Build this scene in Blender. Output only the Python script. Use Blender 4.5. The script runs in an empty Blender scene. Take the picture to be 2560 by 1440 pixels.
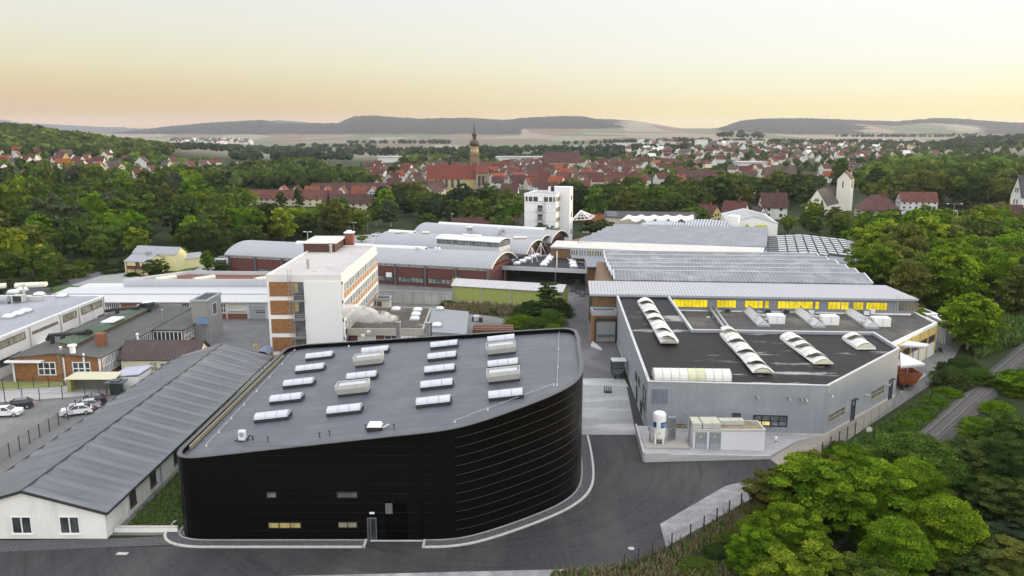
import bpy,math,random
import numpy as np
from mathutils import Vector,Matrix
C=bpy.context.scene
rnd=random.Random(7)
R=math.radians
# ---------------------------------------------------------------- camera
F=1990.0;PITCH=R(11.09);CAMZ=41.0
cam_d=bpy.data.cameras.new("camera");cam=bpy.data.objects.new("camera",cam_d)
C.collection.objects.link(cam);C.camera=cam
cam.location=(0,0,CAMZ);cam.rotation_euler=(R(90)-PITCH,0,0)
cam_d.sensor_width=36;cam_d.lens=F/2560*36;cam_d.clip_start=0.5;cam_d.clip_end=40000
# ---------------------------------------------------------------- world
SUN_EL=R(5.0);SUN_AZ=R(72) # azimuth clockwise from +Y (the view direction)
w=bpy.data.worlds.new("World");C.world=w;w.use_nodes=True
nt=w.node_tree;nt.nodes.clear()
def N(nt,t,**k):
 n=nt.nodes.new(t)
 for a,b in k.items():
  if a=='inp':
   for i,v in b.items():n.inputs[i].default_value=v
  else:setattr(n,a,b)
 return n
def L(nt,a,b):nt.links.new(a,b)
out=N(nt,'ShaderNodeOutputWorld');bg=N(nt,'ShaderNodeBackground',inp={1:1.0})
sky=N(nt,'ShaderNodeTexSky',sky_type='NISHITA',sun_disc=False,sun_elevation=SUN_EL,sun_rotation=SUN_AZ,altitude=300,air_density=1.0,dust_density=2.5,ozone_density=1.0)
geo=N(nt,'ShaderNodeTexCoord');sep=N(nt,'ShaderNodeSeparateXYZ')
L(nt,geo.outputs['Generated'],sep.inputs[0])
def ramp(nt,stops,src):
 r=N(nt,'ShaderNodeValToRGB');cr=r.color_ramp
 while len(cr.elements)<len(stops):cr.elements.new(0.5)
 for e,(p,c)in zip(cr.elements,stops):
  e.position=p;e.color=(*c,1)
 if src:L(nt,src,r.inputs[0])
 return r
def s2l(c):return tuple((x/255/12.92 if x/255<=.04045 else((x/255+.055)/1.055)**2.4)for x in c)
# elevation (z = sin) ramps: away from the sun and towards it
rl=ramp(nt,[(0.0,s2l((212,168,122))),(.022,s2l((213,177,132))),(.045,s2l((222,200,152))),(.075,s2l((232,224,188))),(.11,s2l((235,233,214))),(.165,s2l((235,237,234))),(.32,s2l((226,229,236))),(.7,s2l((221,222,228)))],sep.outputs[2])
rr=ramp(nt,[(0.0,s2l((248,224,138))),(.022,s2l((251,238,162))),(.05,s2l((255,251,216))),(.085,s2l((255,255,244))),(.165,(1.02,1.02,1.03)),(.32,(.95,.97,1.0)),(.7,s2l((230,231,236)))],sep.outputs[2])
# azimuth factor: x / horizontal length, leaning to the sun side
mx=N(nt,'ShaderNodeMapRange',interpolation_type='SMOOTHSTEP',inp={1:-.55,2:.62,3:0,4:1});L(nt,sep.outputs[0],mx.inputs[0])
mix=N(nt,'ShaderNodeMix',data_type='RGBA');L(nt,mx.outputs[0],mix.inputs[0]);L(nt,rl.outputs[0],mix.inputs[6]);L(nt,rr.outputs[0],mix.inputs[7])
sc=N(nt,'ShaderNodeVectorMath',operation='SCALE',inp={3:0.006});L(nt,sky.outputs[0],sc.inputs[0])
sc2=N(nt,'ShaderNodeVectorMath',operation='SCALE',inp={3:0.97});L(nt,mix.outputs[2],sc2.inputs[0])
ad=N(nt,'ShaderNodeVectorMath',operation='ADD');L(nt,sc.outputs[0],ad.inputs[0]);L(nt,sc2.outputs[0],ad.inputs[1])
# the sky overhead and behind the camera is boosted, added light for the ground
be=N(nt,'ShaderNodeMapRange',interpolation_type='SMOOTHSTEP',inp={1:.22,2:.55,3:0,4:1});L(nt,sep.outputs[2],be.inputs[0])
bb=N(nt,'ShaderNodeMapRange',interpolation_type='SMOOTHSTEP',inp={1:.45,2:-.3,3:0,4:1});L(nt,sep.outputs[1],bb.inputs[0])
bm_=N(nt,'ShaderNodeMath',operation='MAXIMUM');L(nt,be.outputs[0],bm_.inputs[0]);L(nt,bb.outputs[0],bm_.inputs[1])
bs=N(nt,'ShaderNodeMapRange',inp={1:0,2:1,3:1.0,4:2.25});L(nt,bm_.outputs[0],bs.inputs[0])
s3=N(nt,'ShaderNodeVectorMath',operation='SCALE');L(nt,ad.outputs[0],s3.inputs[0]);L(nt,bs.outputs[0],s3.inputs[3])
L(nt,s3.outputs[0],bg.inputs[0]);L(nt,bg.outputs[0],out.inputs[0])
sd=bpy.data.lights.new("sun",'SUN');sun=bpy.data.objects.new("sun",sd);C.collection.objects.link(sun)
sd.energy=2.8;sd.angle=R(4);sd.color=(1.0,.80,.50)
S=Vector((math.sin(SUN_AZ)*math.cos(SUN_EL),math.cos(SUN_AZ)*math.cos(SUN_EL),math.sin(SUN_EL)))
sun.rotation_euler=S.to_track_quat('Z','Y').to_euler();sun.location=(300,100,300)
C.view_settings.view_transform='Standard';C.view_settings.look='None';C.view_settings.exposure=0.0;C.view_settings.gamma=1
C.cycles.max_bounces=4;C.cycles.diffuse_bounces=2;C.cycles.glossy_bounces=2;C.cycles.transmission_bounces=2
C.cycles.transparent_max_bounces=12;C.cycles.volume_bounces=1;C.cycles.use_denoising=True
C.cycles.caustics_reflective=False;C.cycles.caustics_refractive=False
# ---------------------------------------------------------------- picture-plane helpers (used to lay out the ground plan)
cp,sp=math.cos(PITCH),math.sin(PITCH)
def ray(x,y):
 u=(x-1280)/F;v=(720-y)/F
 return(u,cp+v*sp,-sp+v*cp)
def G(x,y,z=0.0):
 """ground-plan point of a pixel seen at height z"""
 d=ray(x,y);t=(z-CAMZ)/d[2]
 return(d[0]*t,d[1]*t,z)
def G2(x,y,z=0.0):return G(x,y,z)[:2]
def D(x,y,Y):
 d=ray(x,y);t=Y/d[1]
 return(d[0]*t,Y,CAMZ+d[2]*t)
def XP(X,Y,z=0):
 """pixel column / row of a world point"""
 a=cp*Y-sp*(z-CAMZ);b=sp*Y+cp*(z-CAMZ)
 return 1280+F*X/a,720-F*b/a
# ---------------------------------------------------------------- materials
MATS={}
def base_nodes(name):
 m=bpy.data.materials.new(name);m.use_nodes=True;nt=m.node_tree
 b=nt.nodes['Principled BSDF'];return m,nt,b
def tint(nt,col,amt,scale,src,detail=4,stretch=None,rough=.6):
 """colour varied by noise; returns colour socket and noise socket"""
 no=N(nt,'ShaderNodeTexNoise',inp={'Scale':scale,'Detail':detail,'Roughness':rough})
 if stretch:
  mp=N(nt,'ShaderNodeMapping');mp.inputs['Scale'].default_value=stretch
  L(nt,src,mp.inputs[0]);L(nt,mp.outputs[0],no.inputs[0])
 else:L(nt,src,no.inputs[0])
 a=tuple(max(0,c*(1-amt))for c in col);b=tuple(min(1,c*(1+amt))for c in col)
 r=ramp(nt,[(.3,a),(.7,b)],no.outputs[0])
 return r.outputs[0],no.outputs[0]
def mat(name,col,rough=.75,amt=.12,scale=.6,stretch=None,metal=0.0,bump=0.0,bscale=8,spec=.4,second=None,coat=0.0):
 """plain weathered surface: two octaves of noise (large blotches, fine grain), optional second colour in patches"""
 if name in MATS:return MATS[name]
 m,nt,b=base_nodes(name)
 tc=N(nt,'ShaderNodeTexCoord');src=tc.outputs['Object']
 c1,n1=tint(nt,col,amt,scale,src,5,stretch)
 fine=N(nt,'ShaderNodeTexNoise',inp={'Scale':scale*14,'Detail':3});L(nt,src,fine.inputs[0])
 mm=N(nt,'ShaderNodeMix',data_type='RGBA',blend_type='OVERLAY',inp={0:min(1,amt*3)});L(nt,c1,mm.inputs[6]);L(nt,fine.outputs[0],mm.inputs[7])
 last=mm.outputs[2]
 if second:
  col2,lo,hi,s2,st2=second
  n2=N(nt,'ShaderNodeTexNoise',inp={'Scale':s2,'Detail':6,'Roughness':.65})
  mp=N(nt,'ShaderNodeMapping');mp.inputs['Scale'].default_value=st2;mp.inputs['Location'].default_value=(3.1,7.7,0)
  L(nt,src,mp.inputs[0]);L(nt,mp.outputs[0],n2.inputs[0])
  r2=ramp(nt,[(lo,(0,0,0)),(hi,(1,1,1))],n2.outputs[0])
  m2=N(nt,'ShaderNodeMix',data_type='RGBA',inp={7:(*col2,1)});L(nt,r2.outputs[0],m2.inputs[0]);L(nt,last,m2.inputs[6]);last=m2.outputs[2]
 L(nt,last,b.inputs['Base Color']);b.inputs['Roughness'].default_value=rough;b.inputs['Metallic'].default_value=metal
 b.inputs['Specular IOR Level'].default_value=spec
 if coat:b.inputs['Coat Weight'].default_value=coat
 if bump:
  nb=N(nt,'ShaderNodeTexNoise',inp={'Scale':bscale,'Detail':4});L(nt,src,nb.inputs[0])
  bp=N(nt,'ShaderNodeBump',inp={'Strength':1.0,'Distance':bump});L(nt,nb.outputs[0],bp.inputs['Height']);L(nt,bp.outputs[0],b.inputs['Normal'])
 MATS[name]=m;return m
def corr(name,col,ang=0,period=.6,depth=.05,rough=.5,amt=.07,metal=0,dark=.22,seam=None,dirt=None,sharp=False):
 """profiled sheet: ribs spaced `period` along direction ang (degrees), dirt blotches, optional cross seams"""
 if name in MATS:return MATS[name]
 m,nt,b=base_nodes(name);tc=N(nt,'ShaderNodeTexCoord');src=tc.outputs['Object']
 sp_=N(nt,'ShaderNodeSeparateXYZ');mp=N(nt,'ShaderNodeMapping');mp.inputs['Rotation'].default_value=(0,0,-R(ang));L(nt,src,mp.inputs[0]);L(nt,mp.outputs[0],sp_.inputs[0])
 mu=N(nt,'ShaderNodeMath',operation='MULTIPLY',inp={1:2*math.pi/period});L(nt,sp_.outputs[0],mu.inputs[0])
 si=N(nt,'ShaderNodeMath',operation='SINE');L(nt,mu.outputs[0],si.inputs[0])
 mr=N(nt,'ShaderNodeMapRange',inp={1:(.6 if sharp else-1),2:1,3:0,4:1});L(nt,si.outputs[0],mr.inputs[0])
 c1,n1=tint(nt,col,amt,.35,src,5)
 mm=N(nt,'ShaderNodeMix',data_type='RGBA',inp={7:tuple(c*(1-dark)for c in col)+(1,)});L(nt,mr.outputs[0],mm.inputs[0]);L(nt,c1,mm.inputs[6])
 last=mm.outputs[2]
 if dirt:
  n2=N(nt,'ShaderNodeTexNoise',inp={'Scale':.22,'Detail':7,'Roughness':.7});L(nt,mp.outputs[0],n2.inputs[0])
  r2=ramp(nt,[(.48,(0,0,0)),(.75,(1,1,1))],n2.outputs[0])
  m2=N(nt,'ShaderNodeMix',data_type='RGBA',inp={7:(*dirt,1)});L(nt,r2.outputs[0],m2.inputs[0]);L(nt,last,m2.inputs[6]);last=m2.outputs[2]
 L(nt,last,b.inputs['Base Color']);b.inputs['Roughness'].default_value=rough;b.inputs['Metallic'].default_value=metal
 bp=N(nt,'ShaderNodeBump',inp={'Strength':.8,'Distance':depth});L(nt,mr.outputs[0],bp.inputs['Height']);L(nt,bp.outputs[0],b.inputs['Normal'])
 MATS[name]=m;return m
def brick(name,c1,c2,mortar,sx=1.0,streak=.5):
 if name in MATS:return MATS[name]
 m,nt,b=base_nodes(name);tc=N(nt,'ShaderNodeTexCoord')
 # bricks laid along the wall: use x+y as the running coordinate, z as the height
 sp_=N(nt,'ShaderNodeSeparateXYZ');L(nt,tc.outputs['Object'],sp_.inputs[0])
 ad=N(nt,'ShaderNodeMath',operation='ADD');L(nt,sp_.outputs[0],ad.inputs[0]);L(nt,sp_.outputs[1],ad.inputs[1])
 cb=N(nt,'ShaderNodeCombineXYZ');L(nt,ad.outputs[0],cb.inputs[0]);L(nt,sp_.outputs[2],cb.inputs[1])
 bt=N(nt,'ShaderNodeTexBrick',inp={'Scale':1.0,'Mortar Size':.012,'Brick Width':.5*sx,'Row Height':.16*sx,'Color1':(*c1,1),'Color2':(*c2,1),'Mortar':(*mortar,1),'Bias':-.2})
 L(nt,cb.outputs[0],bt.inputs[0])
 no=N(nt,'ShaderNodeTexNoise',inp={'Scale':1.0,'Detail':4,'Roughness':.7});mp=N(nt,'ShaderNodeMapping');mp.inputs['Scale'].default_value=(1.2,5,1);L(nt,cb.outputs[0],mp.inputs[0]);L(nt,mp.outputs[0],no.inputs[0])
 r=ramp(nt,[(.35,tuple(x*.45 for x in c1)),(.5,c1),(.65,tuple(min(1,x*1.5)for x in c2))],no.outputs[0])
 mm=N(nt,'ShaderNodeMix',data_type='RGBA',inp={0:streak});L(nt,bt.outputs[0],mm.inputs[6]);L(nt,r.outputs[0],mm.inputs[7])
 L(nt,mm.outputs[2],b.inputs['Base Color']);b.inputs['Roughness'].default_value=.85
 MATS[name]=m;return m
def emis(name,col,st,base=(.1,.1,.1),scale=.8,lo=.25):
 """lit room behind glass: uneven glow"""
 if name in MATS:return MATS[name]
 m,nt,b=base_nodes(name);tc=N(nt,'ShaderNodeTexCoord')
 no=N(nt,'ShaderNodeTexNoise',inp={'Scale':scale,'Detail':2});L(nt,tc.outputs['Object'],no.inputs[0])
 r=ramp(nt,[(.35,tuple(c*lo for c in col)),(.6,col)],no.outputs[0]);L(nt,r.outputs[0],b.inputs['Emission Color'])
 b.inputs['Emission Strength'].default_value=st;b.inputs['Base Color'].default_value=(*base,1);b.inputs['Roughness'].default_value=.15
 MATS[name]=m;return m
def glass(name,col,rough=.12,scale=.7,spec=.5):
 if name in MATS:return MATS[name]
 m,nt,b=base_nodes(name);tc=N(nt,'ShaderNodeTexCoord')
 c,n_=tint(nt,col,.55,scale,tc.outputs['Object'],2);L(nt,c,b.inputs['Base Color'])
 b.inputs['Roughness'].default_value=rough;b.inputs['Specular IOR Level'].default_value=spec
 MATS[name]=m;return m
def objcol(name,kind='wall'):
 """one material whose colour is each object's own viewport colour (rooftiles, plaster, leaves)"""
 if name in MATS:return MATS[name]
 m,nt,b=base_nodes(name);oi=N(nt,'ShaderNodeObjectInfo');tc=N(nt,'ShaderNodeTexCoord');src=tc.outputs['Object']
 no=N(nt,'ShaderNodeTexNoise',inp={'Scale':{'wall':.35,'roof':.5,'leaf':.22}[kind],'Detail':5,'Roughness':.65});L(nt,src,no.inputs[0])
 lo,hi={'wall':(.82,1.08),'roof':(.62,1.3),'leaf':(.62,1.45)}[kind]
 mr=N(nt,'ShaderNodeMapRange',inp={1:.3,2:.7,3:lo,4:hi});L(nt,no.outputs[0],mr.inputs[0])
 val=mr.outputs[0]
 if kind=='leaf':
  ge=N(nt,'ShaderNodeNewGeometry');m3=N(nt,'ShaderNodeMapRange',inp={1:0,2:1,3:.6,4:1.5});L(nt,ge.outputs['Random Per Island'],m3.inputs[0])
  mu=N(nt,'ShaderNodeMath',operation='MULTIPLY');L(nt,val,mu.inputs[0]);L(nt,m3.outputs[0],mu.inputs[1]);val=mu.outputs[0]
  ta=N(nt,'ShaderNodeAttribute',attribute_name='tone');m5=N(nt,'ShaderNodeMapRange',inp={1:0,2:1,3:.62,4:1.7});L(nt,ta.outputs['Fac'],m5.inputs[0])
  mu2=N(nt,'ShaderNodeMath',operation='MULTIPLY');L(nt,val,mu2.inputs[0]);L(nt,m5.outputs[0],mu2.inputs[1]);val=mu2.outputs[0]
 if kind=='roof':
  wv=N(nt,'ShaderNodeTexWave',bands_direction='Z',inp={'Scale':1.1,'Distortion':.3});L(nt,src,wv.inputs[0])
  m3=N(nt,'ShaderNodeMapRange',inp={3:.86,4:1.08});L(nt,wv.outputs[1],m3.inputs[0])
  mu=N(nt,'ShaderNodeMath',operation='MULTIPLY');L(nt,val,mu.inputs[0]);L(nt,m3.outputs[0],mu.inputs[1]);val=mu.outputs[0]
 vs=N(nt,'ShaderNodeVectorMath',operation='SCALE');L(nt,oi.outputs['Color'],vs.inputs[0]);L(nt,val,vs.inputs[3])
 col=vs.outputs[0]
 if kind=='leaf':
  n2=N(nt,'ShaderNodeTexNoise',inp={'Scale':.3,'Detail':2});L(nt,src,n2.inputs[0])
  h=N(nt,'ShaderNodeHueSaturation');m4=N(nt,'ShaderNodeMapRange',inp={1:0,2:1,3:.512,4:.478});L(nt,ta.outputs['Fac'],m4.inputs[0]);L(nt,m4.outputs[0],h.inputs[0]);L(nt,col,h.inputs[4]);col=h.outputs[0]
  nt.nodes.remove(b);o=nt.nodes['Material Output']
  df=N(nt,'ShaderNodeBsdfDiffuse');tr=N(nt,'ShaderNodeBsdfTranslucent');mx=N(nt,'ShaderNodeMixShader',inp={0:.45})
  L(nt,col,df.inputs[0]);L(nt,col,tr.inputs[0]);L(nt,df.outputs[0],mx.inputs[1]);L(nt,tr.outputs[0],mx.inputs[2]);L(nt,mx.outputs[0],o.inputs[0])
 else:
  L(nt,col,b.inputs['Base Color']);b.inputs['Roughness'].default_value=.8
 MATS[name]=m;return m
# ---------------------------------------------------------------- mesh builder
class MB:
 def __init__(s):s.v=[];s.f=[]
 def poly(s,pts):
  n=len(s.v);s.v+=[tuple(p)for p in pts];s.f.append(tuple(range(n,n+len(pts))));return s
 def hexa(s,b,t):
  """b, t: 4 points each (bottom ccw, top ccw)"""
  n=len(s.v);s.v+=[tuple(p)for p in b]+[tuple(p)for p in t]
  s.f+=[(n+3,n+2,n+1,n),(n+4,n+5,n+6,n+7)]+[(n+i,n+(i+1)%4,n+4+(i+1)%4,n+4+i)for i in range(4)];return s
 def box(s,x0,x1,y0,y1,z0,z1):
  return s.hexa([(x0,y0,z0),(x1,y0,z0),(x1,y1,z0),(x0,y1,z0)],[(x0,y0,z1),(x1,y0,z1),(x1,y1,z1),(x0,y1,z1)])
 def prism(s,poly,z0,z1,cap=True,bottom=True):
  """poly ccw (x, y); z0/z1 number or function (x,y)->z"""
  f0=z0 if callable(z0)else(lambda x,y:z0);f1=z1 if callable(z1)else(lambda x,y:z1)
  k=len(poly);n=len(s.v)
  s.v+=[(x,y,f0(x,y))for x,y in poly]+[(x,y,f1(x,y))for x,y in poly]
  s.f+=[(n+i,n+(i+1)%k,n+k+(i+1)%k,n+k+i)for i in range(k)]
  if cap:s.f.append(tuple(range(n+k,n+2*k)))
  if bottom:s.f.append(tuple(range(n+k-1,n-1,-1)))
  return s
 def wb(s,p0,p1,a,b,z0,z1,o0,o1):
  """box on the wall line p0->p1 (outward = right hand side) from a to b metres, z0..z1, o0..o1 outward"""
  dx,dy=p1[0]-p0[0],p1[1]-p0[1];l=math.hypot(dx,dy);dx/=l;dy/=l;nx,ny=dy,-dx
  P=lambda q,o:(p0[0]+dx*q+nx*o,p0[1]+dy*q+ny*o)
  q=[P(a,o1),P(b,o1),P(b,o0),P(a,o0)]
  return s.hexa([(x,y,z0)for x,y in q],[(x,y,z1)for x,y in q])
 def beam(s,a,b,w,h=None):
  """square bar between 3-D points"""
  a=Vector(a);b=Vector(b);d=(b-a).normalized();h=h or w
  up=Vector((0,0,1))if abs(d.z)<.95 else Vector((1,0,0));r=d.cross(up).normalized()*w/2;u=r.cross(d).normalized()*h/2
  q=lambda p:[p-r-u,p-r+u,p+r+u,p+r-u]
  return s.hexa([tuple(x)for x in q(a)],[tuple(x)for x in q(b)])
 def tube(s,pts,r,n=8,cap=True):
  pts=[Vector(p)for p in pts];k0=len(s.v);m=len(pts)
  rr=r if isinstance(r,(list,tuple))else[r]*m
  prev=None
  for i,p in enumerate(pts):
   d=((pts[min(i+1,m-1)]-pts[max(i-1,0)])).normalized()
   a=Vector((0,0,1))if abs(d.z)<.9 else Vector((1,0,0))
   if prev is not None:a=prev
   x=(a-d*a.dot(d)).normalized();y=d.cross(x);prev=x
   for j in range(n):
    t=2*math.pi*j/n;s.v.append(tuple(p+(x*math.cos(t)+y*math.sin(t))*rr[i]))
  for i in range(m-1):
   for j in range(n):
    a=k0+i*n+j;b=k0+i*n+(j+1)%n;s.f.append((a,b,b+n,a+n))
  if cap:s.f.append(tuple(range(k0+n-1,k0-1,-1)));s.f.append(tuple(range(k0+(m-1)*n,k0+m*n)))
  return s
 def lathe(s,c,prof,n=16,cap=True,rot=0,sq=1.0):
  """prof: (radius, z) pairs"""
  k0=len(s.v);m=len(prof)
  for r,z in prof:
   for j in range(n):
    t=2*math.pi*j/n+rot;s.v.append((c[0]+r*math.cos(t),c[1]+r*math.sin(t)*sq,c[2]+z))
  for i in range(m-1):
   for j in range(n):
    a=k0+i*n+j;b=k0+i*n+(j+1)%n;s.f.append((a,b,b+n,a+n))
  if cap:s.f.append(tuple(range(k0+n-1,k0-1,-1)));s.f.append(tuple(range(k0+(m-1)*n,k0+m*n)))
  return s
 def vault(s,a0,a1,b1,b0,z,rise,th=.25,n=14,over=0):
  """barrel roof: eave line a0->a1 and opposite eave b0->b1, circular-ish arc, thickness th"""
  A0,A1,B0,B1=map(Vector,(a0,a1,b0,b1));k0=len(s.v)
  for off in(0,-th):
   for P,Q in((A0,B0),(A1,B1)):
    for i in range(n+1):
     t=i/n;p=P.lerp(Q,t);s.v.append((p.x,p.y,z+off+rise*(1-(2*t-1)**2)**.85))
  m=n+1;o0,o1,i0,i1=k0,k0+m,k0+2*m,k0+3*m
  for i in range(n):
   s.f+=[(o0+i,o1+i,o1+i+1,o0+i+1),(i0+i,i0+i+1,i1+i+1,i1+i),(o0+i,o0+i+1,i0+i+1,i0+i),(o1+i,i1+i,i1+i+1,o1+i+1)]
  s.f+=[(o0,i0,i1,o1),(o0+n,o1+n,i1+n,i0+n)]
  return s
 def add(s,o):
  k=len(s.v);s.v+=o.v;s.f+=[tuple(i+k for i in f)for f in o.f];return s
 def build(s,name,m,parent=None,smooth=False,off=None,color=None):
  me=bpy.data.meshes.new(name)
  o=Vector((0,0,0))
  if parent is not None and off is None:
   o=root_loc(parent)
  if off is not None:o=Vector(off)
  me.from_pydata([(x-o.x,y-o.y,z-o.z)for x,y,z in s.v],[],s.f)
  me.materials.append(m);me.validate();me.update()
  if smooth:
   for p in me.polygons:p.use_smooth=True
  ob=bpy.data.objects.new(name,me);C.collection.objects.link(ob)
  if parent is not None:ob.parent=parent
  elif off is not None:ob.location=o
  if color:ob.color=(*color,1)
  return ob
def root_loc(p):
 v=Vector((0,0,0))
 while p is not None:v+=Vector(p.location);p=p.parent
 return v
def empty(name,loc=(0,0,0),rz=0):
 o=bpy.data.objects.new(name,None);C.collection.objects.link(o);o.location=loc;o.rotation_euler=(0,0,rz);o.empty_display_size=1
 return o
def tag(o,label=None,cat=None,group=None,kind=None):
 if label:o['label']=label
 if cat:o['category']=cat
 if group:o['group']=group
 if kind:o['kind']=kind
 return o
def thing(name,loc,label,cat,group=None,rz=0):return tag(empty(name,loc,rz),label,cat,group)
def copy_tree(o,parent=None,col=None):
 c=o.copy();C.collection.objects.link(c)
 if parent is not None:c.parent=parent
 for ch in o.children:copy_tree(ch,c)
 return c
def struct(name,mb,m,**k):o=mb.build(name,m,**k);o['kind']='structure';return o
def circ(c,r,n=24,a0=0,a1=2*math.pi):return[(c[0]+r*math.cos(a0+(a1-a0)*i/n),c[1]+r*math.sin(a0+(a1-a0)*i/n))for i in range(n)]
def window(parent,p0,p1,s,w,z,h,nx=2,ny=1,fm=None,gm=None,fr=.07,out=.02,name='window',sill=False,deep=.08):
 """window on wall line p0->p1 starting at distance s: frame with mullions, pane as its sub-part"""
 f=MB();f.wb(p0,p1,s,s+w,z,z+fr,0,deep);f.wb(p0,p1,s,s+w,z+h-fr,z+h,0,deep)
 f.wb(p0,p1,s,s+fr,z+fr,z+h-fr,0,deep);f.wb(p0,p1,s+w-fr,s+w,z+fr,z+h-fr,0,deep)
 for i in range(1,nx):f.wb(p0,p1,s+w*i/nx-fr/2,s+w*i/nx+fr/2,z+fr,z+h-fr,0,deep)
 for j in range(1,ny):f.wb(p0,p1,s+fr,s+w-fr,z+h*j/ny-fr/2,z+h*j/ny+fr/2,0,deep-.01)
 if sill:f.wb(p0,p1,s-.08,s+w+.08,z-.09,z-.002,0,deep+.08)
 fo=f.build(name,fm or M_white,parent)
 g=MB();g.wb(p0,p1,s+fr*.5,s+w-fr*.5,z+fr*.5,z+h-fr*.5,0,out);g.build('pane',gm or M_glass,fo,off=root_loc(parent)if parent else None)
 return fo
def ccw(p):
 a=sum(p[i][0]*p[(i+1)%len(p)][1]-p[(i+1)%len(p)][0]*p[i][1]for i in range(len(p)))
 return p if a>0 else p[::-1]
def inset(poly,d):
 """inset of a ccw polygon"""
 n=len(poly);r=[]
 for i in range(n):
  p=Vector(poly[i-1]);q=Vector(poly[i]);s_=Vector(poly[(i+1)%n])
  a=(q-p).normalized();b=(s_-q).normalized();na=Vector((-a.y,a.x));nb=Vector((-b.y,b.x))
  k=(na+nb);k=k/max(.3,(1+na.dot(nb)));r.append(tuple(q+k*d))
 return r
def ring(mb,poly,d,z0,z1):
 """wall ring of thickness d inside a ccw polygon; z0/z1 number or function"""
 ins=inset(poly,d);n=len(poly)
 f0=z0 if callable(z0)else(lambda x,y:z0);f1=z1 if callable(z1)else(lambda x,y:z1)
 k=len(mb.v)
 for P in(poly,ins):
  for fz in(f0,f1):mb.v+=[(x,y,fz(x,y))for x,y in P]
 ob,ot,ib,it=k,k+n,k+2*n,k+3*n
 for i in range(n):
  j=(i+1)%n
  mb.f+=[(ob+i,ob+j,ot+j,ot+i),(ib+j,ib+i,it+i,it+j),(ot+i,ot+j,it+j,it+i),(ob+j,ob+i,ib+i,ib+j)]
 return mb
def drape(poly,z,mb=None):
 mb=mb or MB();mb.poly([(x,y,z)for x,y in poly]);return mb
# palette
M_white=mat('white_paint',(.78,.78,.76),.6,.05,.8)
M_whitewall=mat('white_render',(.74,.73,.70),.85,.07,.25,second=((.5,.5,.47),.55,.8,.35,(1,1,.3)))
M_cream=mat('cream_render',(.72,.68,.50),.85,.05,.3)
M_glass=glass('dark_glass',(.05,.055,.06))
M_glassgrey=glass('grey_glass',(.16,.18,.2),.2)
M_yellowlit=emis('lit_yellow_glass',(1.0,.76,.01),1.05,base=(.02,.015,0),lo=.62,scale=.5)
M_warmlit=emis('lit_warm_glass',(.9,.62,.12),.35)
M_steel=mat('galvanised_steel',(.35,.36,.37),.45,.12,2,metal=.6)
M_darksteel=mat('dark_steel',(.035,.037,.04),.5,.1,2)
M_grey=mat('grey_metal',(.33,.345,.37),.5,.05,.4)
M_concrete=mat('concrete',(.42,.42,.40),.9,.12,.35,second=((.25,.25,.24),.52,.75,.5,(1,1,.4)),bump=.01)
M_brickO=brick('orange_brick',(.24,.105,.035),(.30,.15,.055),(.24,.16,.09))
M_brickR=brick('red_brick',(.105,.032,.026),(.13,.042,.034),(.13,.075,.06),streak=.15)
M_brickB=brick('brown_brick',(.17,.09,.042),(.21,.12,.055),(.19,.14,.085))
M_wall=objcol('house_render','wall');M_roof=objcol('roof_tiles','roof');M_leaf=objcol('foliage','leaf')
M_bark=mat('bark',(.09,.07,.05),.9,.25,3,stretch=(1,1,.2))
M_birch=mat('birch_bark',(.5,.48,.44),.9,.3,3,stretch=(1,1,3))
# ================================================================ terrain
def interp(x,xs,ys):
 return float(np.interp(x,xs,ys))
COLS=[-700,0,150,300,450,520,660,900,1300,1700,1780,2000,2300,2560,3300]
ROWS=[450,620,800,1000,1200,1500,2200,3200,4500]
ZT=np.array([
 [0,3,14,30,52,50,30,20,20], # -700
 [0,3,11,24,46,40,10,8,10], # 0
 [0,3,9,20,36,30,5,5,8],
 [0,2,7,14,23,18,3,3,5],
 [0,0,3,7,14,11,0,0,2], # 450
 [0,0,1,5,9,13,0,-2,0],
 [0,0,0,0,1,0,-4,-4,-2], # 660
 [0,0,0,0,0,-2,-4,-2,2],
 [0,0,0,0,0,0,2,10,18], # 1300
 [0,0,0,0,2,4,12,28,48], # 1700
 [0,0,0,0,2,4,12,28,50],
 [0,0,0,0,0,2,8,18,22], # 2000
 [0,0,0,0,0,2,8,16,26],
 [0,0,0,2,6,14,26,30,26], # 2560
 [0,0,2,8,18,26,34,34,30]],float)
RX=[-900,0,60,180,300,360,450,550,640,680,720,860,900,950,1000,1060,1180,1260,1330,1400,1450,1480,1570,1620,1700,1730,1780,1830,1880,2000,2140,2200,2300,2340,2430,2490,2560,3300]
RY=[330,336,336,336,334,329,317,308,303,301,309,309,292,290,294,298,296,301,294,291,292,298,302,310,324,327,321,303,297,297,303,305,296,297,303,308,306,312]
FX=[-900,0,60,100,180,300,400,640,700,720,780,830,3300]
FY=[290,296,300,307,312,318,322,312,302,301,305,316,330]
def zpix(y,Y):
 d=ray(1280,y);return CAMZ+d[2]/d[1]*Y
rg=np.random.default_rng(3)
def hgt(X,Y):
 if Y<450:return 0.0
 xp=1280+F*.982*X/Y
 col=[interp(xp,COLS,ZT[:,j])for j in range(len(ROWS))]
 lz=math.log(min(Y,4500));z=interp(lz,[math.log(r)for r in ROWS],col)
 if Y>4300:
  zr=zpix(interp(xp,RX,RY),6600);t=min(1,(Y-4300)/2300);t=t*t*(3-2*t)
  lump=10*math.sin(X*.004+Y*.002)*math.sin(Y*.0037)+5*math.sin(X*.011+1.3)
  z=z*(1-t)+zr*t+lump*t*(1-t)*3
  if Y>6600:
   zf=zpix(interp(xp,FX,FY),10500);t=min(1,(Y-6600)/1300)
   if t<1:z=zr*(1-t)+(zr-60)*t
   else:
    t=min(1,(Y-7900)/2600);z=(zr-60)*(1-t)+zf*t
 return z
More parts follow.
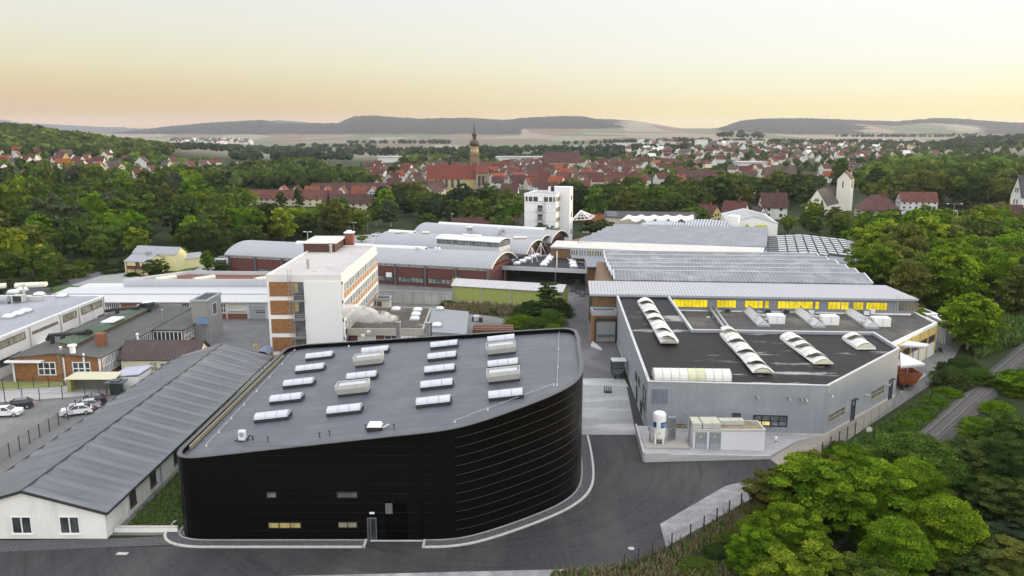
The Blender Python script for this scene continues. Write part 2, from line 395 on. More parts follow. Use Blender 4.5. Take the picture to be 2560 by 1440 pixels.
us=np.concatenate([np.linspace(-1.6,-.72,40)[:-1],np.linspace(-.72,.72,520),np.linspace(.72,1.6,40)[1:]])
ys=np.concatenate([[-300,-120,0,100,200,300,400],np.exp(np.linspace(math.log(450),math.log(4300),90)),np.linspace(4400,6700,60),np.linspace(6900,10600,40),[12500]])
nu,ny_=len(us),len(ys);V=[];rnoise=rg.normal(0,1,(ny_,nu));FO=[]
for j,Y in enumerate(ys):
 for i,u in enumerate(us):
  X=u*max(Y,0)+u*220*(1 if Y<450 else math.exp(-(Y-450)/400))
  z=hgt(X,Y)-.02
  fo=0.0
  if Y>4300:
   xp=1280+F*.982*X/Y;zr=zpix(interp(xp,RX,RY),6600)
   fo=min(1,max(0,(z-22-(0 if xp<1300 or xp>1780 else 32))/14))
   sm=lambda a,b_,v:max(0,min(1,(v-a)/(b_-a)))
   wv_=14*math.sin(Y*.013)+9*math.sin(Y*.029)
   fo*=1-.95*sm(1500,1560,xp+wv_)*(1-sm(1745,1790,xp+wv_))*(1-.5*sm(6100,6500,Y))
   fo*=1-sm(2070,2160,xp+wv_)*(1-sm(2380,2470,xp+wv_))*sm(4500,4800,Y)*(1-sm(5500,5900,Y))
   z+=rnoise[j,i]*3.2*fo*(1 if Y<7000 else 1.5)
  if Y>=12500:z=-50
  V.append((X,Y,z));FO.append(fo)
Fc=[(j*nu+i,j*nu+i+1,(j+1)*nu+i+1,(j+1)*nu+i)for j in range(ny_-1)for i in range(nu-1)]
me=bpy.data.meshes.new('ground');me.from_pydata(V,[],Fc)
at=me.attributes.new('wooded','FLOAT','POINT');at.data.foreach_set('value',FO)
for p in me.polygons:p.use_smooth=True
m,nt,b=base_nodes('land');ge=N(nt,'ShaderNodeNewGeometry')
mp=N(nt,'ShaderNodeMapping');mp.inputs['Scale'].default_value=(.0042,.00125,0);mp.inputs['Rotation'].default_value=(0,0,.25);L(nt,ge.outputs['Position'],mp.inputs[0])
wn=N(nt,'ShaderNodeTexNoise',inp={'Scale':.8,'Detail':2});L(nt,mp.outputs[0],wn.inputs[0])
mxw=N(nt,'ShaderNodeMix',data_type='RGBA',inp={0:.18});L(nt,mp.outputs[0],mxw.inputs[6]);L(nt,wn.outputs[1],mxw.inputs[7])
vo=N(nt,'ShaderNodeTexVoronoi',inp={'Scale':1.0,'Randomness':.9});L(nt,mxw.outputs[2],vo.inputs[0])
sc_=N(nt,'ShaderNodeSeparateColor');L(nt,vo.outputs['Color'],sc_.inputs[0])
fr_=ramp(nt,[(0,(.17,.135,.10)),(.18,(.25,.21,.16)),(.34,(.115,.135,.075)),(.48,(.23,.21,.155)),(.62,(.17,.12,.085)),(.74,(.14,.155,.09)),(.88,(.27,.235,.175))],sc_.outputs[0]);fr_.color_ramp.interpolation='CONSTANT'
fn=N(nt,'ShaderNodeTexNoise',inp={'Scale':.01,'Detail':8,'Roughness':.7});L(nt,ge.outputs['Position'],fn.inputs[0])
mr=N(nt,'ShaderNodeMapRange',inp={1:.3,2:.7,3:.75,4:1.2});L(nt,fn.outputs[0],mr.inputs[0])
v1=N(nt,'ShaderNodeVectorMath',operation='SCALE');L(nt,fr_.outputs[0],v1.inputs[0]);L(nt,mr.outputs[0],v1.inputs[3])
# near ground: meadow and gardens
gn=N(nt,'ShaderNodeTexNoise',inp={'Scale':.06,'Detail':8,'Roughness':.7});L(nt,ge.outputs['Position'],gn.inputs[0])
gr=ramp(nt,[(.35,(.02,.028,.012)),(.55,(.036,.05,.018)),(.7,(.07,.068,.04))],gn.outputs[0])
sepg=N(nt,'ShaderNodeSeparateXYZ');L(nt,ge.outputs['Position'],sepg.inputs[0])
dr=N(nt,'ShaderNodeMapRange',inp={1:1100,2:1500,3:0,4:1});L(nt,sepg.outputs[1],dr.inputs[0])
m1=N(nt,'ShaderNodeMix',data_type='RGBA');L(nt,dr.outputs[0],m1.inputs[0]);L(nt,gr.outputs[0],m1.inputs[6]);L(nt,v1.outputs[0],m1.inputs[7])
wa=N(nt,'ShaderNodeAttribute',attribute_name='wooded');ed=N(nt,'ShaderNodeTexNoise',inp={'Scale':.006,'Detail':5});L(nt,ge.outputs['Position'],ed.inputs[0])
ad=N(nt,'ShaderNodeMath',operation='ADD');L(nt,wa.outputs['Fac'],ad.inputs[0]);L(nt,ed.outputs[0],ad.inputs[1])
wr=N(nt,'ShaderNodeMapRange',inp={1:.82,2:.95,3:0,4:1});L(nt,ad.outputs[0],wr.inputs[0])
wc=N(nt,'ShaderNodeTexVoronoi',inp={'Scale':.035});L(nt,ge.outputs['Position'],wc.inputs[0])
wcr=ramp(nt,[(0,(.052,.050,.044)),(.5,(.032,.033,.030)),(1,(.012,.013,.013))],wc.outputs['Distance'])
m2=N(nt,'ShaderNodeMix',data_type='RGBA');L(nt,wr.outputs[0],m2.inputs[0]);L(nt,m1.outputs[2],m2.inputs[6]);L(nt,wcr.outputs[0],m2.inputs[7])
L(nt,m2.outputs[2],b.inputs['Base Color']);b.inputs['Roughness'].default_value=.95;b.inputs['Specular IOR Level'].default_value=.1
me.materials.append(m);o=bpy.data.objects.new('ground',me);C.collection.objects.link(o);o['kind']='structure'
# ================================================================ surfaces laid on the ground
M_asph=mat('new_asphalt',(.034,.0345,.036),.8,.16,.12,stretch=(1,.25,1),second=((.075,.073,.071),.47,.75,.13,(1,.3,1)),bump=.004,bscale=20)
# tyre tracks sweep round the corner of the hall: streaks that follow circles about its middle
def tracks(m):
 nt=m.node_tree;b=nt.nodes['Principled BSDF'];src=b.inputs['Base Color'].links[0].from_socket;ge=N(nt,'ShaderNodeNewGeometry')
 su=N(nt,'ShaderNodeVectorMath',operation='SUBTRACT');su.inputs[1].default_value=(-3,97,0);L(nt,ge.outputs['Position'],su.inputs[0]);ln=N(nt,'ShaderNodeVectorMath',operation='LENGTH');L(nt,su.outputs[0],ln.inputs[0])
 se=N(nt,'ShaderNodeSeparateXYZ');L(nt,su.outputs[0],se.inputs[0]);at=N(nt,'ShaderNodeMath',operation='ARCTAN2');L(nt,se.outputs[1],at.inputs[0]);L(nt,se.outputs[0],at.inputs[1])
 cb=N(nt,'ShaderNodeCombineXYZ');L(nt,ln.outputs['Value'],cb.inputs[0]);L(nt,at.outputs[0],cb.inputs[1]);mp=N(nt,'ShaderNodeMapping');mp.inputs['Scale'].default_value=(1.1,1.6,1);L(nt,cb.outputs[0],mp.inputs[0])
 no=N(nt,'ShaderNodeTexNoise',inp={'Scale':1.0,'Detail':5,'Roughness':.7});L(nt,mp.outputs[0],no.inputs[0]);r=ramp(nt,[(.3,(.55,.55,.55)),(.5,(1,1,1)),(.62,(1.0,1.0,1.0)),(.8,(1.65,1.62,1.58))],no.outputs[0])
 mu=N(nt,'ShaderNodeMix',data_type='RGBA',blend_type='MULTIPLY',inp={0:1.0});L(nt,src,mu.inputs[6]);L(nt,r.outputs[0],mu.inputs[7]);L(nt,mu.outputs[2],b.inputs['Base Color'])
tracks(M_asph)
M_asphold=mat('old_asphalt',(.15,.15,.145),.9,.14,.18,second=((.22,.215,.20),.5,.7,.12,(1,.4,1)))
M_asphdark=mat('worn_asphalt',(.10,.102,.105),.9,.14,.25,second=((.16,.16,.16),.5,.7,.2,(1,.4,1)))
M_yard=mat('pale_concrete_yard',(.30,.305,.31),.85,.12,.15,stretch=(.5,1.5,1),second=((.44,.44,.44),.5,.62,.12,(.35,1.6,1)))
M_sand=mat('sandy_concrete',(.27,.245,.20),.9,.12,.15,second=((.2,.16,.10),.55,.7,.15,(1,1,1)))
M_gravel=mat('gravel',(.24,.24,.24),.95,.25,.8,second=((.42,.41,.39),.52,.66,.16,(1,1,1)),bump=.04,bscale=6)
M_chips=mat('dark_stone_chips',(.09,.09,.095),.95,.6,6,bump=.05,bscale=9)
M_grass=mat('short_grass',(.045,.075,.018),.95,.4,.5,second=((.10,.09,.045),.55,.7,.3,(1,1,1)),bump=.05,bscale=7)
M_lawn=mat('lawn',(.06,.12,.02),.95,.3,.4,bump=.03)
M_pave=mat('grey_paving',(.14,.145,.15),.9,.12,.5,second=((.2,.2,.19),.5,.7,.3,(1,1,1)))
M_kerb=mat('pale_kerb',(.50,.49,.46),.85,.1,1.2)
M_roadfar=mat('grey_road',(.10,.10,.105),.9,.12,.15)
def P(*px,z=0):return ccw([G2(x,y,z)for x,y in px])
def sheet(name,poly,z,m):return struct(name,drape(ccw(poly),z),m)
sheet('yard_paving',[(-190,76),(-34,76),(8,76),(17,88),(17,262),(-30,262),(-38,232),(-84,232),(-92,200),(-190,200)],.0,M_asphold)
sheet('asphalt_yard',P((-500,1450),(-200,1384),(430,1365),(1000,1300),(1440,1120),(1459,1087),(1600,1087),(1612,1156),(1922,1147),(1974,1184),(1700,1350),(1640,1375),(1545,1418),(1380,1424),(-500,1470)),.012,M_asph)
sheet('gravel_verge',P((-500,1466),(1380,1422),(1545,1416),(1600,1400),(1640,1410),(1450,1640),(-500,1900)),.008,M_gravel)
sheet('gravel_patch',P((1650,1310),(1812,1216),(1830,1211),(1968,1186),(1976,1192),(1665,1368)),.022,M_gravel)
sheet('concrete_yard',P((1440,1087),(1600,1087),(1576,975),(1560,946),(1440,946)),.02,M_yard)
sheet('access_road',P((1440,948),(1560,948),(1541,840),(1470,850),(1475,690),(1405,690),(1405,820),(1440,900)),.016,M_asphdark)
sheet('service_path',P((1700,1120),(1922,1146),(1974,1184),(2060,1140),(2140,1086),(2360,940),(2400,860),(2400,820),(2330,790),(2200,780),(1700,1000)),.02,M_sand)
sheet('service_road',P((2230,1010),(2150,1078),(2362,938),(2410,850),(2380,800),(2330,790),(2330,880),(2250,960)),.028,M_asphold)
sheet('loading_pad',P((2250,940),(2328,930),(2250,985)),.034,M_yard)
sheet('paved_court',[(-68,150),(-46,150),(-46,173),(-68,173)],.01,M_pave)
sheet('grass_strip',[(-41,77.5),(-34,77.5),(-34,130),(-41,130)],.016,M_grass)
sheet('chip_strip',P((-300,1372),(0,1352),(272,1347),(436,1340),(440,1362),(-300,1392)),.02,M_chips)
sheet('left_road',P((-200,760),(120,706),(250,672),(420,655),(560,636),(700,618),(700,628),(600,648),(520,662),(330,690),(130,735),(-200,800)),.012,M_roadfar)
sheet('forecourt',P((180,712),(250,690),(330,680),(360,700),(330,725),(200,725)),.02,mat('light_paving',(.3,.3,.29),.9,.08,.4))
sheet('lawn',P((130,716),(300,712),(310,730),(120,730)),.03,M_lawn)
sheet('lawn_strip',P((425,684),(500,652),(525,646),(520,652),(460,688)),.03,M_lawn)
sheet('drive',P((460,690),(520,655),(560,640),(600,640),(600,690)),.018,M_yard)
sheet('far_car_park',P((860,612),(866,590),(1010,582),(1040,600),(940,612)),.02,mat('light_tarmac',(.36,.36,.37),.9,.08,.2))
sheet('bank_road',P((2100,620),(2130,650),(2190,700),(2170,712),(2110,690),(2080,612)),.03,M_asphold)
sheet('junction_road',P((2090,566),(2160,560),(2200,548),(2330,520),(2330,512),(2200,540),(2130,552)),.03,mat('pale_tarmac',(.3,.3,.31),.9,.08,.2))
sheet('courtyard_earth',P((1110,762),(1420,775),(1420,830),(1280,840),(1270,800),(1180,780)),.014,M_grass)
# railway: straight, ballast bed as terrain, track as a thing
rd=Vector((100.8-22.6,151.8-68.3,0)).normalized();rn=Vector((rd.y,-rd.x,0));r0=Vector((22.6,68.3,0))+rn*1.7
mb=MB();A=r0-rd*30;B=r0+rd*160
mb.hexa([tuple(A-rn*2.4+Vector((0,0,-.1))),tuple(A+rn*2.4+Vector((0,0,-.1))),tuple(B+rn*2.4+Vector((0,0,-.1))),tuple(B-rn*2.4+Vector((0,0,-.1)))][::1],[tuple(A-rn*1.5+Vector((0,0,.35))),tuple(A+rn*1.5+Vector((0,0,.35))),tuple(B+rn*1.5+Vector((0,0,.35))),tuple(B-rn*1.5+Vector((0,0,.35)))])
struct('ballast_bed',mb,mat('ballast',(.065,.062,.058),.95,.5,3,bump=.06,bscale=5))
tr=thing('railway_track',tuple(r0),'single railway track with rusty rails on dark ballast beyond the trees','railway track')
for s_ in(-.72,.72):
 a=A+rn*s_;b2=B+rn*s_;mb=MB();mb.beam((a.x,a.y,.60),(b2.x,b2.y,.60),.07,.04);mb.beam((a.x,a.y,.53),(b2.x,b2.y,.53),.03,.12);mb.beam((a.x,a.y,.46),(b2.x,b2.y,.46),.14,.03)
 mb.build('rail',mat('rail_steel',(.21,.19,.17),.4,.15,2,metal=.5),tr)
sm=MB();hb=Vector((0,0,0));a=-rn*1.25;b2=rn*1.25;sm.beam((a.x,a.y,.39),(b2.x,b2.y,.39),.24,.12)
s0=sm.build('sleeper',mat('sleeper_wood',(.17,.16,.15),.9,.2,2),tr,off=(0,0,0))
for i in range(99):
 c=s0 if i==0 else s0.copy()
 if i:C.collection.objects.link(c);c.parent=tr
 c.location=tuple(rd*(34+i*.78))
# ================================================================ black hall with curved cladding
ZB=lambda x,y:8.6+.115*(x+34.4)
def smooth(pts,k=3):
 for _ in range(k):
  q=[pts[0]]
  for a,b in zip(pts,pts[1:]):q+=[(a[0]*.75+b[0]*.25,a[1]*.75+b[1]*.25),(a[0]*.25+b[0]*.75,a[1]*.25+b[1]*.75)]
  q.append(pts[-1]);pts=q
 return pts
front=[(-34.6,90),(-34.6,75.2),(-28,75.0)];front=smooth([(-34.6,82),(-34.6,75.0),(-27,75.0)],3)
east=smooth([(-12,75.0),(-7.5,74.9),G2(1175,1343),G2(1296,1304),G2(1400,1262),G2(1446,1225),(8.6,91.5),(8.9,100)],3)
back=smooth([(9.15,104),(9.15,110.6),(3,111.8)],3)+smooth([(-25,117.2),(-34.6,119.2),(-34.6,113)],3)
foot=ccw(front+east+back)
bh=thing('factory_hall',(-15,95,0),'black factory hall with curved seamed cladding and grey roof full of skylights, in the foreground','factory hall')
M_black=mat('black_cladding',(.0022,.0022,.0024),.3,.3,.25,stretch=(.3,.3,3),spec=.09)
M_roofblk=corr('dark_roof_membrane',(.082,.088,.105),88,2.1,.004,.5,.14,dark=.16,sharp=True,dirt=(.125,.132,.15))
mb=MB();ring(mb,foot,.35,0,ZB);mb.build('wall',M_black,bh)
mb=MB();ins=inset(foot,.3);mb.prism(ins,lambda x,y:ZB(x,y)-.9,lambda x,y:ZB(x,y)-.55);roofo=mb.build('roof',M_roofblk,bh)
mb=MB();big=inset(foot,-.04)
ring(mb,big,.5,lambda x,y:ZB(x,y)+.003,lambda x,y:ZB(x,y)+.07);mb.build('coping',mat('coping_metal',(.06,.062,.065),.4,.1,1),bh)
mb=MB();mb.hexa([(-34.0,79,ZB(-34,0)-.5),(-33.8,79,ZB(-33.5,0)-.5),(-33.8,114,ZB(-33.5,0)-.5),(-34.0,114,ZB(-34,0)-.5)],[(-34.0,79,ZB(-34,0)-.05),(-33.84,79,ZB(-34,0)-.05),(-33.84,114,ZB(-34,0)-.05),(-34.0,114,ZB(-34,0)-.05)])
mb.build('edge_upstand',mat('tan_flashing',(.24,.21,.13),.6,.1,1),bh)
mj=mat('joint_strip',(.07,.06,.055),.5,.1,1)
for k in range(1,12):
 mb=MB();pts=[p for p in east if p[0]>-6]
 outp=[(p[0],p[1])for p in pts]
 for i in range(len(outp)-1):
  a,b2=outp[i],outp[i+1];za,zb_=ZB(*a)*k/12,ZB(*b2)*k/12
  dx,dy=b2[0]-a[0],b2[1]-a[1];l=math.hypot(dx,dy);nx,ny_2=dy/l*.012,-dx/l*.012
  h=.03
  mb.hexa([(a[0]+nx,a[1]+ny_2,za),(b2[0]+nx,b2[1]+ny_2,zb_),(b2[0]-nx,b2[1]-ny_2,zb_),(a[0]-nx,a[1]-ny_2,za)],[(a[0]+nx,a[1]+ny_2,za+h),(b2[0]+nx,b2[1]+ny_2,zb_+h),(b2[0]-nx,b2[1]-ny_2,zb_+h),(a[0]-nx,a[1]-ny_2,za+h)])
 mb.build('panel_joint',mj,bh)
# faint vertical + horizontal joints on the straight front
mb=MB()
for k in range(1,11):mb.wb((-27,75.0),(-8,74.95),0,19,k*1.02,k*1.02+.02,-.02,.006)
mb.build('front_joint',mat('joint_dark',(.007,.007,.0075),.5),bh)
fp0,fp1=(-35,75.0),(-5,75.0)
def fx(px):return(px-1280)/F*(75.0/ray(px,1200)[1])+35 # distance along the front for a pixel column at mid height
def frontwin(x0,x1,y0,y1,n,gm,name='window'):
 z1=D(x0,y0,75.0)[2];z0=D(x0,y1,75.0)[2];X0=D(x0,y1,75)[0]+35;X1=D(x1,y1,75)[0]+35
 return window(bh,fp0,fp1,X0,X1-X0,z0,z1-z0,n,1,mat('black_frame',(.012,.012,.013),.4),gm,fr=.09,deep=.06,name=name)
M_officeglass=glass('office_glass',(.12,.135,.145),.1)
frontwin(667,692,1229,1245,1,M_officeglass);frontwin(842,894,1229,1245,2,M_officeglass)
frontwin(671,754,1305,1321,3,emis('lit_office',(.75,.55,.08),.42,lo=.35,scale=.9));frontwin(845,894,1304,1320,2,emis('dim_office',(.34,.30,.12),.42,lo=.6))
g0,g1=D(966,1352,75)[0]+35,D(1057,1352,75)[0]+35;gz=D(966,1257,75)[2]
mb=MB();mb.wb(fp0,fp1,g0,g1,0.02,gz,0,.03);mb.wb(fp0,fp1,g0-.1,g0,0,gz+.1,0,.07);mb.wb(fp0,fp1,g1,g1+.1,0,gz+.1,0,.07);mb.wb(fp0,fp1,g0-.1,g1+.1,gz,gz+.1,0,.07)
gate=mb.build('gate',mat('gate_recess_shade',(.0005,.0006,.0007),.8,.3,.4,spec=.03),bh)  # near-black colour stands in for the shade of a recessed opening
mb=MB();mb.wb(fp0,fp1,g0+.02,g0+.72,gz-1.15,gz-.02,0,.12);mb.build('gate_drive_box',mat('gate_box',(.12,.125,.12),.5),gate,off=root_loc(bh))
d0,d1=D(922,1352,75)[0]+35,D(941,1352,75)[0]+35
mb=MB();mb.wb(fp0,fp1,d0,d1,.02,2.3,0,.03);dr_=mb.build('door',glass('door_glass',(.035,.04,.045),.15),bh)
mb=MB();mb.wb(fp0,fp1,d0-.08,d0,.02,2.4,0,.12);mb.wb(fp0,fp1,d1,d1+.08,.02,2.4,0,.12);mb.wb(fp0,fp1,d0-.08,d1+.08,2.4,2.48,0,.12);mb.wb(fp0,fp1,d0+.2,d0+.26,.02,2.3,0,.06);mb.build('door_frame',mat('door_trim',(.12,.125,.13),.5),dr_,off=root_loc(bh))
mb=MB();mb.wb(fp0,fp1,d0+.2,d1-.1,2.95,3.1,0,.14);mb.build('wall_lamp',M_white,bh)
# stone-chip strip with kerb round the hall
def band(path,o0,o1,z0,z1):
 mb=MB();q=[]
 for i,p in enumerate(path):
  a=path[max(0,i-1)];c=path[min(len(path)-1,i+1)];dx,dy=c[0]-a[0],c[1]-a[1];l=math.hypot(dx,dy)
  q.append(((p[0]+dy/l*o0,p[1]-dx/l*o0),(p[0]+dy/l*o1,p[1]-dx/l*o1)))
 for(a0,a1),(b0,b1)in zip(q,q[1:]):
  mb.hexa([(*a1,z0),(*b1,z0),(*b0,z0),(*a0,z0)],[(*a1,z1),(*b1,z1),(*b0,z1),(*a0,z1)])
 return mb
dx0,dx1=g1-35+.2,0
left_run=smooth([(-34.6,79),(-34.6,75.0),(-27,75.0)],3)+[(-20,75.0),(d0-35-.25,75.0)]
right_run=[(g1-35+.2,75.0),(-8.2,75.0)]+[p for p in east if p[0]>-7.5 and p[1]<99]+[(8.9,103.5)]
for run in(left_run,right_run):
 struct('chip_bed',band(run,0.0,1.35,.0,.06),M_chips);struct('kerb',band(run,1.35,1.62,0,.14),M_kerb);struct('plinth_edging',band(run,0.02,.2,0,.11),mat('edging_grey',(.3,.3,.28),.9))
for rx_,s1 in((left_run,1),(right_run,0)):
 e=rx_[-1]if s1 else rx_[0];struct('kerb',MB().box(e[0]-.12,e[0]+.12,e[1]-1.62,e[1],0,.14),M_kerb)
struct('gate_threshold',MB().box(g0-35-1.6,g1-35,74.7,74.95,0,.05),M_kerb)
# ---- skylights on the black hall: rounded domes on a dark upstand, three bays each
M_dome=mat('opal_dome',(.50,.52,.56),.25,.03,1,spec=.5);M_domeseam=mat('dome_seam',(.38,.4,.44),.5)
M_alu=mat('aluminium',(.5,.5,.47),.45,.06,1.5);M_curb=mat('dark_upstand',(.03,.031,.034),.6)
def place(px,py):
 d=ray(px,py);z0=8.6-.55+.115*34.4
 t=(z0-CAMZ)/(d[2]-.115*d[0]);return(d[0]*t,d[1]*t,CAMZ+d[2]*t)
TIL=math.atan(.115);ROT=Matrix.Rotation(-TIL,4,'Y')
def skylight(Ls=3.9,Ws=1.75):
 r=empty('roof_skylight')
 mb=MB();mb.box(-Ls/2,Ls/2,-Ws/2,Ws/2,-.05,.42);mb.build('upstand',M_curb,r)
 mb=MB();n=8
 for j in range(n):
  a0,a1=math.pi*j/n,math.pi*(j+1)/n
  for i in range(3):
   x0,x1=-Ls/2+.05+i*(Ls-.1)/3,-Ls/2+.05+(i+1)*(Ls-.1)/3-.03
   mb.poly([(x0,-Ws/2*math.cos(a0),.42+.5*math.sin(a0)),(x1,-Ws/2*math.cos(a0),.42+.5*math.sin(a0)),(x1,-Ws/2*math.cos(a1),.42+.5*math.sin(a1)),(x0,-Ws/2*math.cos(a1),.42+.5*math.sin(a1))])
 for x in(-Ls/2+.05,Ls/2-.08):
  mb.poly([(x,-Ws/2*math.cos(math.pi*j/n),.42+.5*math.sin(math.pi*j/n))for j in range(n+1)])
 mb.build('dome',M_dome,r)
 mb=MB()
 for x in(-Ls/2+.02,-Ls/6,Ls/6,Ls/2-.06):
  pts=[(x,-(Ws/2+.02)*math.cos(math.pi*j/10),.42+.52*math.sin(math.pi*j/10))for j in range(11)];mb.tube(pts,.025,4)
 mb.build('dome_rib',M_domeseam,r)
 return r
def smoke_vent(Ls=3.7,Ws=1.6):
 """skylight whose flaps stand open: box of aluminium boards round an opal flap"""
 r=empty('smoke_vent')
 mb=MB();mb.box(-Ls/2,Ls/2,-Ws/2,Ws/2,-.05,.3);mb.build('upstand',M_curb,r)
 mb=MB();mb.hexa([(-Ls/2,-Ws/2,.3),(Ls/2,-Ws/2,.3),(Ls/2,Ws/2,.3),(-Ls/2,Ws/2,.3)],[(-Ls/2-.1,-Ws/2-.3,1.05),(Ls/2+.1,-Ws/2-.3,1.05),(Ls/2+.1,Ws/2+.1,1.05),(-Ls/2-.1,Ws/2+.1,1.05)])
 mb.build('housing',M_alu,r)
 mb=MB();a=(-Ls/2-.12,Ls/2+.12,-Ws/2-.32,Ws/2+.12)
 mb.box(a[0],a[1],a[2],a[2]+.07,1.0,1.5);mb.box(a[0],a[1],a[3]-.07,a[3],1.0,1.5);mb.box(a[0],a[0]+.07,a[2]+.07,a[3]-.07,1.0,1.5);mb.box(a[1]-.07,a[1],a[2]+.07,a[3]-.07,1.0,1.5)
 mb.build('side_board',M_alu,r)
 mb=MB();mb.box(a[0]+.3,a[1]-.3,a[2]+.35,a[3]-.45,1.1,1.36);mb.build('flap',M_dome,r)
 return r
sk0=skylight();sv0=smoke_vent();usedk=[0,0]
SK=[(801,889,66,'left row, farthest'),(778,920,70,'left row, fourth from the front'),(750,957,76,'left row, middle one'),(719,996,82,'left row, second from the front'),(684,1041,88,'left row, nearest the front edge'),
 (940,875,66,'second row, tucked behind the farther boxed vent'),(907,940,72,'second row, tucked behind the nearer boxed vent'),(864,1025,85,'second row, nearest the front edge'),
 (1112,861,62,'third row, farthest'),(1107,890,66,'third row, fourth from the front'),(1101,923,70,'third row, middle one'),(1094,961,76,'third row, second from the front'),(1086,1004,82,'third row, nearest the front edge'),
 (1254,847,62,'right row, touching the farther stepped vent'),(1259,909,72,'right row, touching the nearer stepped vent'),(1266,987,80,'right row, alone nearest the front edge')]
for px,py,wd,txt in SK:
 o=sk0 if not usedk[0]else copy_tree(sk0);usedk[0]=1
 o.location=place(px,py+7);o.rotation_euler=(0,-TIL,0);
 tag(o,'white barrel skylight on the black hall, '+txt,'skylight','skylights on the roof of the black hall')
for px,py,txt in[(925,908,'second skylight row, farther of its two'),(886,980,'second skylight row, nearer of its two'),(1255,880,'right skylight row, farther of its two'),(1261,948,'right skylight row, nearer of its two')]:
 o=sv0 if not usedk[1]else copy_tree(sv0);usedk[1]=1
 o.location=place(px,py+4);o.rotation_euler=(0,-TIL,0)
 tag(o,'boxed smoke vent with cream side boards in the '+txt,'smoke vent','boxed smoke vents on the roof of the black hall')
for px,py in((502,1083),(549,1037),(591,994),(631,952),(662,922),(690,897)):
 q=place(px,py);MB().lathe(q,[(.3,0),(.3,.07),(.15,.14)],10).build('roof_drain',M_curb,bh)
for px,py in((670,1103),(799,1093),(824,1088),(985,1072),(914,1073)):
 q=place(px,py);MB().lathe(q,[(.05,0),(.05,.45),(.16,.46),(.16,.52)],8).build('edge_post',M_darksteel,bh)
for px,py in((1040,845),(872,866),(1180,838),(1290,836)):
 q=place(px,py);MB().lathe(q,[(.16,0),(.1,.1),(.05,.2)],8).build('roof_marker',M_white,bh)
# air-conditioner, roof hatch, lightning wire
c=place(608,1102);ac=thing('air_conditioner',c,'white outdoor air conditioner on the left front corner of the black hall roof','air conditioner')
mb=MB();mb.box(c[0]-.42,c[0]+.28,c[1]-.2,c[1]+.25,c[2]+.12,c[2]+1.15);mb.build('casing',M_white,ac)
mb=MB();mb.lathe((0,0,0),[(.26,0),(.26,.02)],14);mb.v=[(c[0]-.07+x,c[1]-.22-z,c[2]+.75+y)for x,y,z in mb.v];mb.build('fan_grille',M_grey,ac)
mb=MB();mb.box(c[0]-.9,c[0]+1.1,c[1]-.15,c[1]-.02,c[2],c[2]+.1);mb.box(c[0]-.7,c[0]+.9,c[1]+.2,c[1]+.3,c[2],c[2]+.1);mb.build('mounting_rail',M_darksteel,ac)
mb=MB();mb.tube([(c[0]+.25,c[1],c[2]+.25),(c[0]+.5,c[1]-.1,c[2]+.2),(c[0]+.7,c[1],c[2]+.6),(c[0]+1.0,c[1],c[2]+.5),(c[0]+1.1,c[1],c[2]+.05)],.08,7);mb.build('hose',M_curb,ac)
c=place(938,1074);rh=thing('roof_hatch',c,'small white domed roof hatch near the front edge of the black hall','roof hatch')
mb=MB();mb.box(c[0]-.8,c[0]+.75,c[1]-.6,c[1]+.6,c[2]-.05,c[2]+.4);mb.build('upstand',M_curb,rh)
mb=MB();mb.hexa([(c[0]-.8,c[1]-.6,c[2]+.45),(c[0]+.75,c[1]-.6,c[2]+.45),(c[0]+.75,c[1]+.6,c[2]+.45),(c[0]-.8,c[1]+.6,c[2]+.45)],[(c[0]-.6,c[1]-.45,c[2]+.75),(c[0]+.6,c[1]-.45,c[2]+.75),(c[0]+.6,c[1]+.45,c[2]+.75),(c[0]-.6,c[1]+.45,c[2]+.75)]);mb.build('lid',M_white,rh)
mb=MB();mb.tube([(c[0]+.8,c[1]-.3,c[2]+.3),(c[0]+1.4,c[1]+.3,c[2]+.45)],.1,8);mb.build('opener_tube',M_alu,rh)
lw=thing('lightning_conductor',place(516,1116),'thin lightning conductor wire on short supports across the black hall roof','lightning conductor')
for a,b2,n in[((516,1116),(737,877),7),((1393,964),(1398,828),3),((1137,1056),(1385,964),3)]:
 mb=MB();pts=[]
 for i in range(n+1):
  q=place(a[0]+(b2[0]-a[0])*i/n,a[1]+(b2[1]-a[1])*i/n);pts.append((q[0],q[1],q[2]+.25));m2_=MB();m2_.lathe(q,[(.1,0),(.05,.12),(.03,.3)],6);m2_.build('support',M_white,lw)
 mb.tube(pts,.022,5);mb.build('wire',mat('wire_alu',(.5,.5,.52),.4),lw)
# ================================================================ long white shed with grey gable roof, left
sh=thing('long_shed',(-49.5,75,0),'long white rendered shed with rippled grey membrane gable roof beside the black hall','shed')
M_ripple=mat('rippled_grey_membrane',(.056,.06,.072),.36,.12,.15,second=((.13,.135,.145),.5,.75,.2,(.3,1.6,1)),spec=1.0)
x0,x1,xr,y0,y1,ze,zr_=-57.4,-41.6,-49.6,75.3,132,3.0,5.3
mb=MB();poly=[(x0,y0),(x1,y0),(x1,y1),(x0,y1)];mb.prism(poly,0,ze,cap=False)
mb.poly([(x0,y0,ze),(x1,y0,ze),(xr,y0,zr_)]);mb.poly([(x1,y1,ze),(x0,y1,ze),(xr,y1,zr_)]);mb.build('wall',M_whitewall,sh)
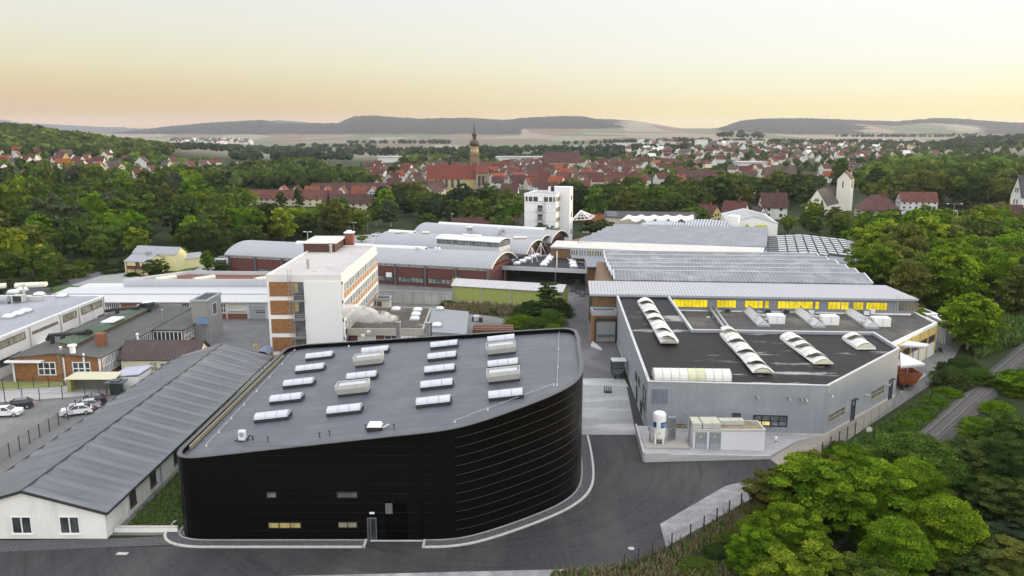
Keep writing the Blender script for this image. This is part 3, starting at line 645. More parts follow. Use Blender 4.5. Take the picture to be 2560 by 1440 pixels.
# roof slopes with sagging bays between the trusses
def slope(xe,xr_,nm):
 mb=MB();nyb=19;sub=8;nx_=6;over=.45
 k=len(mb.v);rows=nyb*sub+1;e=Vector((xe,0,ze));r_=Vector((xr_,0,zr_));d=(e-r_).normalized()
 for j in range(rows):
  y=y0-.35+(y1-y0+.7)*j/(rows-1);ph=(j/sub)%1
  for i in range(nx_+1):
   t=i/nx_;p=r_.lerp(e+d*over,t);sag=-.34*(math.sin(math.pi*ph**2.2))**1.2*math.sin(math.pi*min(.99,t*.98+.01))**.3 if j<rows-1 else 0
   mb.v.append((p.x,y,p.z+.16+sag))
 for j in range(rows-1):
  for i in range(nx_):
   a=k+j*(nx_+1)+i;q=(a,a+1,a+nx_+2,a+nx_+1);mb.f.append(q if xe>xr_ else q[::-1])
 mb.build(nm,M_ripple,sh)
 mb=MB();p0_=r_+Vector((0,0,.12));p1_=e+d*over+Vector((0,0,.12))
 mb.hexa([(p0_.x,y0-.4,p0_.z-.25),(p1_.x,y0-.4,p1_.z-.25),(p1_.x,y0-.3,p1_.z-.25),(p0_.x,y0-.3,p0_.z-.25)],[(p0_.x,y0-.4,p0_.z+.06),(p1_.x,y0-.4,p1_.z+.06),(p1_.x,y0-.3,p1_.z+.06),(p0_.x,y0-.3,p0_.z+.06)])
 mb.box(p1_.x-.06,p1_.x+.08,y0-.3,y1+.3,p1_.z-.2,p1_.z+.03)
 mb.build('fascia',mat('dark_fascia',(.03,.032,.036),.5),sh)
slope(x1,xr,'roof');slope(x0,xr,'roof')
mb=MB();mb.tube([(xr,y0-.4,zr_+.17),(xr,y1+.4,zr_+.17)],.09,6);mb.build('ridge_cap',mat('ridge_dark',(.07,.073,.08),.6),sh)
for px in(27,147):
 a=D(px,1295,y0)[0]-x0
 window(sh,(x0,y0),(x1,y0),a,2.1,.55,1.95,2,1,M_white,M_glass,fr=.12,sill=True)
for Yw in(80.5,85.5,92,98):
 window(sh,(x1,y0),(x1,y1),Yw-y0,1.4,.8,1.5,2,1,mat('dark_frame',(.06,.06,.06),.5),M_glass,fr=.1,sill=True)
mb=MB();mb.wb((x1,y0),(x1,y1),12.8,12.95,0,2.9,.02,.14);mb.build('downpipe',M_grey,sh)
mb=MB()
for yy in(80.0,88.5,95.5):mb.wb((x1,y0),(x1,y1),yy-y0-.3,yy-y0-.05,0,2.8,0,.08)
mb.build('pilaster',M_whitewall,sh)
wl=thing('garden_wall',(-38,77,0),'low pale wall closing the grass strip between the white shed and the black hall','wall')
mb=MB();mb.box(-41.5,-34.9,76.6,76.85,0,.55);mb.build('wall_body',M_whitewall,wl);mb=MB();mb.box(-41.5,-34.9,76.55,76.9,.553,.63);mb.build('coping',M_kerb,wl)
# ================================================================ four-storey white office block in the middle
ob=thing('office_block',(-38.5,163,0),'four-storey white office block with orange window panels and brick end bays, centre left','office block')
T=15.3;x0,x1,y0,y1=-45.2,-31.4,144.0,182.5
M_whiteblk=mat('white_block_render',(.76,.755,.73),.8,.04,.2)
M_roofpale=mat('pale_roof_gravel',(.47,.445,.43),.9,.08,.2,second=((.24,.13,.10),.60,.68,.16,(1,.6,1)))
poly=[(x0,y0),(x1,y0),(x1,y1),(x0,y1)]
mb=MB();mb.box(x0+.02,x1-.02,y0+.02,y1,0,T-.4);mb.build('wall',M_whiteblk,ob)
mb=MB();ring(mb,poly,.3,T-1.25,T);mb.build('parapet',mat('parapet_white',(.66,.65,.62),.8,.05,.3),ob)
mb=MB();mb.box(x0+.3,x1-.3,y0+.3,y1-.3,T-.39,T-.3);mb.build('roof',M_roofpale,ob)
mb=MB();mb.wb((x0,y0),(x1,y0),6.9,13.65,0,T-1.25,.0,.35);mb.build('blank_end_panel',mat('smooth_white_panel',(.74,.74,.73),.7,.02,.15),ob)
fh=3.5
for k in range(4):
 zz=T-1.35-(k+1)*fh
 mb=MB();mb.wb((x0,y0),(x1,y0),.45,4.75,zz+.75,zz+fh-.03 if k else zz+fh-.02,0,.06);mb.build('brick_bay',M_brickO,ob)
 mb=MB();mb.wb((x0,y0),(x1,y0),4.85,6.8,zz+.1,zz+fh-.05,0,.04);dk=mb.build('stair_opening',glass('stair_glass',(.10,.105,.11),.2),ob)
 if k in(0,1):
  mb=MB();mb.wb((x0,y0),(x1,y0),5.0,5.75,zz+1.4,zz+3.2,0,.07);mb.build('lit_pane',emis('stair_glow',(.5,.36,.06),.5,lo=.5),dk,off=root_loc(ob))
 mb=MB()
 for h in(.25,.7,1.1):mb.beam((x0+4.7,y0-1.0,zz+h),(x0+6.85,y0-1.0,zz+h),.05);mb.beam((x0+6.85,y0-1.0,zz+h),(x0+6.85,y0,zz+h),.05)
 for q in range(6):mb.beam((x0+4.7+q*.43,y0-1.0,zz),(x0+4.7+q*.43,y0-1.0,zz+1.1),.035)
 mb.box(x0+4.7,x0+6.85,y0-1.0,y0-.06,zz-.12,zz+.0)
 mb.build('balcony',M_steel,ob)
lad=MB()
for dx in(-.3,.3):lad.beam((x0+4.4+dx,y0-.55,.5),(x0+4.4+dx,y0-.55,T+1.1),.05)
for i in range(52):lad.beam((x0+4.1,y0-.55,.6+i*.3),(x0+4.7,y0-.55,.6+i*.3),.03)
for i in range(18):
 z=2.4+i*.8;lad.tube([(x0+4.1,y0-.55,z),(x0+4.0,y0-.95,z),(x0+4.4,y0-1.25,z),(x0+4.8,y0-.95,z),(x0+4.7,y0-.55,z)],.025,4)
lad.build('caged_ladder',M_steel,ob)
# long side: panels and windows
n=14;bw=(y1-y0-1.0)/n;M_orange=mat('orange_panel',(.42,.18,.03),.6,.12,1.2)
p0,p1=(x1,y0),(x1,y1)
for k in range(4):
 zz=T-1.35-(k+1)*fh
 mb=MB();mb.wb(p0,p1,0,y1-y0,zz+fh-.55,zz+fh-.02,0,.22);mb.build('floor_band',M_whiteblk,ob)
 for i in range(n):
  a=.5+i*bw
  mb=MB();mb.wb(p0,p1,a+.08,a+bw-.08,zz+.02,zz+1.1,0,.05);mb.build('spandrel_panel',M_orange,ob)
  gm=[M_glassgrey,glass('blind_glass',(.42,.42,.34),.3),M_glass][(i*5+k*3+i*i)%3]
  window(ob,p0,p1,a+.06,bw-.12,zz+1.15,1.72,2,1,M_white,gm,fr=.1,deep=.12,out=.05)
mb=MB()
for i in range(n+1):mb.wb(p0,p1,.45+i*bw-.05,.45+i*bw+.08,.3,T-1.3,0,.25)
mb.build('mullion',M_white,ob)
mb=MB();mb.wb(p0,p1,0,.45,0,T-1.25,0,.28);mb.build('corner_pier',M_whiteblk,ob)
# roof structures
ph=MB();q0=G2(757,627,T);q1=G2(838,627,T)
mb=MB();mb.box(q0[0]+.2,q1[0],q0[1],q0[1]+11.5,T-.3,T+1.6);pn=mb.build('penthouse',mat('maroon_cladding',(.08,.038,.03),.7,.08,.5),ob)
mb=MB();mb.box(q0[0]-.1,q1[0]+.3,q0[1]-.3,q0[1]+11.8,T+1.603,T+1.8);mb.build('penthouse_roof',mat('pale_roof',(.6,.58,.55),.8),pn,off=root_loc(ob))
mb=MB();mb.box(q1[0]+.32,q1[0]+2.1,q0[1]+9.2,q0[1]+11.2,T-.3,T+2.7);ch=mb.build('chimney',mat('red_chimney_brick',(.22,.075,.045),.85,.12,2),ob)
mb=MB();mb.box(q1[0]+.1,q1[0]+2.3,q0[1]+9.0,q0[1]+11.4,T+2.703,T+2.95);mb.box(q1[0]+.6,q1[0]+1.6,q0[1]+9.8,q0[1]+10.8,T+2.95,T+3.3);mb.build('chimney_cap',M_white,ch,off=root_loc(ob))
for px,py,h in((771,671,1.9),(827,633,1.9)):
 c=G(px,py,T-.3);mb=MB();mb.lathe(c,[(.3,0),(.3,h-.4),(.22,h-.4),(.22,h-.25),(.42,h-.25),(.3,h)],14);mb.build('vent_pipe',M_steel,ob)
# ================================================================ low gravel-roofed building beside the office block
lb=thing('low_workshop',(-25,155,0),'low workshop with mossy gravel roof, concrete fascia and small white domes behind the steam','workshop')
zt=4.6
pts=[G2(868,822,zt),G2(1059,822,zt),G2(1079,769,zt),G2(938,766,zt)];pts[0]=(x1+.3,pts[0][1]);pts[3]=(x1+.3,pts[3][1]);poly=ccw(pts)
mb=MB();mb.prism(inset(poly,.4),0,zt-1.2);mb.build('wall',M_brickR,lb)
mb=MB();ring(mb,poly,.35,zt-1.3,zt);mb.build('fascia',mat('concrete_fascia',(.36,.35,.29),.9,.12,.3),lb)
M_mossroof=mat('mossy_gravel_roof',(.085,.075,.065),.95,.25,.4,second=((.30,.24,.17),.56,.72,.2,(1,1,1)))
mb=MB();mb.prism(inset(poly,.35),zt-.35,zt-.22);mb.build('roof',M_mossroof,lb)
a,b2=poly[0],poly[1]
fp=sorted([p for p in poly],key=lambda p:p[1])[:2];fp.sort();wp0=(fp[0][0]+.4,fp[0][1]+.4);wp1=(fp[1][0]-.4,fp[1][1]+.4)
window(lb,wp0,wp1,1.5,3.4,.1,3.1,1,1,M_white,mat('roller_door',(.52,.53,.47),.6,.05,1,stretch=(1,1,8)),name='roller_door')
window(lb,wp0,wp1,6.6,5.2,.8,2.4,4,1,M_white,M_glass)
def dome(loc,label,r=.75,group=None,sx=1.0,name='roof_dome'):
 o=thing(name,loc,label,'roof dome',group)
 mb=MB();mb.box(-r*sx,r*sx,-r,r,-.05,.28);mb.build('upstand',M_grey,o,off=(0,0,0))
 mb=MB();k=12
 for zz,f in((.28,1.0),(.45,.92),(.58,.7),(.64,.3)):mb.v+=[(math.copysign(abs(math.cos(2*math.pi*j/k+.26))**.5,math.cos(2*math.pi*j/k+.26))*r*f*sx,math.copysign(abs(math.sin(2*math.pi*j/k+.26))**.5,math.sin(2*math.pi*j/k+.26))*r*f,zz)for j in range(k)]
 for i in range(3):mb.f+=[(i*k+j,i*k+(j+1)%k,(i+1)*k+(j+1)%k,(i+1)*k+j)for j in range(k)]
 mb.f.append(tuple(range(3*k,4*k)));mb.build('dome',mat('white_dome',(.72,.72,.70),.35,.03,1),o,off=(0,0,0),smooth=True);return o
dm0=None
def put_dome(px,py,z,label,group,r=.75):
 global dm0
 c=G(px,py,z)
 if dm0 is None:dm0=dome(c,label,.75,group);o=dm0
 else:o=copy_tree(dm0);o.location=c;tag(o,label,'roof dome',group)
 o.scale=(r/.75,r/.75,r/.75)
for px,py,t in((990,776,'leftmost of four, beside the steam'),(1044,778,'farthest of the row of three'),(1040,789,'middle of the row of three'),(1037,800,'nearest of the row of three')):
 put_dome(px,py,zt-.22,'white dome on the mossy gravel roof, '+t,'domes on the mossy gravel roof',.95)
ga=thing('grey_annex',(-5,160,0),'grey sheet-metal annex with lean-to roof right of the mossy gravel roof','annex')
pts=[G2(1070,829,4.2),G2(1163,834,4.2),G2(1169,777,4.4),G2(1082,769,4.4)];poly=ccw(pts)
mb=MB();mb.prism(poly,0,4.0);mb.build('wall',mat('light_sheet',(.42,.43,.45),.6,.05,.4),ga)
mb=MB();mb.prism(inset(poly,-.25),4.0,4.22);mb.build('roof',mat('blue_grey_roof',(.235,.25,.27),.6,.04,.2),ga)
put_dome(1100,774,4.25,'white dome on the farther edge of the grey annex roof',None,.8);put_dome(1092,816,4.25,'white dome on the nearer edge of the grey annex roof',None,.9)
lt=thing('corrugated_lean_to',(-10,145,0),'light corrugated lean-to roof peeking over the black hall behind the steel flue','lean-to')
pts=[G2(1000,846,3.2),G2(1064,838,3.2),G2(1068,826,3.6),G2(1008,826,3.6)];poly=ccw(pts)
mb=MB();mb.prism(poly,3.1,3.25);mb.build('roof',corr('light_corrugated',(.56,.57,.58),0,.8,dark=.4),lt);mb=MB();mb.prism(inset(poly,.3),0,3.097);mb.build('wall',M_whitewall,lt)
fl=thing('steel_flue',G(996,858,0),'thick pale steel flue that blows white steam, between office block and black hall','flue')
c=G2(996,838,3);c=(c[0],c[1],0);c=(D(996,830,133)[0],133,0);zt_=D(996,803,133)[2]
mb=MB();mb.lathe(c,[(.42,0),(.42,zt_-.15),(.46,zt_-.15),(.46,zt_)],20);mb.build('pipe',mat('flue_sheet',(.55,.55,.57),.4,.04,1),fl,smooth=True)
mb=MB();mb.lathe((c[0],c[1],zt_),[(.36,-.02),(.36,.03)],16);mb.build('mouth',M_curb,fl)
c2=D(1071,838,139);f2=thing('vent_stack',(c2[0],c2[1],0),'short silver vent stack with flared cap at the corner of the mossy gravel roof','vent stack');z2=D(1071,806,139)[2]
mb=MB();mb.lathe((c2[0],c2[1],0),[(.5,0),(.5,z2-.5),(.62,z2-.45),(.62,z2),(.4,z2)],16);mb.build('pipe',M_steel,f2,smooth=False)
c3=D(1078,838,138);f3=thing('black_pipe',(c3[0],c3[1],0),'thin black pipe right of the short silver vent stack','pipe');z3=D(1078,806,138)[2]
mb=MB();mb.tube([(c3[0],c3[1],0),(c3[0],c3[1],z3)],.13,8);mb.build('pipe',M_curb,f3)
# steam: volume puffs in one mesh
m,nt,b=base_nodes('steam');nt.nodes.remove(b);o_=nt.nodes['Material Output']
pv=N(nt,'ShaderNodeVolumePrincipled');pv.inputs['Color'].default_value=(.97,.96,.95,1);pv.inputs['Anisotropy'].default_value=0
tc=N(nt,'ShaderNodeTexCoord');no=N(nt,'ShaderNodeTexNoise',inp={'Scale':.8,'Detail':7,'Roughness':.6});L(nt,tc.outputs['Object'],no.inputs[0])
mr=N(nt,'ShaderNodeMapRange',inp={1:.42,2:.68,3:0.0,4:2.2});L(nt,no.outputs[0],mr.inputs[0]);L(nt,mr.outputs[0],pv.inputs['Density'])
pv.inputs['Emission Strength'].default_value=0;L(nt,pv.outputs[0],o_.inputs['Volume'])
import bmesh
bm=bmesh.new();r2=random.Random(5)
for i in range(42):
 t=i/41;X=c[0]-.1-t*8.6;Z=zt_+.35+.9*t+r2.uniform(-.55,.55)*t**.5;Y=c[1]-.2+t*1.6+r2.uniform(-.5,.5);rad=.45+.95*t**.6*r2.uniform(.7,1.25)
 bmesh.ops.create_icosphere(bm,subdivisions=2,radius=rad,matrix=Matrix.Translation((X,Y,Z))@Matrix.Diagonal((1.15,1,.95,1)))
me=bpy.data.meshes.new('steam_src');bm.to_mesh(me);me.materials.append(m);so=bpy.data.objects.new('steam',me);C.collection.objects.link(so)
rmod=so.modifiers.new('r','REMESH');rmod.mode='VOXEL';rmod.voxel_size=.22
tag(so,'drifting plume of white steam blowing left from the pale steel flue','steam',kind='stuff')
# little glazed-top kiosk behind
kk=G2(953,769,0);kc=(kk[0],176,0);kc=(D(957,765,176)[0],176)
kz=D(957,751,176)[2]
ko=thing('lift_kiosk',(kc[0],kc[1],0),'small white and brown shaft kiosk with dark framed top beside the concrete wall','kiosk')
mb=MB();mb.box(kc[0]-1.5,kc[0]+1.5,kc[1]-.2,kc[1]+3,0,kz);mb.build('wall',mat('beige_panel',(.62,.58,.5),.8),ko)
mb=MB();mb.wb((kc[0]-1.5,kc[1]-.2),(kc[0]+1.5,kc[1]-.2),.2,1.3,0,kz-.2,0,.05);mb.build('door',mat('brown_door',(.14,.07,.04),.6),ko)
mb=MB();ring(mb,[(kc[0]-1.7,kc[1]-.4),(kc[0]+1.7,kc[1]-.4),(kc[0]+1.7,kc[1]+3.2),(kc[0]-1.7,kc[1]+3.2)],.35,kz,kz+.5);mb.build('roof_rim',M_grey,ko)
mb=MB();mb.box(kc[0]-1.35,kc[0]+1.35,kc[1]-.05,kc[1]+2.85,kz+.1,kz+.2);mb.build('roof_opening',M_curb,ko)
# ================================================================ big flat white hall, far left
fw=thing('flat_roof_hall',(-100,148,0),'large white flat-roofed hall with strip windows and rooftop machinery at the left edge','factory hall')
zt=7.0;xe=-86.6;ya,yb=118.0,165.5;poly=[(-125,ya),(xe,ya),(xe,yb),(-125,yb)]
mb=MB();mb.prism(poly,0,zt-.3);mb.build('wall',M_whitewall,fw)
mb=MB();mb.prism(inset(poly,.25),zt-.29,zt-.12);mb.build('roof',mat('light_grey_membrane',(.29,.30,.33),.7,.07,.1,second=((.4,.4,.42),.5,.8,.1,(1,1,1))),fw)
mb=MB();ring(mb,inset(poly,-.12),.4,zt-.35,zt);mb.build('eaves_trim',M_white,fw)
p0,p1=(xe,ya),(xe,yb)
M_stripglass=glass('strip_glass',(.30,.27,.20),.3);M_olive=mat('olive_frame',(.17,.165,.14),.6)
for a,w_,zz,h in((1,6.6,5.0,1.3),(9.2,5.3,4.9,1.35),(14.7,4.6,4.9,1.35),(21.4,8.2,5.1,.55),(31.4,4.9,4.85,1.45),(38.0,4.2,4.85,1.5),(42.4,3.9,4.85,1.5)):
 window(fw,p0,p1,a,w_,zz,h,1 if h>1 else 6,1,M_olive,M_stripglass,fr=.16,deep=.1)
for a,w_,zz,h in((1.0,6.5,.8,2.2),(11.5,6,1.9,1.2),(27,7.5,1.7,1.4),(38,5,1.9,1.1),(44,2.5,2.2,1.0)):
 window(fw,p0,p1,a,w_,zz,h,3,1,M_darksteel,M_glass,fr=.12,deep=.16)
for a in(8.0,20.6,30.4,37.0,46.8):
 mb=MB();mb.wb(p0,p1,a,a+.16,0,zt-.3,.02,.18);mb.build('downpipe',mat('pipe_tan',(.42,.4,.34),.6),fw)
aw=MB();aw.hexa([(xe,140.5,3.0),(xe+2.2,140.5,2.5),(xe+2.2,146.5,2.5),(xe,146.5,3.0)],[(xe,140.5,3.08),(xe+2.2,140.5,2.58),(xe+2.2,146.5,2.58),(xe,146.5,3.08)]);aw.build('door_canopy',M_white,fw)
for i,(px,py,t)in enumerate([(23,795,'nearest of three near the eaves'),(46,788,'middle of three near the eaves'),(65,781,'farthest of three near the eaves'),(33,733,'left of the far row'),(55,727,'behind the far row beside the vault'),(98,739,'middle of the far row'),(155,743,'right end of the far row')]):
 put_dome(px,py,zt-.1,'flat white dome on the big left hall roof, '+t,'flat domes on the big left hall roof',.95)
vs=thing('machine_unit',G(43,758,zt),'boxy cooling unit with dark grille front on the big left hall roof','cooling unit');c=G(43,758,zt-.12)
mb=MB();mb.box(c[0]-.9,c[0]+1.0,c[1],c[1]+1.6,c[2]+.2,c[2]+1.55);mb.build('casing',M_alu,vs);mb=MB();mb.box(c[0]-.8,c[0]+.9,c[1]-.05,c[1]-.003,c[2]+.3,c[2]+1.45);mb.build('grille',M_curb,vs)
mb=MB();mb.beam((c[0]-.8,c[1]+.1,c[2]),(c[0]-.8,c[1]+1.5,c[2]),.2,.3);mb.beam((c[0]+.8,c[1]+.1,c[2]),(c[0]+.8,c[1]+1.5,c[2]),.2,.3);mb.build('feet',M_grey,vs)
c=G(62,752,zt-.12);vs=thing('exhaust_stack',c,'thin upright exhaust pipe standing beside the cooling unit on the left hall','exhaust pipe');mb=MB();mb.lathe(c,[(.22,0),(.22,3.0),(.35,3.1),(.35,3.5),(.2,3.5)],10);mb.build('pipe',M_alu,vs)
mb=MB();mb.box(c[0]+.2,c[0]+3.6,c[1]-.3,c[1]+.5,c[2]+.05,c[2]+.9);mb.build('duct',M_alu,vs)
c=G(12,760,zt-.12);vs=thing('fan_unit',c,'round-ended grey fan unit at the left edge of the big left hall roof','fan unit');mb=MB();mb.tube([(c[0]-1.2,c[1]+.5,c[2]+.8),(c[0]+.6,c[1]+.5,c[2]+.8)],.8,14);mb.build('drum',M_grey,vs);mb=MB();mb.box(c[0]-1.2,c[0]+.6,c[1]-.1,c[1]+1.1,c[2],c[2]+.3);mb.build('base',M_steel,vs)
def vault_light(a,b2,wd,z,rise,label,name='vault_skylight',m=None,group=None,seams=6,cat='skylight'):
 """barrel rooflight along the line a->b2, width wd, standing on a low curb"""
 a=Vector((a[0],a[1],0));b2=Vector((b2[0],b2[1],0));d=(b2-a).normalized();nn=Vector((-d.y,d.x,0))*wd/2;l=(b2-a).length
 o=thing(name,(a.x,a.y,z),label,cat,group)
 mb=MB();q=[a-nn,b2-nn,b2+nn,a+nn];mb.prism(ccw([(p.x,p.y)for p in q]),z-.05,z+.3);mb.build('curb',M_alu,o)
 mb=MB();k=10;arc=[(math.cos(math.pi*j/k),math.sin(math.pi*j/k))for j in range(k+1)]
 for j in range(k):
  (c0,s0_),(c1,s1_)=arc[j],arc[j+1]
  pp=lambda base,cc,ss:tuple(base+nn*cc*.97+Vector((0,0,z+.3+rise*ss)))
  mb.poly([pp(a,c0,s0_),pp(b2,c0,s0_),pp(b2,c1,s1_),pp(a,c1,s1_)])
 for base in(a,b2):mb.poly([tuple(base+nn*cc*.97+Vector((0,0,z+.3+rise*ss)))for cc,ss in arc])
 mb.build('glazing',m or mat('milky_glazing',(.66,.66,.61),.35,.05,.8),o)
 mb=MB()
 for i in range(seams+1):
  base=a+d*(l*i/seams);mb.tube([tuple(base+nn*cc+Vector((0,0,z+.3+(rise+.03)*ss)))for cc,ss in arc],.045,4)
 mb.build('glazing_bar',M_alu,o);return o
M_creamglaze=mat('cream_glazing',(.66,.63,.48),.4,.05,.8)
vault_light(G2(40,716,zt),G2(116,713,zt),2.2,zt-.12,.6,'cream vault skylight at the far end of the big left hall, right of its twin',m=M_creamglaze)
vault_light(G2(-60,722,zt),G2(16,716,zt),2.2,zt-.12,.6,'cream vault skylight cut by the left picture edge on the big left hall',m=M_creamglaze)
# ================================================================ brick workshop with mossy roof and green lantern
bw_=thing('brick_workshop',(-76,146,0),'orange-brick workshop with mossy dark roof and green ridge lantern, left','workshop')
M_moss=mat('mossy_felt_roof',(.085,.087,.084),.85,.15,.3,stretch=(3,.4,1),second=((.085,.095,.06),.55,.75,.15,(1,1,1)))
bx0,bx1,by0,by1=-83,-68.6,127.8,166;ze=4.3;zr2=5.0;xm=-75.8
mb=MB();mb.box(bx0,bx1,by0,by1,0,ze-.1);mb.poly([(bx0,by0,ze-.1),(bx1,by0,ze-.1),(xm,by0,zr2-.1)]);mb.build('wall',M_brickO,bw_)
mb=MB()
for xa,xb,za,zb_ in((bx0-.5,xm,ze-.08,zr2),(xm,bx1+.5,zr2,ze-.08)):
 mb.hexa([(xa,by0-.5,za-.12),(xb,by0-.5,zb_-.12),(xb,by1,zb_-.12),(xa,by1,za-.12)],[(xa,by0-.5,za+.06),(xb,by0-.5,zb_+.06),(xb,by1,zb_+.06),(xa,by1,za+.06)])
mb.build('roof',M_moss,bw_)
an=[(-68.6,147),(-62.6,147),(-62.6,161),(-68.6,163)]
mb=MB();mb.prism(an,0,4.0);mb.build('annex_wall',mat('annex_brown_brick',(.22,.10,.06),.85,.1,1),bw_)
mb=MB();mb.prism([(-68.0,146.6),(-62.1,146.6),(-62.1,161.6),(-68.0,163)],lambda x,y:4.003,lambda x,y:4.2);mb.build('annex_roof',M_moss,bw_)
M_lantern=mat('green_lantern_roof',(.045,.078,.04),.7,.15,.3,stretch=(1,.3,1),second=((.14,.15,.12),.5,.8,.2,(1,1,1)))
mb=MB();mb.hexa([(xm-1.2,131,5.0),(xm+1.3,131,4.9),(xm+1.3,164,4.9),(xm-1.2,164,5.0)],[(xm-1.2,131,5.9),(xm+1.3,131,5.45),(xm+1.3,164,5.45),(xm-1.2,164,5.9)]);ln=mb.build('lantern',mat('lantern_side',(.18,.11,.07),.8,.2,.6),bw_)
mb=MB();mb.hexa([(xm-1.5,130.8,5.93),(xm+1.6,130.8,5.42),(xm+1.6,164.3,5.42),(xm-1.5,164.3,5.93)],[(xm-1.5,130.8,6.03),(xm+1.6,130.8,5.52),(xm+1.6,164.3,5.52),(xm-1.5,164.3,6.03)]);mb.build('lantern_roof',M_lantern,ln,off=root_loc(bw_))
for ya_,yb_ in((145,149.5),(159.5,163.8)):
 mb=MB()
 for i in range(3):mb.box(xm-1.2,xm+1.2,ya_+i*(yb_-ya_)/3,ya_+(i+1)*(yb_-ya_)/3-.15,5.9,6.15)
 mb.build('roof_window',M_white,bw_)
for a in(3.9,9.9-.2):window(bw_,(bx0,by0),(bx1,by0),a,3.0,1.1,2.3,3,2,M_white,M_glass,fr=.14,deep=.1)
for a in(.5,3.6):window(bw_,(bx1,by0),(bx1,by1),a,2.7,1.0,2.8,5,2,M_white,M_glassgrey,fr=.12,deep=.1)
window(bw_,(bx1,by0),(bx1,by1),12.5,6.5,1.2,2.6,8,1,M_white,M_glassgrey,fr=.12,deep=.1)
window(bw_,(-68.6,147),(-62.6,147),.3,5.5,1.2,2.6,7,1,M_white,M_glass,fr=.14,deep=.1)
for a in(.3,4.0,9.2):window(bw_,(-62.6,147),(-62.6,161),a,3.3 if a<9 else 3.5,1.6,2.2,5,2,M_white,M_glass,fr=.12,deep=.1)
mb=MB();mb.box(bx0-.9,bx0+5.2,by0-1.2,by0-.1,3.55,3.8);mb.build('entrance_canopy',M_white,bw_)
for px_,za_,zb2,r_ in((-.1,0,3.5,.16),(8.4,0,4.2,.13),(11.8,1.4,4.9,.17)):MB().tube([(bx0+px_,by0-.18,za_),(bx0+px_,by0-.18,zb2)],r_,8).build('downpipe',M_white,bw_)
mb=MB();mb.box(bx1-.3,bx1+.05,by0-.08,by0-.003,0,4.1);mb.build('corner_post',M_white,bw_)
c=(-73.3,137);mb=MB();mb.box(-72.2,-70.7,133.4,134.8,4.4,6.7);mb.build('chimney',mat('old_chimney_brick',(.22,.09,.05),.85,.2,2),bw_)
for px,py,z,r_,h in((182,881,4.9,.55,1.5),(152,876,4.9,.2,.8),(407,800,4.7,.22,2.3),(345,856,4.3,.2,1.8)):
 c=G(px,py,z);mb=MB();mb.lathe((c[0],c[1],z-.1),[(r_*.8,0),(r_*.8,h*.75),(r_*1.3,h*.8),(r_*1.3,h*.95),(r_*.5,h)],12);mb.build('roof_vent',M_white if r_>.4 or h<1.9 else M_steel,bw_)
lad=MB();lx=bx0+8.0
for q in(-.25,.25):lad.beam((lx+q,by0-.4,1.5),(lx+q,by0-.4,5.6),.06);lad.beam((lx+q+.0,by0+.6,4.6),(lx+q,by0+.6,5.6),.05);lad.beam((lx+q,by0-.4,5.6),(lx+q,by0+.6,5.6),.05)
for i in range(11):lad.beam((lx-.25,by0-.4,1.7+i*.33),(lx+.25,by0-.4,1.7+i*.33),.04)
lad.build('roof_ladder',M_steel,bw_)
# black duct runs on the mossy roof
for pts,lab in(([(118,850),(124,838),(150,836),(186,834),(206,831),(218,826),(230,830)],'nearer'),([(264,778),(285,773),(320,771),(342,770),(352,762),(372,761),(384,758)],'farther')):
 o=None
 zs=[5.2,6.1,6.1,6.1,6.2,6.5,6.0]
 w3=[G(px,py,z)for(px,py),z in zip(pts,zs)]
 o=thing('exhaust_duct',w3[0],'fat black exhaust duct on short legs along the mossy roof, the '+lab+' of two','duct','black ducts on the mossy roof')
 mb=MB();mb.tube(w3,.34,10);mb.build('pipe',M_curb,o)
 mb=MB()
 for i in range(5):
  t=.2+i*.16;k_=t*6;a=int(k_);p=Vector(w3[a]).lerp(Vector(w3[a+1]),k_-a);mb.box(p.x-.28,p.x+.28,p.y-.28,p.y+.28,4.4,p.z-.2)
 mb.build('leg',M_curb,o)
# stair tower
st=thing('dust_filter_house',G(500,790,0),'grey metal-clad filter house with small blue hopper at the back of the mossy roof','filter house')
zt_=8.6;q=[G2(478,753,zt_),G2(517,753,zt_)];a0=(q[0][0],q[0][1]);a1=(q[1][0],q[1][1])
mb=MB();mb.box(a0[0],a1[0],a0[1],a0[1]+7.5,0,zt_-.1);mb.build('wall',corr('grey_cladding',(.28,.28,.27),0,.5,dark=.15),st)
mb=MB();ring(mb,[(a0[0]-.2,a0[1]-.2),(a1[0]+.2,a0[1]-.2),(a1[0]+.2,a0[1]+7.7),(a0[0]-.2,a0[1]+7.7)],.4,zt_-.098,zt_+.25);mb.build('roof_rim',M_grey,st)
mb=MB();mb.box(a0[0]+.2,a1[0]-.2,a0[1]+.2,a0[1]+7.3,zt_-.09,zt_);mb.build('roof',M_curb,st)
window(st,(a1[0],a0[1]),(a1[0],a0[1]+7.5),2.5,2.2,5.2,2.3,1,1,M_white,M_glass)
mb=MB();cx,cy=a0[0]+1.9,a0[1]-1.2;mb.hexa([(cx-.7,cy-.5,4.4),(cx+1.5,cy-.5,4.4),(cx+1.5,cy+.9,4.4),(cx-.7,cy+.9,4.4)],[(cx-.1,cy-.2,5.6),(cx+.8,cy-.2,5.6),(cx+.8,cy+.7,5.6),(cx-.1,cy+.7,5.6)]);mb.build('hopper',mat('blue_hopper',(.10,.17,.27),.5),st)
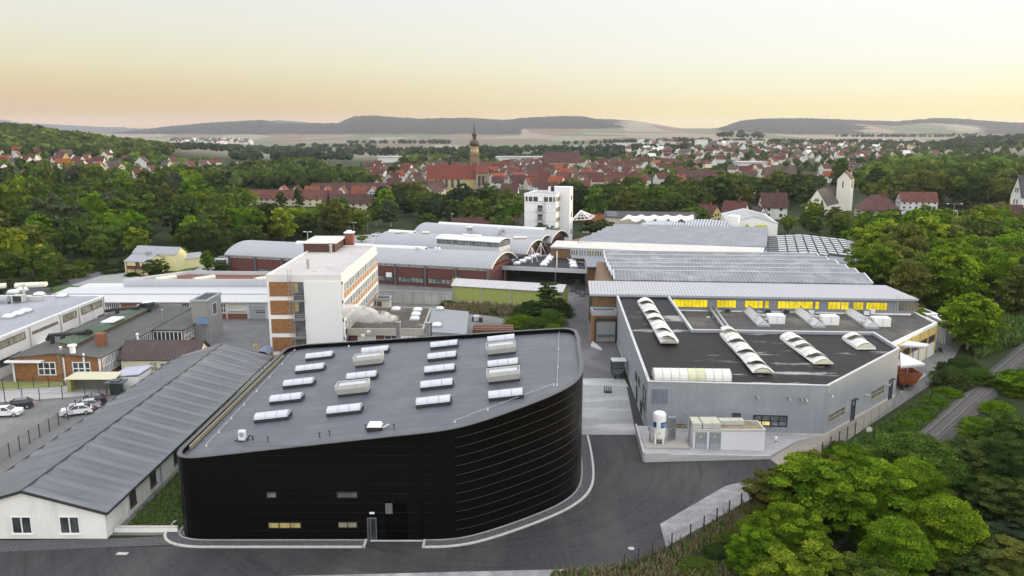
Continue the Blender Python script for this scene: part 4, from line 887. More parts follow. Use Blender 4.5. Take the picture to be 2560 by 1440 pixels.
# maroon-roofed house
mh=thing('maroon_roof_house',(-61,134,0),'small cream house with maroon ribbed tile roof next to the mossy-roofed workshop','house')
hx0,hx1,hy0,hy1=-67.5,-54.0,131.5,138.6
mb=MB();mb.box(hx0+.3,hx1-.3,hy0+.3,hy1-.3,0,2.75);ym=(hy0+hy1)/2;mb.poly([(hx1-.3,hy0+.3,2.75),(hx1-.3,hy1-.3,2.75),(hx1-.3,ym,5.0)]);mb.poly([(hx0+.3,hy1-.3,2.75),(hx0+.3,hy0+.3,2.75),(hx0+.3,ym,5.0)]);mb.build('wall',M_cream,mh)
mb=MB()
for ya_,za_ in((hy0-.2,2.55),(hy1+.2,2.55)):
 a=[(hx0-.2,ya_,za_),(hx1+.2,ya_,za_),(hx1+.2,ym,5.15),(hx0-.2,ym,5.15)]
 if ya_>ym:a=a[::-1]
 mb.poly([(x,y,z+.12)for x,y,z in a]);mb.poly([(x,y,z)for x,y,z in a][::-1])
mb.build('roof',corr('maroon_tiles',(.055,.026,.024),0,.55,dark=.4,dirt=(.085,.06,.055)),mh)
window(mh,(hx0+.3,hy0+.3),(hx1-.3,hy0+.3),4.9,1.3,.7,1.5,2,2,M_white,glass('yellowish_glass',(.35,.33,.12),.3));window(mh,(hx0+.3,hy0+.3),(hx1-.3,hy0+.3),6.7,1.2,.9,1.1,1,1,M_white,M_officeglass)
# small pale hut and canopy, bins, timber cabin behind the shed
hut=thing('white_kiosk',G(330,950,0),'small white kiosk with blue-grey sloping roof between fence and long shed','kiosk')
q=G2(322,966,0);mb=MB();mb.box(q[0]-1.5,q[0]+2.4,q[1]-1.5,q[1]+3.2,0,2.1);mb.build('wall',M_white,hut)
mb=MB();mb.hexa([(q[0]-1.9,q[1]-1.8,2.103),(q[0]+2.7,q[1]-1.8,2.5),(q[0]+2.7,q[1]+3.5,2.5),(q[0]-1.9,q[1]+3.5,2.103)],[(q[0]-1.9,q[1]-1.8,2.25),(q[0]+2.7,q[1]-1.8,2.65),(q[0]+2.7,q[1]+3.5,2.65),(q[0]-1.9,q[1]+3.5,2.25)]);mb.build('roof',mat('bluegrey_sheet',(.40,.42,.5),.5),hut)
cp_=thing('bicycle_shelter',G(220,960,0),'low yellowish shelter with cream corrugated roof along the fence','shelter')
a,b2=G2(158,948,2.3),G2(287,948,2.3);mb=MB();mb.hexa([(a[0],a[1],2.2),(b2[0],a[1],2.2),(b2[0],a[1]+2.5,2.7),(a[0]+.8,a[1]+2.5,2.7)],[(a[0],a[1],2.28),(b2[0],a[1],2.28),(b2[0],a[1]+2.5,2.78),(a[0]+.8,a[1]+2.5,2.78)]);mb.build('roof',corr('cream_corrugated',(.62,.58,.42),0,.45,dark=.3),cp_)
mb=MB();mb.box(a[0]+.3,a[0]+.9,a[1]+.3,a[1]+2.2,0,2.19);mb.box(b2[0]-.4,b2[0]-.1,a[1]+.3,a[1]+2.2,0,2.19);mb.build('end_post',mat('olive_post',(.3,.3,.1),.8),cp_)
mb=MB();mb.box(a[0]+.9,b2[0]-.4,a[1]+2.0,a[1]+2.2,0,2.1);mb.build('back_wall',mat('drab_board',(.16,.15,.12),.8),cp_)
# mossy-green paving beds
sheet('mossy_path',[G2(0,974,0),G2(160,967,0),G2(160,950,0),G2(0,954,0)],.03,mat('mossy_slabs',(.27,.29,.10),.9,.2,.5,stretch=(1,3,1)))
# timber cabin
tc_=G2(650,866,0);cb_=thing('timber_cabin',(tc_[0],tc_[1],0),'little barrel-roofed timber cabin at the foot of the office block','cabin')
cx,cy=D(652,860,137)[0],137
mb=MB();mb.box(cx-1.1,cx+1.1,cy,cy+3.2,0,2.0);mb.build('wall',mat('orange_timber',(.30,.15,.03),.7,.15,2,stretch=(6,6,1)),cb_)
mb=MB();mb.vault((cx-1.3,cy-.2,0),(cx-1.3,cy+3.4,0),(cx+1.3,cy+3.4,0),(cx+1.3,cy-.2,0),2.1,.65,.1,10);mb.build('roof',mat('blue_tarp',(.14,.17,.24),.6),cb_)
c=D(645,836,140);kid=thing('yellow_digger_arm',(c[0],140,0),'small yellow loader behind the timber cabin','loader');cz=c[2]
mb=MB();mb.hexa([(c[0]-.5,139.6,.5),(c[0]+.5,139.6,.5),(c[0]+.5,141,.5),(c[0]-.5,141,.5)],[(c[0]-.4,139.6,1.6),(c[0]+.3,139.6,1.6),(c[0]+.3,140.8,1.6),(c[0]-.4,140.8,1.6)]);mb.build('body',mat('machine_yellow',(.6,.42,.02),.5),kid)
mb=MB();mb.beam((c[0]+.3,139.8,1.2),(c[0]-.3,139.5,3.4),.15);mb.beam((c[0]-.3,139.5,3.4),(c[0]-.8,139.2,2.9),.14);mb.build('arm',MATS['machine_yellow'],kid)
mb=MB();[mb.tube([(c[0]+s_*.55-.1,yy,.45),(c[0]+s_*.55+.1,yy,.45)],.45,10)for s_ in(-1,1)for yy in(139.9,140.8)];mb.build('tracks',M_curb,kid)
# long low white building with raised fascia block
le=thing('long_white_workshop',(-75,180,0),'long low white workshop with raised grey fascia left of the office block','workshop')
xa,xb=-106,-45.6
mb=MB();mb.box(xa,xb,173.3,196,0,3.8);mb.build('wall',mat('grey_white_render',(.56,.56,.57),.8,.05,.3),le)
mb=MB();mb.hexa([(xa,172.6,3.8),(xb,172.6,3.8),(xb,187,4.35),(xa,187,4.35)],[(xa,172.6,4.0),(xb,172.6,4.0),(xb,187,4.55),(xa,187,4.55)]);mb.build('roof',corr('pale_ribbed_roof',(.54,.54,.55),0,.7,dark=.12),le)
mb=MB();mb.box(xa,xb,179.6,179.75,4.2,4.45);mb.build('roof_step',M_grey,le)
fxa=G2(289,705,6.3)[0]
pf=ccw([(fxa,188),(xb,188),(xb,198),(fxa+11,200)])
mb=MB();ring(mb,pf,.3,3.9,6.3);mb.build('fascia',mat('grey_fascia',(.50,.51,.55),.6,.04,.15),le)
mb=MB();mb.prism(inset(pf,.3),5.0,5.4);mb.build('raised_roof',mat('rust_red_roof',(.17,.065,.035),.9,.15,.4),le)
mb=MB();mb.box(-49.5,-46.9,187.85,187.99,5.2,5.65);mb.build('vent_louvre',M_curb,le)
wp0,wp1=(xa,173.3),(xb,173.3)
def lw_(px):return D(px,780,173.3)[0]-xa
for a,b2,nx_,ny2,zz,h,gm in((264,302,7,2,1.3,2.4,M_glass),(533,566,5,2,1.4,2.2,M_glass),(569,617,1,1,2.0,1.7,mat('cream_panel',(.55,.54,.45),.8)),(569,617,7,1,1.3,.6,M_glass),(455,475,3,2,1.3,2.4,M_glass)):
 window(le,wp0,wp1,lw_(a),lw_(b2)-lw_(a),zz,h,nx_,ny2,M_white,gm,fr=.13,deep=.1)
for a,b2 in((304,352),(533,565),(569,618)):
 mb=MB();mb.wb(wp0,wp1,lw_(a),lw_(b2),0,1.2 if a>400 else 3.6,0,.05);mb.build('brick_panel',M_brickO if a<400 else mat('panel_brown',(.20,.085,.045),.8,.12,1),le)
mb=MB();mb.wb(wp0,wp1,lw_(623),lw_(663),0,3.0,0,.06);gt=mb.build('roller_gate',mat('gate_grey',(.33,.34,.35),.6,.05,1,stretch=(1,1,7)),le)
mb=MB();mb.wb(wp0,wp1,lw_(640),lw_(663),1.4,1.6,0,.09);mb.wb(wp0,wp1,lw_(640),lw_(663),1.8,1.95,0,.09);mb.build('gate_window',M_glass,gt,off=root_loc(le))
for i,px in enumerate((400,497,650)):
 a=G2(px-12,701,5.5);b2=G2(px+38,693.5,5.5)
 vault_light(a,b2,1.8,5.4,.5,'cream rooflight on the rust-red roof strip, '+['leftmost','middle','rightmost'][i]+' of three',m=M_creamglaze,group='rooflights on the rust-red roof strip')
# yellow two-storey house at the road
yh=thing('yellow_house',G(390,690,0),'two-storey pale yellow house with grey gable roofs and balcony at the road bend','house')
M_yel=mat('pale_yellow_render',(.74,.68,.36),.85,.04,.3);M_slate=mat('slate_grey_roof',(.30,.305,.33),.7,.1,.5,stretch=(3,1,1))
def gable(root,p,q,dpt,z0,ze,zr_,wallm,roofm,over=.4,wn='wall',rname='roof'):
 """gable block: ridge parallel to p->q, depth dpt to the left of p->q"""
 P_=Vector((p[0],p[1],0));Q=Vector((q[0],q[1],0));d=(Q-P_).normalized();nn=Vector((-d.y,d.x,0));l=(Q-P_).length
 c=lambda a,b_,z:tuple(P_+d*a+nn*b_+Vector((0,0,z)))
 mb=MB();mb.hexa([c(0,0,z0),c(l,0,z0),c(l,dpt,z0),c(0,dpt,z0)],[c(0,0,ze),c(l,0,ze),c(l,dpt,ze),c(0,dpt,ze)])
 mb.poly([c(0,dpt,ze),c(0,0,ze),c(0,dpt/2,zr_)]);mb.poly([c(l,0,ze),c(l,dpt,ze),c(l,dpt/2,zr_)]);wo=mb.build(wn,wallm,root)
 mb=MB();s_=(zr_-ze)/(dpt/2);th=.14
 for s0_,s1_ in((-over,dpt/2),(dpt+over,dpt/2)):
  z_e=ze-s_*over
  b_=[c(-over,s0_,z_e+.02),c(l+over,s0_,z_e+.02),c(l+over,s1_,zr_+.02),c(-over,s1_,zr_+.02)]
  if s0_>0:b_=b_[::-1]
  mb.hexa(b_,[(x,y,z+th)for x,y,z in b_])
 ro=mb.build(rname,roofm,root);return wo,ro
yb0=G2(425,685,0);yb1=G2(455,668,0)
# main wing: gable faces right/front
gA=G2(447,676,0)
gable(yh,(gA[0]-26,gA[1]+4),(gA[0],gA[1]-2.5),9,0,6.1,8.3,M_yel,M_slate)
gable(yh,(gA[0]-22.5,gA[1]-12),(gA[0]-9,gA[1]-14.5),14,0,4.8,6.6,M_yel,M_slate,wn='front_wing_wall',rname='front_wing_roof')
gable(yh,(gA[0]+.3,gA[1]+3),(gA[0]+8.5,gA[1]+12),7,0,3.6,5.2,M_yel,M_slate,wn='rear_wing_wall',rname='rear_wing_roof')
e0,e1=(gA[0],gA[1]-2.5),(gA[0]+1.9,gA[1]+6.3)
for a in(1.2,4.6):
 for zz in(1.0,4.0):window(yh,e0,e1,a,1.3,zz,1.5,2,1,M_white,M_officeglass,deep=.1)
f0,f1=(gA[0]-9,gA[1]-14.5),(gA[0]-6.5,gA[1]-.8)
for a in(2,5,8.2,11):
 for zz in(.8,3.2):window(yh,f0,f1,a,1.2,zz,1.3,2,1,M_white,M_officeglass,deep=.1)
w0,w1=(gA[0]-22.5,gA[1]-12),(gA[0]-9,gA[1]-14.5)
window(yh,w0,w1,6.2,2.6,3.0,1.9,2,1,M_white,M_glass);
mb=MB();mb.wb(w0,w1,2.2,12,2.5,3.5,1.6,1.8);mb.wb(w0,w1,2.2,12,2.4,2.5,0,1.8);mb.wb(w0,w1,2.2,2.5,0,5.0,1.5,1.8);mb.wb(w0,w1,11.7,12,0,5.0,1.5,1.8);mb.wb(w0,w1,7,7.3,0,2.4,1.5,1.8);mb.build('balcony',mat('dark_red_timber',(.12,.035,.03),.7),yh)
mb=MB();mb.box(gA[0]-13,gA[0]-10.5,gA[1]-8,gA[1]-6.5,5.4,7.8);mb.build('roof_vent',M_steel,yh);yh.scale=(.56,.6,.82);yh.location.x+=(gA[0]-yh.location.x)*.44;yh.location.y+=(gA[1]-yh.location.y)*.4
# concrete retaining wall
rw=thing('concrete_wall',G(1035,758,0),'long grey cast-concrete wall left of the yellow-green shed','wall')
a,b2=G2(936,756,0),G2(1128,762,0);mb=MB();mb.wb(a,b2,0,math.dist(a,b2),0,2.9,-.3,0);mb.build('wall_body',mat('cast_concrete',(.40,.40,.38),.9,.1,.3,second=((.22,.22,.2),.5,.78,.5,(1.5,1.5,.25))),rw)
mb=MB();l_=math.dist(a,b2)
for i in range(1,8):mb.wb(a,b2,l_*i/8-.03,l_*i/8+.03,0,2.9,.0,.012)
mb.build('joint',mat('joint_darkgrey',(.12,.12,.11),.9),rw)  # thin strips in a dark grey joint colour
mb=MB();mb.wb(a,b2,-.1,l_+.1,2.903,3.0,-.4,.1);mb.build('coping',mat('coping_dirty',(.30,.29,.26),.9,.3,2),rw)
# yellow-green shed
gs=thing('green_shed',(-1,188,0),'long yellow-green ribbed shed with white corrugated gable roof, centre','shed')
M_lime=corr('lime_cladding',(.38,.43,.12),0,.55,dark=.22);M_whitecorr=corr('white_corrugated',(.48,.48,.49),-17,.8,dark=.25,dirt=(.5,.5,.48))
gable(gs,(-14.6,191.5),(11.7,183.3),6.2,0,4.1,5.2,M_lime,M_whitecorr,over=.35)
l_=math.dist((-14.6,191.5),(11.7,183.3))
for t in(.0,.27,.545,.985):
 mb=MB();mb.wb((-14.6,191.5),(11.7,183.3),l_*t,l_*t+.22,0,4.05,.01,.14);mb.build('downpipe',M_grey,gs)
mb=MB();mb.wb((-14.6,191.5),(11.7,183.3),-.1,l_+.1,0,.35,.01,.08);mb.build('plinth',M_concrete,gs)
# woodpile and drums in front
wp=thing('timber_stack',G(1245,832,0),'stack of reddish-brown boards behind the black hall','timber stack')
q=D(1240,820,155);qx=q[0];
for i in range(5):
 mb=MB();mb.box(qx-4.6,qx+3.5,153+i*.9,153.8+i*.9,.05,2.6+.1*(i%2));mb.build('board_bundle',mat('red_brown_board',(.14,.065,.045),.8,.2,1.5,stretch=(.3,1,8)),wp)
for i,(px,py,nm,lab)in enumerate([(1191,803,'liquid_container','white caged liquid container left of the timber stack'),(1202,804,'black_barrel','black barrel right of the caged white container'),(1184,802,'blue_barrel','blue barrel left of the caged white container')]):
 c=G(px,py+1,0)
 if i==0:
  o=thing(nm,c,lab,'container');mb=MB();mb.box(c[0]-.6,c[0]+.6,c[1],c[1]+1,.15,1.15);mb.build('tank',M_white,o);mb=MB()
  for q in range(5):mb.beam((c[0]-.62+q*.31,c[1]-.02,.1),(c[0]-.62+q*.31,c[1]-.02,1.2),.04);mb.beam((c[0]-.62,c[1]-.02,.15+q*.26),(c[0]+.62,c[1]-.02,.15+q*.26),.04)
  mb.build('cage',M_steel,o)
 else:o=tag(MB().lathe((0,0,0),[(.4,0),(.42,.3),(.4,.32),(.42,.65),(.4,1.0)],12).build(nm,M_curb if i==1 else mat('blue_drum',(.03,.06,.2),.5),None,off=(0,0,0)),lab,'barrel');o.location=c
# ================================================================ red-brick halls with barrel roofs
M_vaultH=corr('ribbed_barrel_roof',(.33,.34,.36),-17,.9,dark=.22,rough=.45)
M_colsteel=mat('grey_column',(.10,.11,.12),.6,.08,1)
M_archtrim=mat('pale_arch_trim',(.60,.57,.47),.6,.05,1)
def vhall(name,label,a0,a1,b1,b0,ze,rise,bays=0,front=True,ridge=(.2,.8),cols=True):
 """a0->a1 front eave (left to right), b0->b1 back eave"""
 o=thing(name,(a0[0],a0[1],0),label,'factory hall')
 v=lambda p:Vector((p[0],p[1],0));A0,A1,B1,B0=map(v,(a0,a1,b1,b0));d=(A1-A0).normalized();n_=(B1-A1).normalized();L_=(A1-A0).length
 mb=MB();mb.vault(tuple(A0),tuple(A1),tuple(B1),tuple(B0),ze,rise,.3,20);mb.build('roof',M_vaultH,o)
 ins=1.3;s0,s1,e1,e0=A0+d*ins+n_*.5,A1-d*ins+n_*.5,B1-d*ins-n_*.5,B0+d*ins-n_*.5
 mb=MB();poly=ccw([(p.x,p.y)for p in(s0,s1,e1,e0)]);mb.prism(poly,0,ze-.25)
 for P_,Q in((s1,e1),(s0,e0)): # arched gable
  pts=[(P_.x,P_.y,ze-.25)];k=14;W=(B1-A1).length
  arc=[]
  for i in range(k+1):
   t=i/k;p=P_.lerp(Q,t);tt=.5/W+t*(W-1)/W;arc.append((p.x,p.y,ze-.32+rise*(1-(2*tt-1)**2)**.85))
  mb.poly(arc)
 mb.build('wall',M_brickR,o)
 # trim on the right arch
 mb=MB();k=20;arc=[]
 for i in range(k+1):
  t=i/k;p=A1.lerp(B1,t);arc.append((p.x+d.x*.03,p.y+d.y*.03,ze-.1+rise*(1-(2*t-1)**2)**.85))
 mb.tube(arc,.2,6);mb.build('arch_trim',M_archtrim,o)
 # glazed strip under the right arch
 mb=MB();W=(e1-s1).length
 for i in range(12):
  t0,t1=(i+.1)/12,(i+.95)/12
  z=lambda t:ze-.45+rise*(1-(2*t-1)**2)**.85
  if min(z(t0),z(t1))<ze+.35:continue
  p,q=s1.lerp(e1,t0)+d*.03,s1.lerp(e1,t1)+d*.03;lo=max(ze-.2,max(z(t0),z(t1))-1.3)
  mb.poly([(p.x,p.y,lo),(q.x,q.y,lo),(q.x,q.y,z(t1)),(p.x,p.y,z(t0))])
 mb.build('arch_window',glass('arch_glass',(.10,.13,.11),.2),o)
 if front:
  p0,p1=(s0.x,s0.y),(s1.x,s1.y);l=math.dist(p0,p1)
  mb=MB();mb.wb(p0,p1,0,l,ze-.75,ze-.28,0,.04);cl=mb.build('clerestory',glass('clerestory_glass',(.26,.28,.28),.3),o)
  mb=MB()
  for i in range(bays*5+1):mb.wb(p0,p1,l*i/(bays*5)-.05,l*i/(bays*5)+.05,ze-.75,ze-.28,.04,.09)
  mb.wb(p0,p1,0,l,ze-.82,ze-.75,0,.09);mb.build('glazing_bar',M_white,cl,off=root_loc(o))
  for i in range(bays+1):
   mb=MB();mb.wb(p0,p1,l*i/bays-.22,l*i/bays+.22,0,ze-.2,.03,.45);mb.build('column',M_colsteel,o)
  for i in range(bays):
   if i in(0,):continue
   window(o,p0,p1,l*i/bays+.7,l/bays-1.3,.9,1.45,6,1,M_darksteel,glass('hall_glass',(.20,.22,.2),.2),fr=.12)
 if ridge:
  r0_,r1_=ridge;a=A0.lerp(B0,.5).lerp(A1.lerp(B1,.5),r0_);b2=A0.lerp(B0,.5).lerp(A1.lerp(B1,.5),r1_)
  mb=MB();mb.vault(tuple(a-n_*1.1),tuple(b2-n_*1.1),tuple(b2+n_*1.1),tuple(a+n_*1.1),ze+rise-.1,.75,.3,8);mb.build('ridge_light',mat('ridge_glazing',(.62,.63,.62),.4,.06,.6),o)
 return o
v1=vhall('brick_hall','long red-brick hall with silver barrel roof and dark columns, behind the office block',G2(560,636,6),G2(1229,671,6),G2(1292,645,6),tuple(Vector(G2(560,636,6))+Vector(G2(1292,645,6))-Vector(G2(1229,671,6))),6.0,2.9,9,ridge=(.22,.72))
a0,a1=Vector(G2(560,636,6)),Vector(G2(1229,671,6));dd=(a1-a0).normalized();q0=a0+dd*71.2+Vector((dd.y,-dd.x))*-.5
mb=MB();mb.wb(tuple(q0),tuple(q0+dd*2.4),0,2.4,0,2.7,.5,.58);c_=mb.build('door',mat('lime_door',(.62,.62,.02),.5,.05,1),v1)
mb=MB();mb.wb(tuple(q0),tuple(q0+dd*2.4),0,2.4,2.75,3.3,.5,.6);mb.wb(tuple(q0),tuple(q0+dd*2.4),1.17,1.23,0,2.7,.58,.62);mb.build('fanlight',M_officeglass,c_,off=root_loc(v1))
q0=a0+dd*52;mb=MB();mb.wb(tuple(q0),tuple(q0+dd*1.6),0,1.6,2.2,3.4,.0,.5);mb.build('wall_box',M_white,v1)
def fill(a1_,b1_,a0_):return tuple(Vector(a0_)+Vector(b1_)-Vector(a1_))
A=[G2(934,609,6),G2(1317,635,6),G2(1364,615,6)]
v2=vhall('brick_hall','second barrel-roofed hall from the front with a boxed clerestory block on its roof',A[0],A[1],A[2],fill(A[1],A[2],A[0]),6.0,3.0,6,ridge=(.02,.2))
A=[G2(1240,600,7),G2(1352,604,7),G2(1378,595,7)]
v3=vhall('brick_hall','small raised barrel-roofed hall with glazed arched end between two larger ones',A[0],A[1],A[2],fill(A[1],A[2],A[0]),7.0,1.5,2,front=False,ridge=None)
A=[G2(1031,584,6),G2(1377,607,6),G2(1421,591,6)]
v4=vhall('brick_hall','farthest barrel-roofed hall with a long ridge light, nearest the white tower block',A[0],A[1],A[2],fill(A[1],A[2],A[0]),6.0,3.0,6,ridge=(.12,.9))
# clerestory block on second hall
cb2=thing('clerestory_block',G(1170,620,6),'white box-shaped roof house with a strip of dark windows rising from the second barrel roof','roof house')
zt=10.4;pa,pb=Vector(G2(1092,594,zt)),Vector(G2(1247,604,zt));d=(pb-pa).normalized();n_=Vector((-d.y,d.x));dp=7.5
poly=ccw([tuple(pa),tuple(pb),tuple(pb+n_*dp),tuple(pa+n_*dp)])
mb=MB();mb.prism(poly,4.5,zt-.3);mb.build('wall',corr('pale_cladding',(.50,.50,.51),0,1.2,dark=.06),cb2)
mb=MB();ex=inset(poly,-.3);P4=[tuple(pa-n_*.3-d*.3),tuple(pb-n_*.3+d*.3),tuple(pb+n_*(dp+.3)+d*.3),tuple(pa+n_*(dp+.3)-d*.3)]
mb.vault((*P4[0],0),(*P4[1],0),(*P4[2],0),(*P4[3],0),zt-.1,.7,.25,8);mb.build('roof',mat('white_sheet_roof',(.66,.66,.64),.5,.05,.3),cb2)
window(cb2,tuple(pa),tuple(pb),.1,(pb-pa).length-.2,zt-1.65,1.2,18,1,M_darksteel,M_glassgrey,fr=.12)
window(cb2,tuple(pb),tuple(pb+n_*dp),.1,dp-.2,zt-1.65,1.3,7,1,M_darksteel,M_glassgrey,fr=.12)
a=pa+d*7+n_*3.7;b2=pb-d*8+n_*3.7
vault_light(tuple(a),tuple(b2),2.2,zt+.4,.4,'long pale rooflight on the white box-shaped roof house')
for px,py,z,t,s_ in((1004,584,8.6,'second barrel roof at its left end',1.6),(1065,585,8.8,'second barrel roof beside the roof house',.9),(1301,598,8.8,'second barrel roof right of the roof house',1.5),(1174,572,8.8,'farthest barrel roof, middle',.8),(1254,577,8.8,'farthest barrel roof above the dark duct',.8)):
 c=G(px,py,z);o=thing('roof_ventilator',c,'cream roof ventilator box on the '+t,'ventilator','ventilators on the barrel roofs')
 mb=MB();mb.box(c[0]-1.2*s_,c[0]+1.2*s_,c[1]-.8,c[1]+.8,c[2]-.8,c[2]+.5);mb.build('base',M_grey,o);mb=MB();mb.vault((c[0]-1.3*s_,c[1]-1.1,0),(c[0]+1.3*s_,c[1]-1.1,0),(c[0]+1.3*s_,c[1]+1.1,0),(c[0]-1.3*s_,c[1]+1.1,0),c[2]+.6,.35,.2,6);mb.build('hood',M_archtrim,o)
c=G(1252,585,8.5);o=thing('exhaust_elbow',c,'dark steel exhaust elbow on the farthest barrel roof','duct');mb=MB();mb.tube([(c[0],c[1],c[2]-1),(c[0],c[1],c[2]+.6),(c[0]+.2,c[1],c[2]+1.2),(c[0]+1.2,c[1],c[2]+1.4)],.8,10);mb.build('pipe',M_steel,o)
for i,px in enumerate((1040,1047,1090,1098)):
 py=623+(px-1040)*.06;c=G(px,py,8.9);o=thing('mushroom_vent',c,('pale mushroom vent on the front barrel roof, '+['first','second','third','last'][i]+' of four along the ridge'),'vent','mushroom vents on the front barrel roof');MB().lathe(c,[(.15,-.3),(.15,.5),(.4,.5),(.42,.7),(.1,.9)],8).build('vent_head',M_white,o)
# ================================================================ black-roofed canopy with domes
cn=thing('loading_canopy',G(1360,690,0),'flat black-roofed loading canopy on steel posts dotted with white domes, centre','canopy')
zc=5.0;pts=[G2(1251,664,zc),G2(1468,674,zc),G2(1464,655,zc),G2(1425,650,zc),G2(1417,640,zc),G2(1306,635,zc)];poly=ccw(pts)
M_blackfelt=mat('black_roof_felt',(.016,.016,.017),.75,.25,.25,second=((.26,.26,.24),.66,.72,.3,(.4,1.4,1)),spec=.3)
mb=MB();mb.prism(inset(poly,.3),zc-.5,zc-.3);mb.build('roof',M_blackfelt,cn)
mb=MB();ring(mb,poly,.32,zc-1.1,zc);mb.build('fascia',mat('fascia_grey',(.45,.46,.48),.5,.05,.4),cn)
f0,f1=Vector(pts[0]),Vector(pts[1]);dd=(f1-f0).normalized();nn=Vector((-dd.y,dd.x));l=(f1-f0).length
for t in(.05,.64,.985):
 p=f0+dd*l*t+nn*.25;mb=MB();mb.box(p.x-.16,p.x+.16,p.y-.16,p.y+.16,0,zc-1.1);mb.build('post',M_colsteel,cn)
mb=MB();b0_,b1_=f0+nn*13+dd*1,f1+nn*11;mb.wb(tuple(b0_),tuple(b1_),0,(b1_-b0_).length,0,zc-1.1,-.2,0);mb.build('back_wall',mat('dark_back_wall',(.035,.038,.042),.8),cn)
for i,(px,py)in enumerate([(1292,661),(1306,655.5),(1319,649.5),(1332,643.5),(1342,640),(1359,664.5),(1364,658.5),(1371,652),(1375,646.5),(1379,641.8),(1434,668.5),(1432,661.5),(1432,655)]):
 grp='left' if i<5 else 'middle' if i<10 else 'right';k=i if i<5 else i-5 if i<10 else i-10
 put_dome(px,py,zc-.3,f'white dome on the black canopy roof, {["nearest", "second", "third", "fourth", "farthest"][k]} in the {grp} row','domes on the black canopy roof',1.05)
# steel tripod masts on canopy
for i,(px,py,ht)in enumerate([(1330,655,4.2),(1352,640,4.0)]):
 c=Vector(G(px,py,zc-.3));o=thing('tripod_mast',tuple(c),'thin white steel tripod on the black canopy roof, '+['nearer','farther'][i]+' one','mast','tripods on the black canopy roof')
 mb=MB();t=c+Vector((0,0,ht))
 for a in(0,2.1,4.2):mb.tube([tuple(c+Vector((1.9*math.cos(a+.5),1.9*math.sin(a+.5),0))),tuple(t)],.09,5)
 mb.tube([tuple(c),tuple(t)],.09,5);mb.build('strut',M_white,o)
c=Vector(G(1392,669,zc-.3));o=thing('white_mast',tuple(c),'single upright white mast near the front edge of the black canopy roof','mast');MB().tube([tuple(c),tuple(c+Vector((0,0,4.6)))],.13,6).build('mast_tube',M_white,o)
c=G(1271,693,0);o=thing('green_skip',c,'dark green skip under the left end of the black-roofed canopy','skip');mb=MB();mb.hexa([(c[0]-2,c[1],.3),(c[0]+3,c[1],.3),(c[0]+3,c[1]+2,.3),(c[0]-2,c[1]+2,.3)],[(c[0]-2.6,c[1]-.2,1.8),(c[0]+3.4,c[1]-.2,1.8),(c[0]+3.4,c[1]+2.2,1.8),(c[0]-2.6,c[1]+2.2,1.8)]);mb.build('body',mat('skip_green',(.02,.12,.07),.6),o)
# gabion-like cage stacks beside
for i,(px,py,z0_)in enumerate([(1433,730,0),(1446,735,0),(1458,727,0),(1458,727,.9),(1466,738,0),(1444,724,0),(1444,724,.9),(1444,724,1.8),(1456,742,0),(1433,730,.9)]):
 c=G(px,py,0);o=thing('wire_cage',(c[0],c[1],z0_),'dark wire cage by the brick corner, '+['back left at the ground','middle front','back right at the ground','back right on top','front right','bottom of the tall stack','middle of the tall stack','topmost of the tall stack','nearest the camera','back left on top'][i],'cage','wire stacking cages by the brick corner')
 mb=MB()
 for dx in(-.6,0,.6):
  for dy in(0,.9):mb.beam((c[0]+dx,c[1]+dy,z0_),(c[0]+dx,c[1]+dy,z0_+.85),.07)
 for zz in(.08,.45,.82):
  for dy in(0,.9):mb.beam((c[0]-.6,c[1]+dy,z0_+zz),(c[0]+.6,c[1]+dy,z0_+zz),.06)
  for dx in(-.6,.6):mb.beam((c[0]+dx,c[1],z0_+zz),(c[0]+dx,c[1]+.9,z0_+zz),.06)
 mb.box(c[0]-.6,c[0]+.6,c[1],c[1]+.9,z0_+.05,z0_+.09);mb.build('frame',M_darksteel,o)
# ================================================================ saw-tooth halls
M_saw=corr('sawtooth_sheet',(.195,.205,.225),-5,.75,dark=.35,rough=.5,dirt=(.34,.35,.37));M_sawH=corr('sawtooth_sheet_far',(.215,.225,.25),-17,.8,dark=.3,rough=.5,dirt=(.27,.28,.3))
M_shedroof=corr('pale_trapezoid_roof',(.42,.42,.44),-4,.62,dark=.35,rough=.5);M_creamroof=mat('cream_bitumen_roof',(.58,.555,.50),.7,.05,.25)
sh1=thing('sawtooth_hall',(47,156,0),'long brick saw-tooth hall with bright yellow lit window bands, right of centre','factory hall')
ze=9.1;A_,B_=(15.9,156.5),(78.4,151.6);l=math.dist(A_,B_);dv=(Vector(B_)-Vector(A_)).normalized();nv=Vector((-dv.y,dv.x))
At=G2(1473.6,701.7,10.2);Bt=G2(2210.6,713,10.2)
bk0,bk1=(20.5,199),(76.2,194)
poly=ccw([(15.9+.3,156.8),(78.1,151.9),(76.3,194),(21.5,199)])
mb=MB();mb.prism(poly,0,ze-.3);mb.build('wall',M_brickB,sh1)
mb=MB();mb.poly([(16.2,156.8,ze-.3),(21.5,199,ze-.3),(At[0]+1,At[1]+.2,10.0)]);
mb.hexa([(A_[0]-.4,A_[1]-.6,ze-.05),(B_[0]+.5,B_[1]-.6,ze-.05),(Bt[0]+.3,Bt[1],10.0),(At[0]-.3,At[1],10.0)],[(A_[0]-.4,A_[1]-.6,ze+.1),(B_[0]+.5,B_[1]-.6,ze+.1),(Bt[0]+.3,Bt[1],10.2),(At[0]-.3,At[1],10.2)]);mb.build('front_roof',M_shedroof,sh1)
mb=MB();mb.wb(A_,B_,-.3,l+.4,ze-.28,ze-.08,.0,.7);mb.build('gutter',M_grey,sh1)
lefts=[(1535,699),(1529,689),(1524,679),(1519,668),(1515,657),(1511,646)];rights=[(2182,709),(2158,695.5),(2132,684),(2107,672),(2082,662),(2057,653.6)]
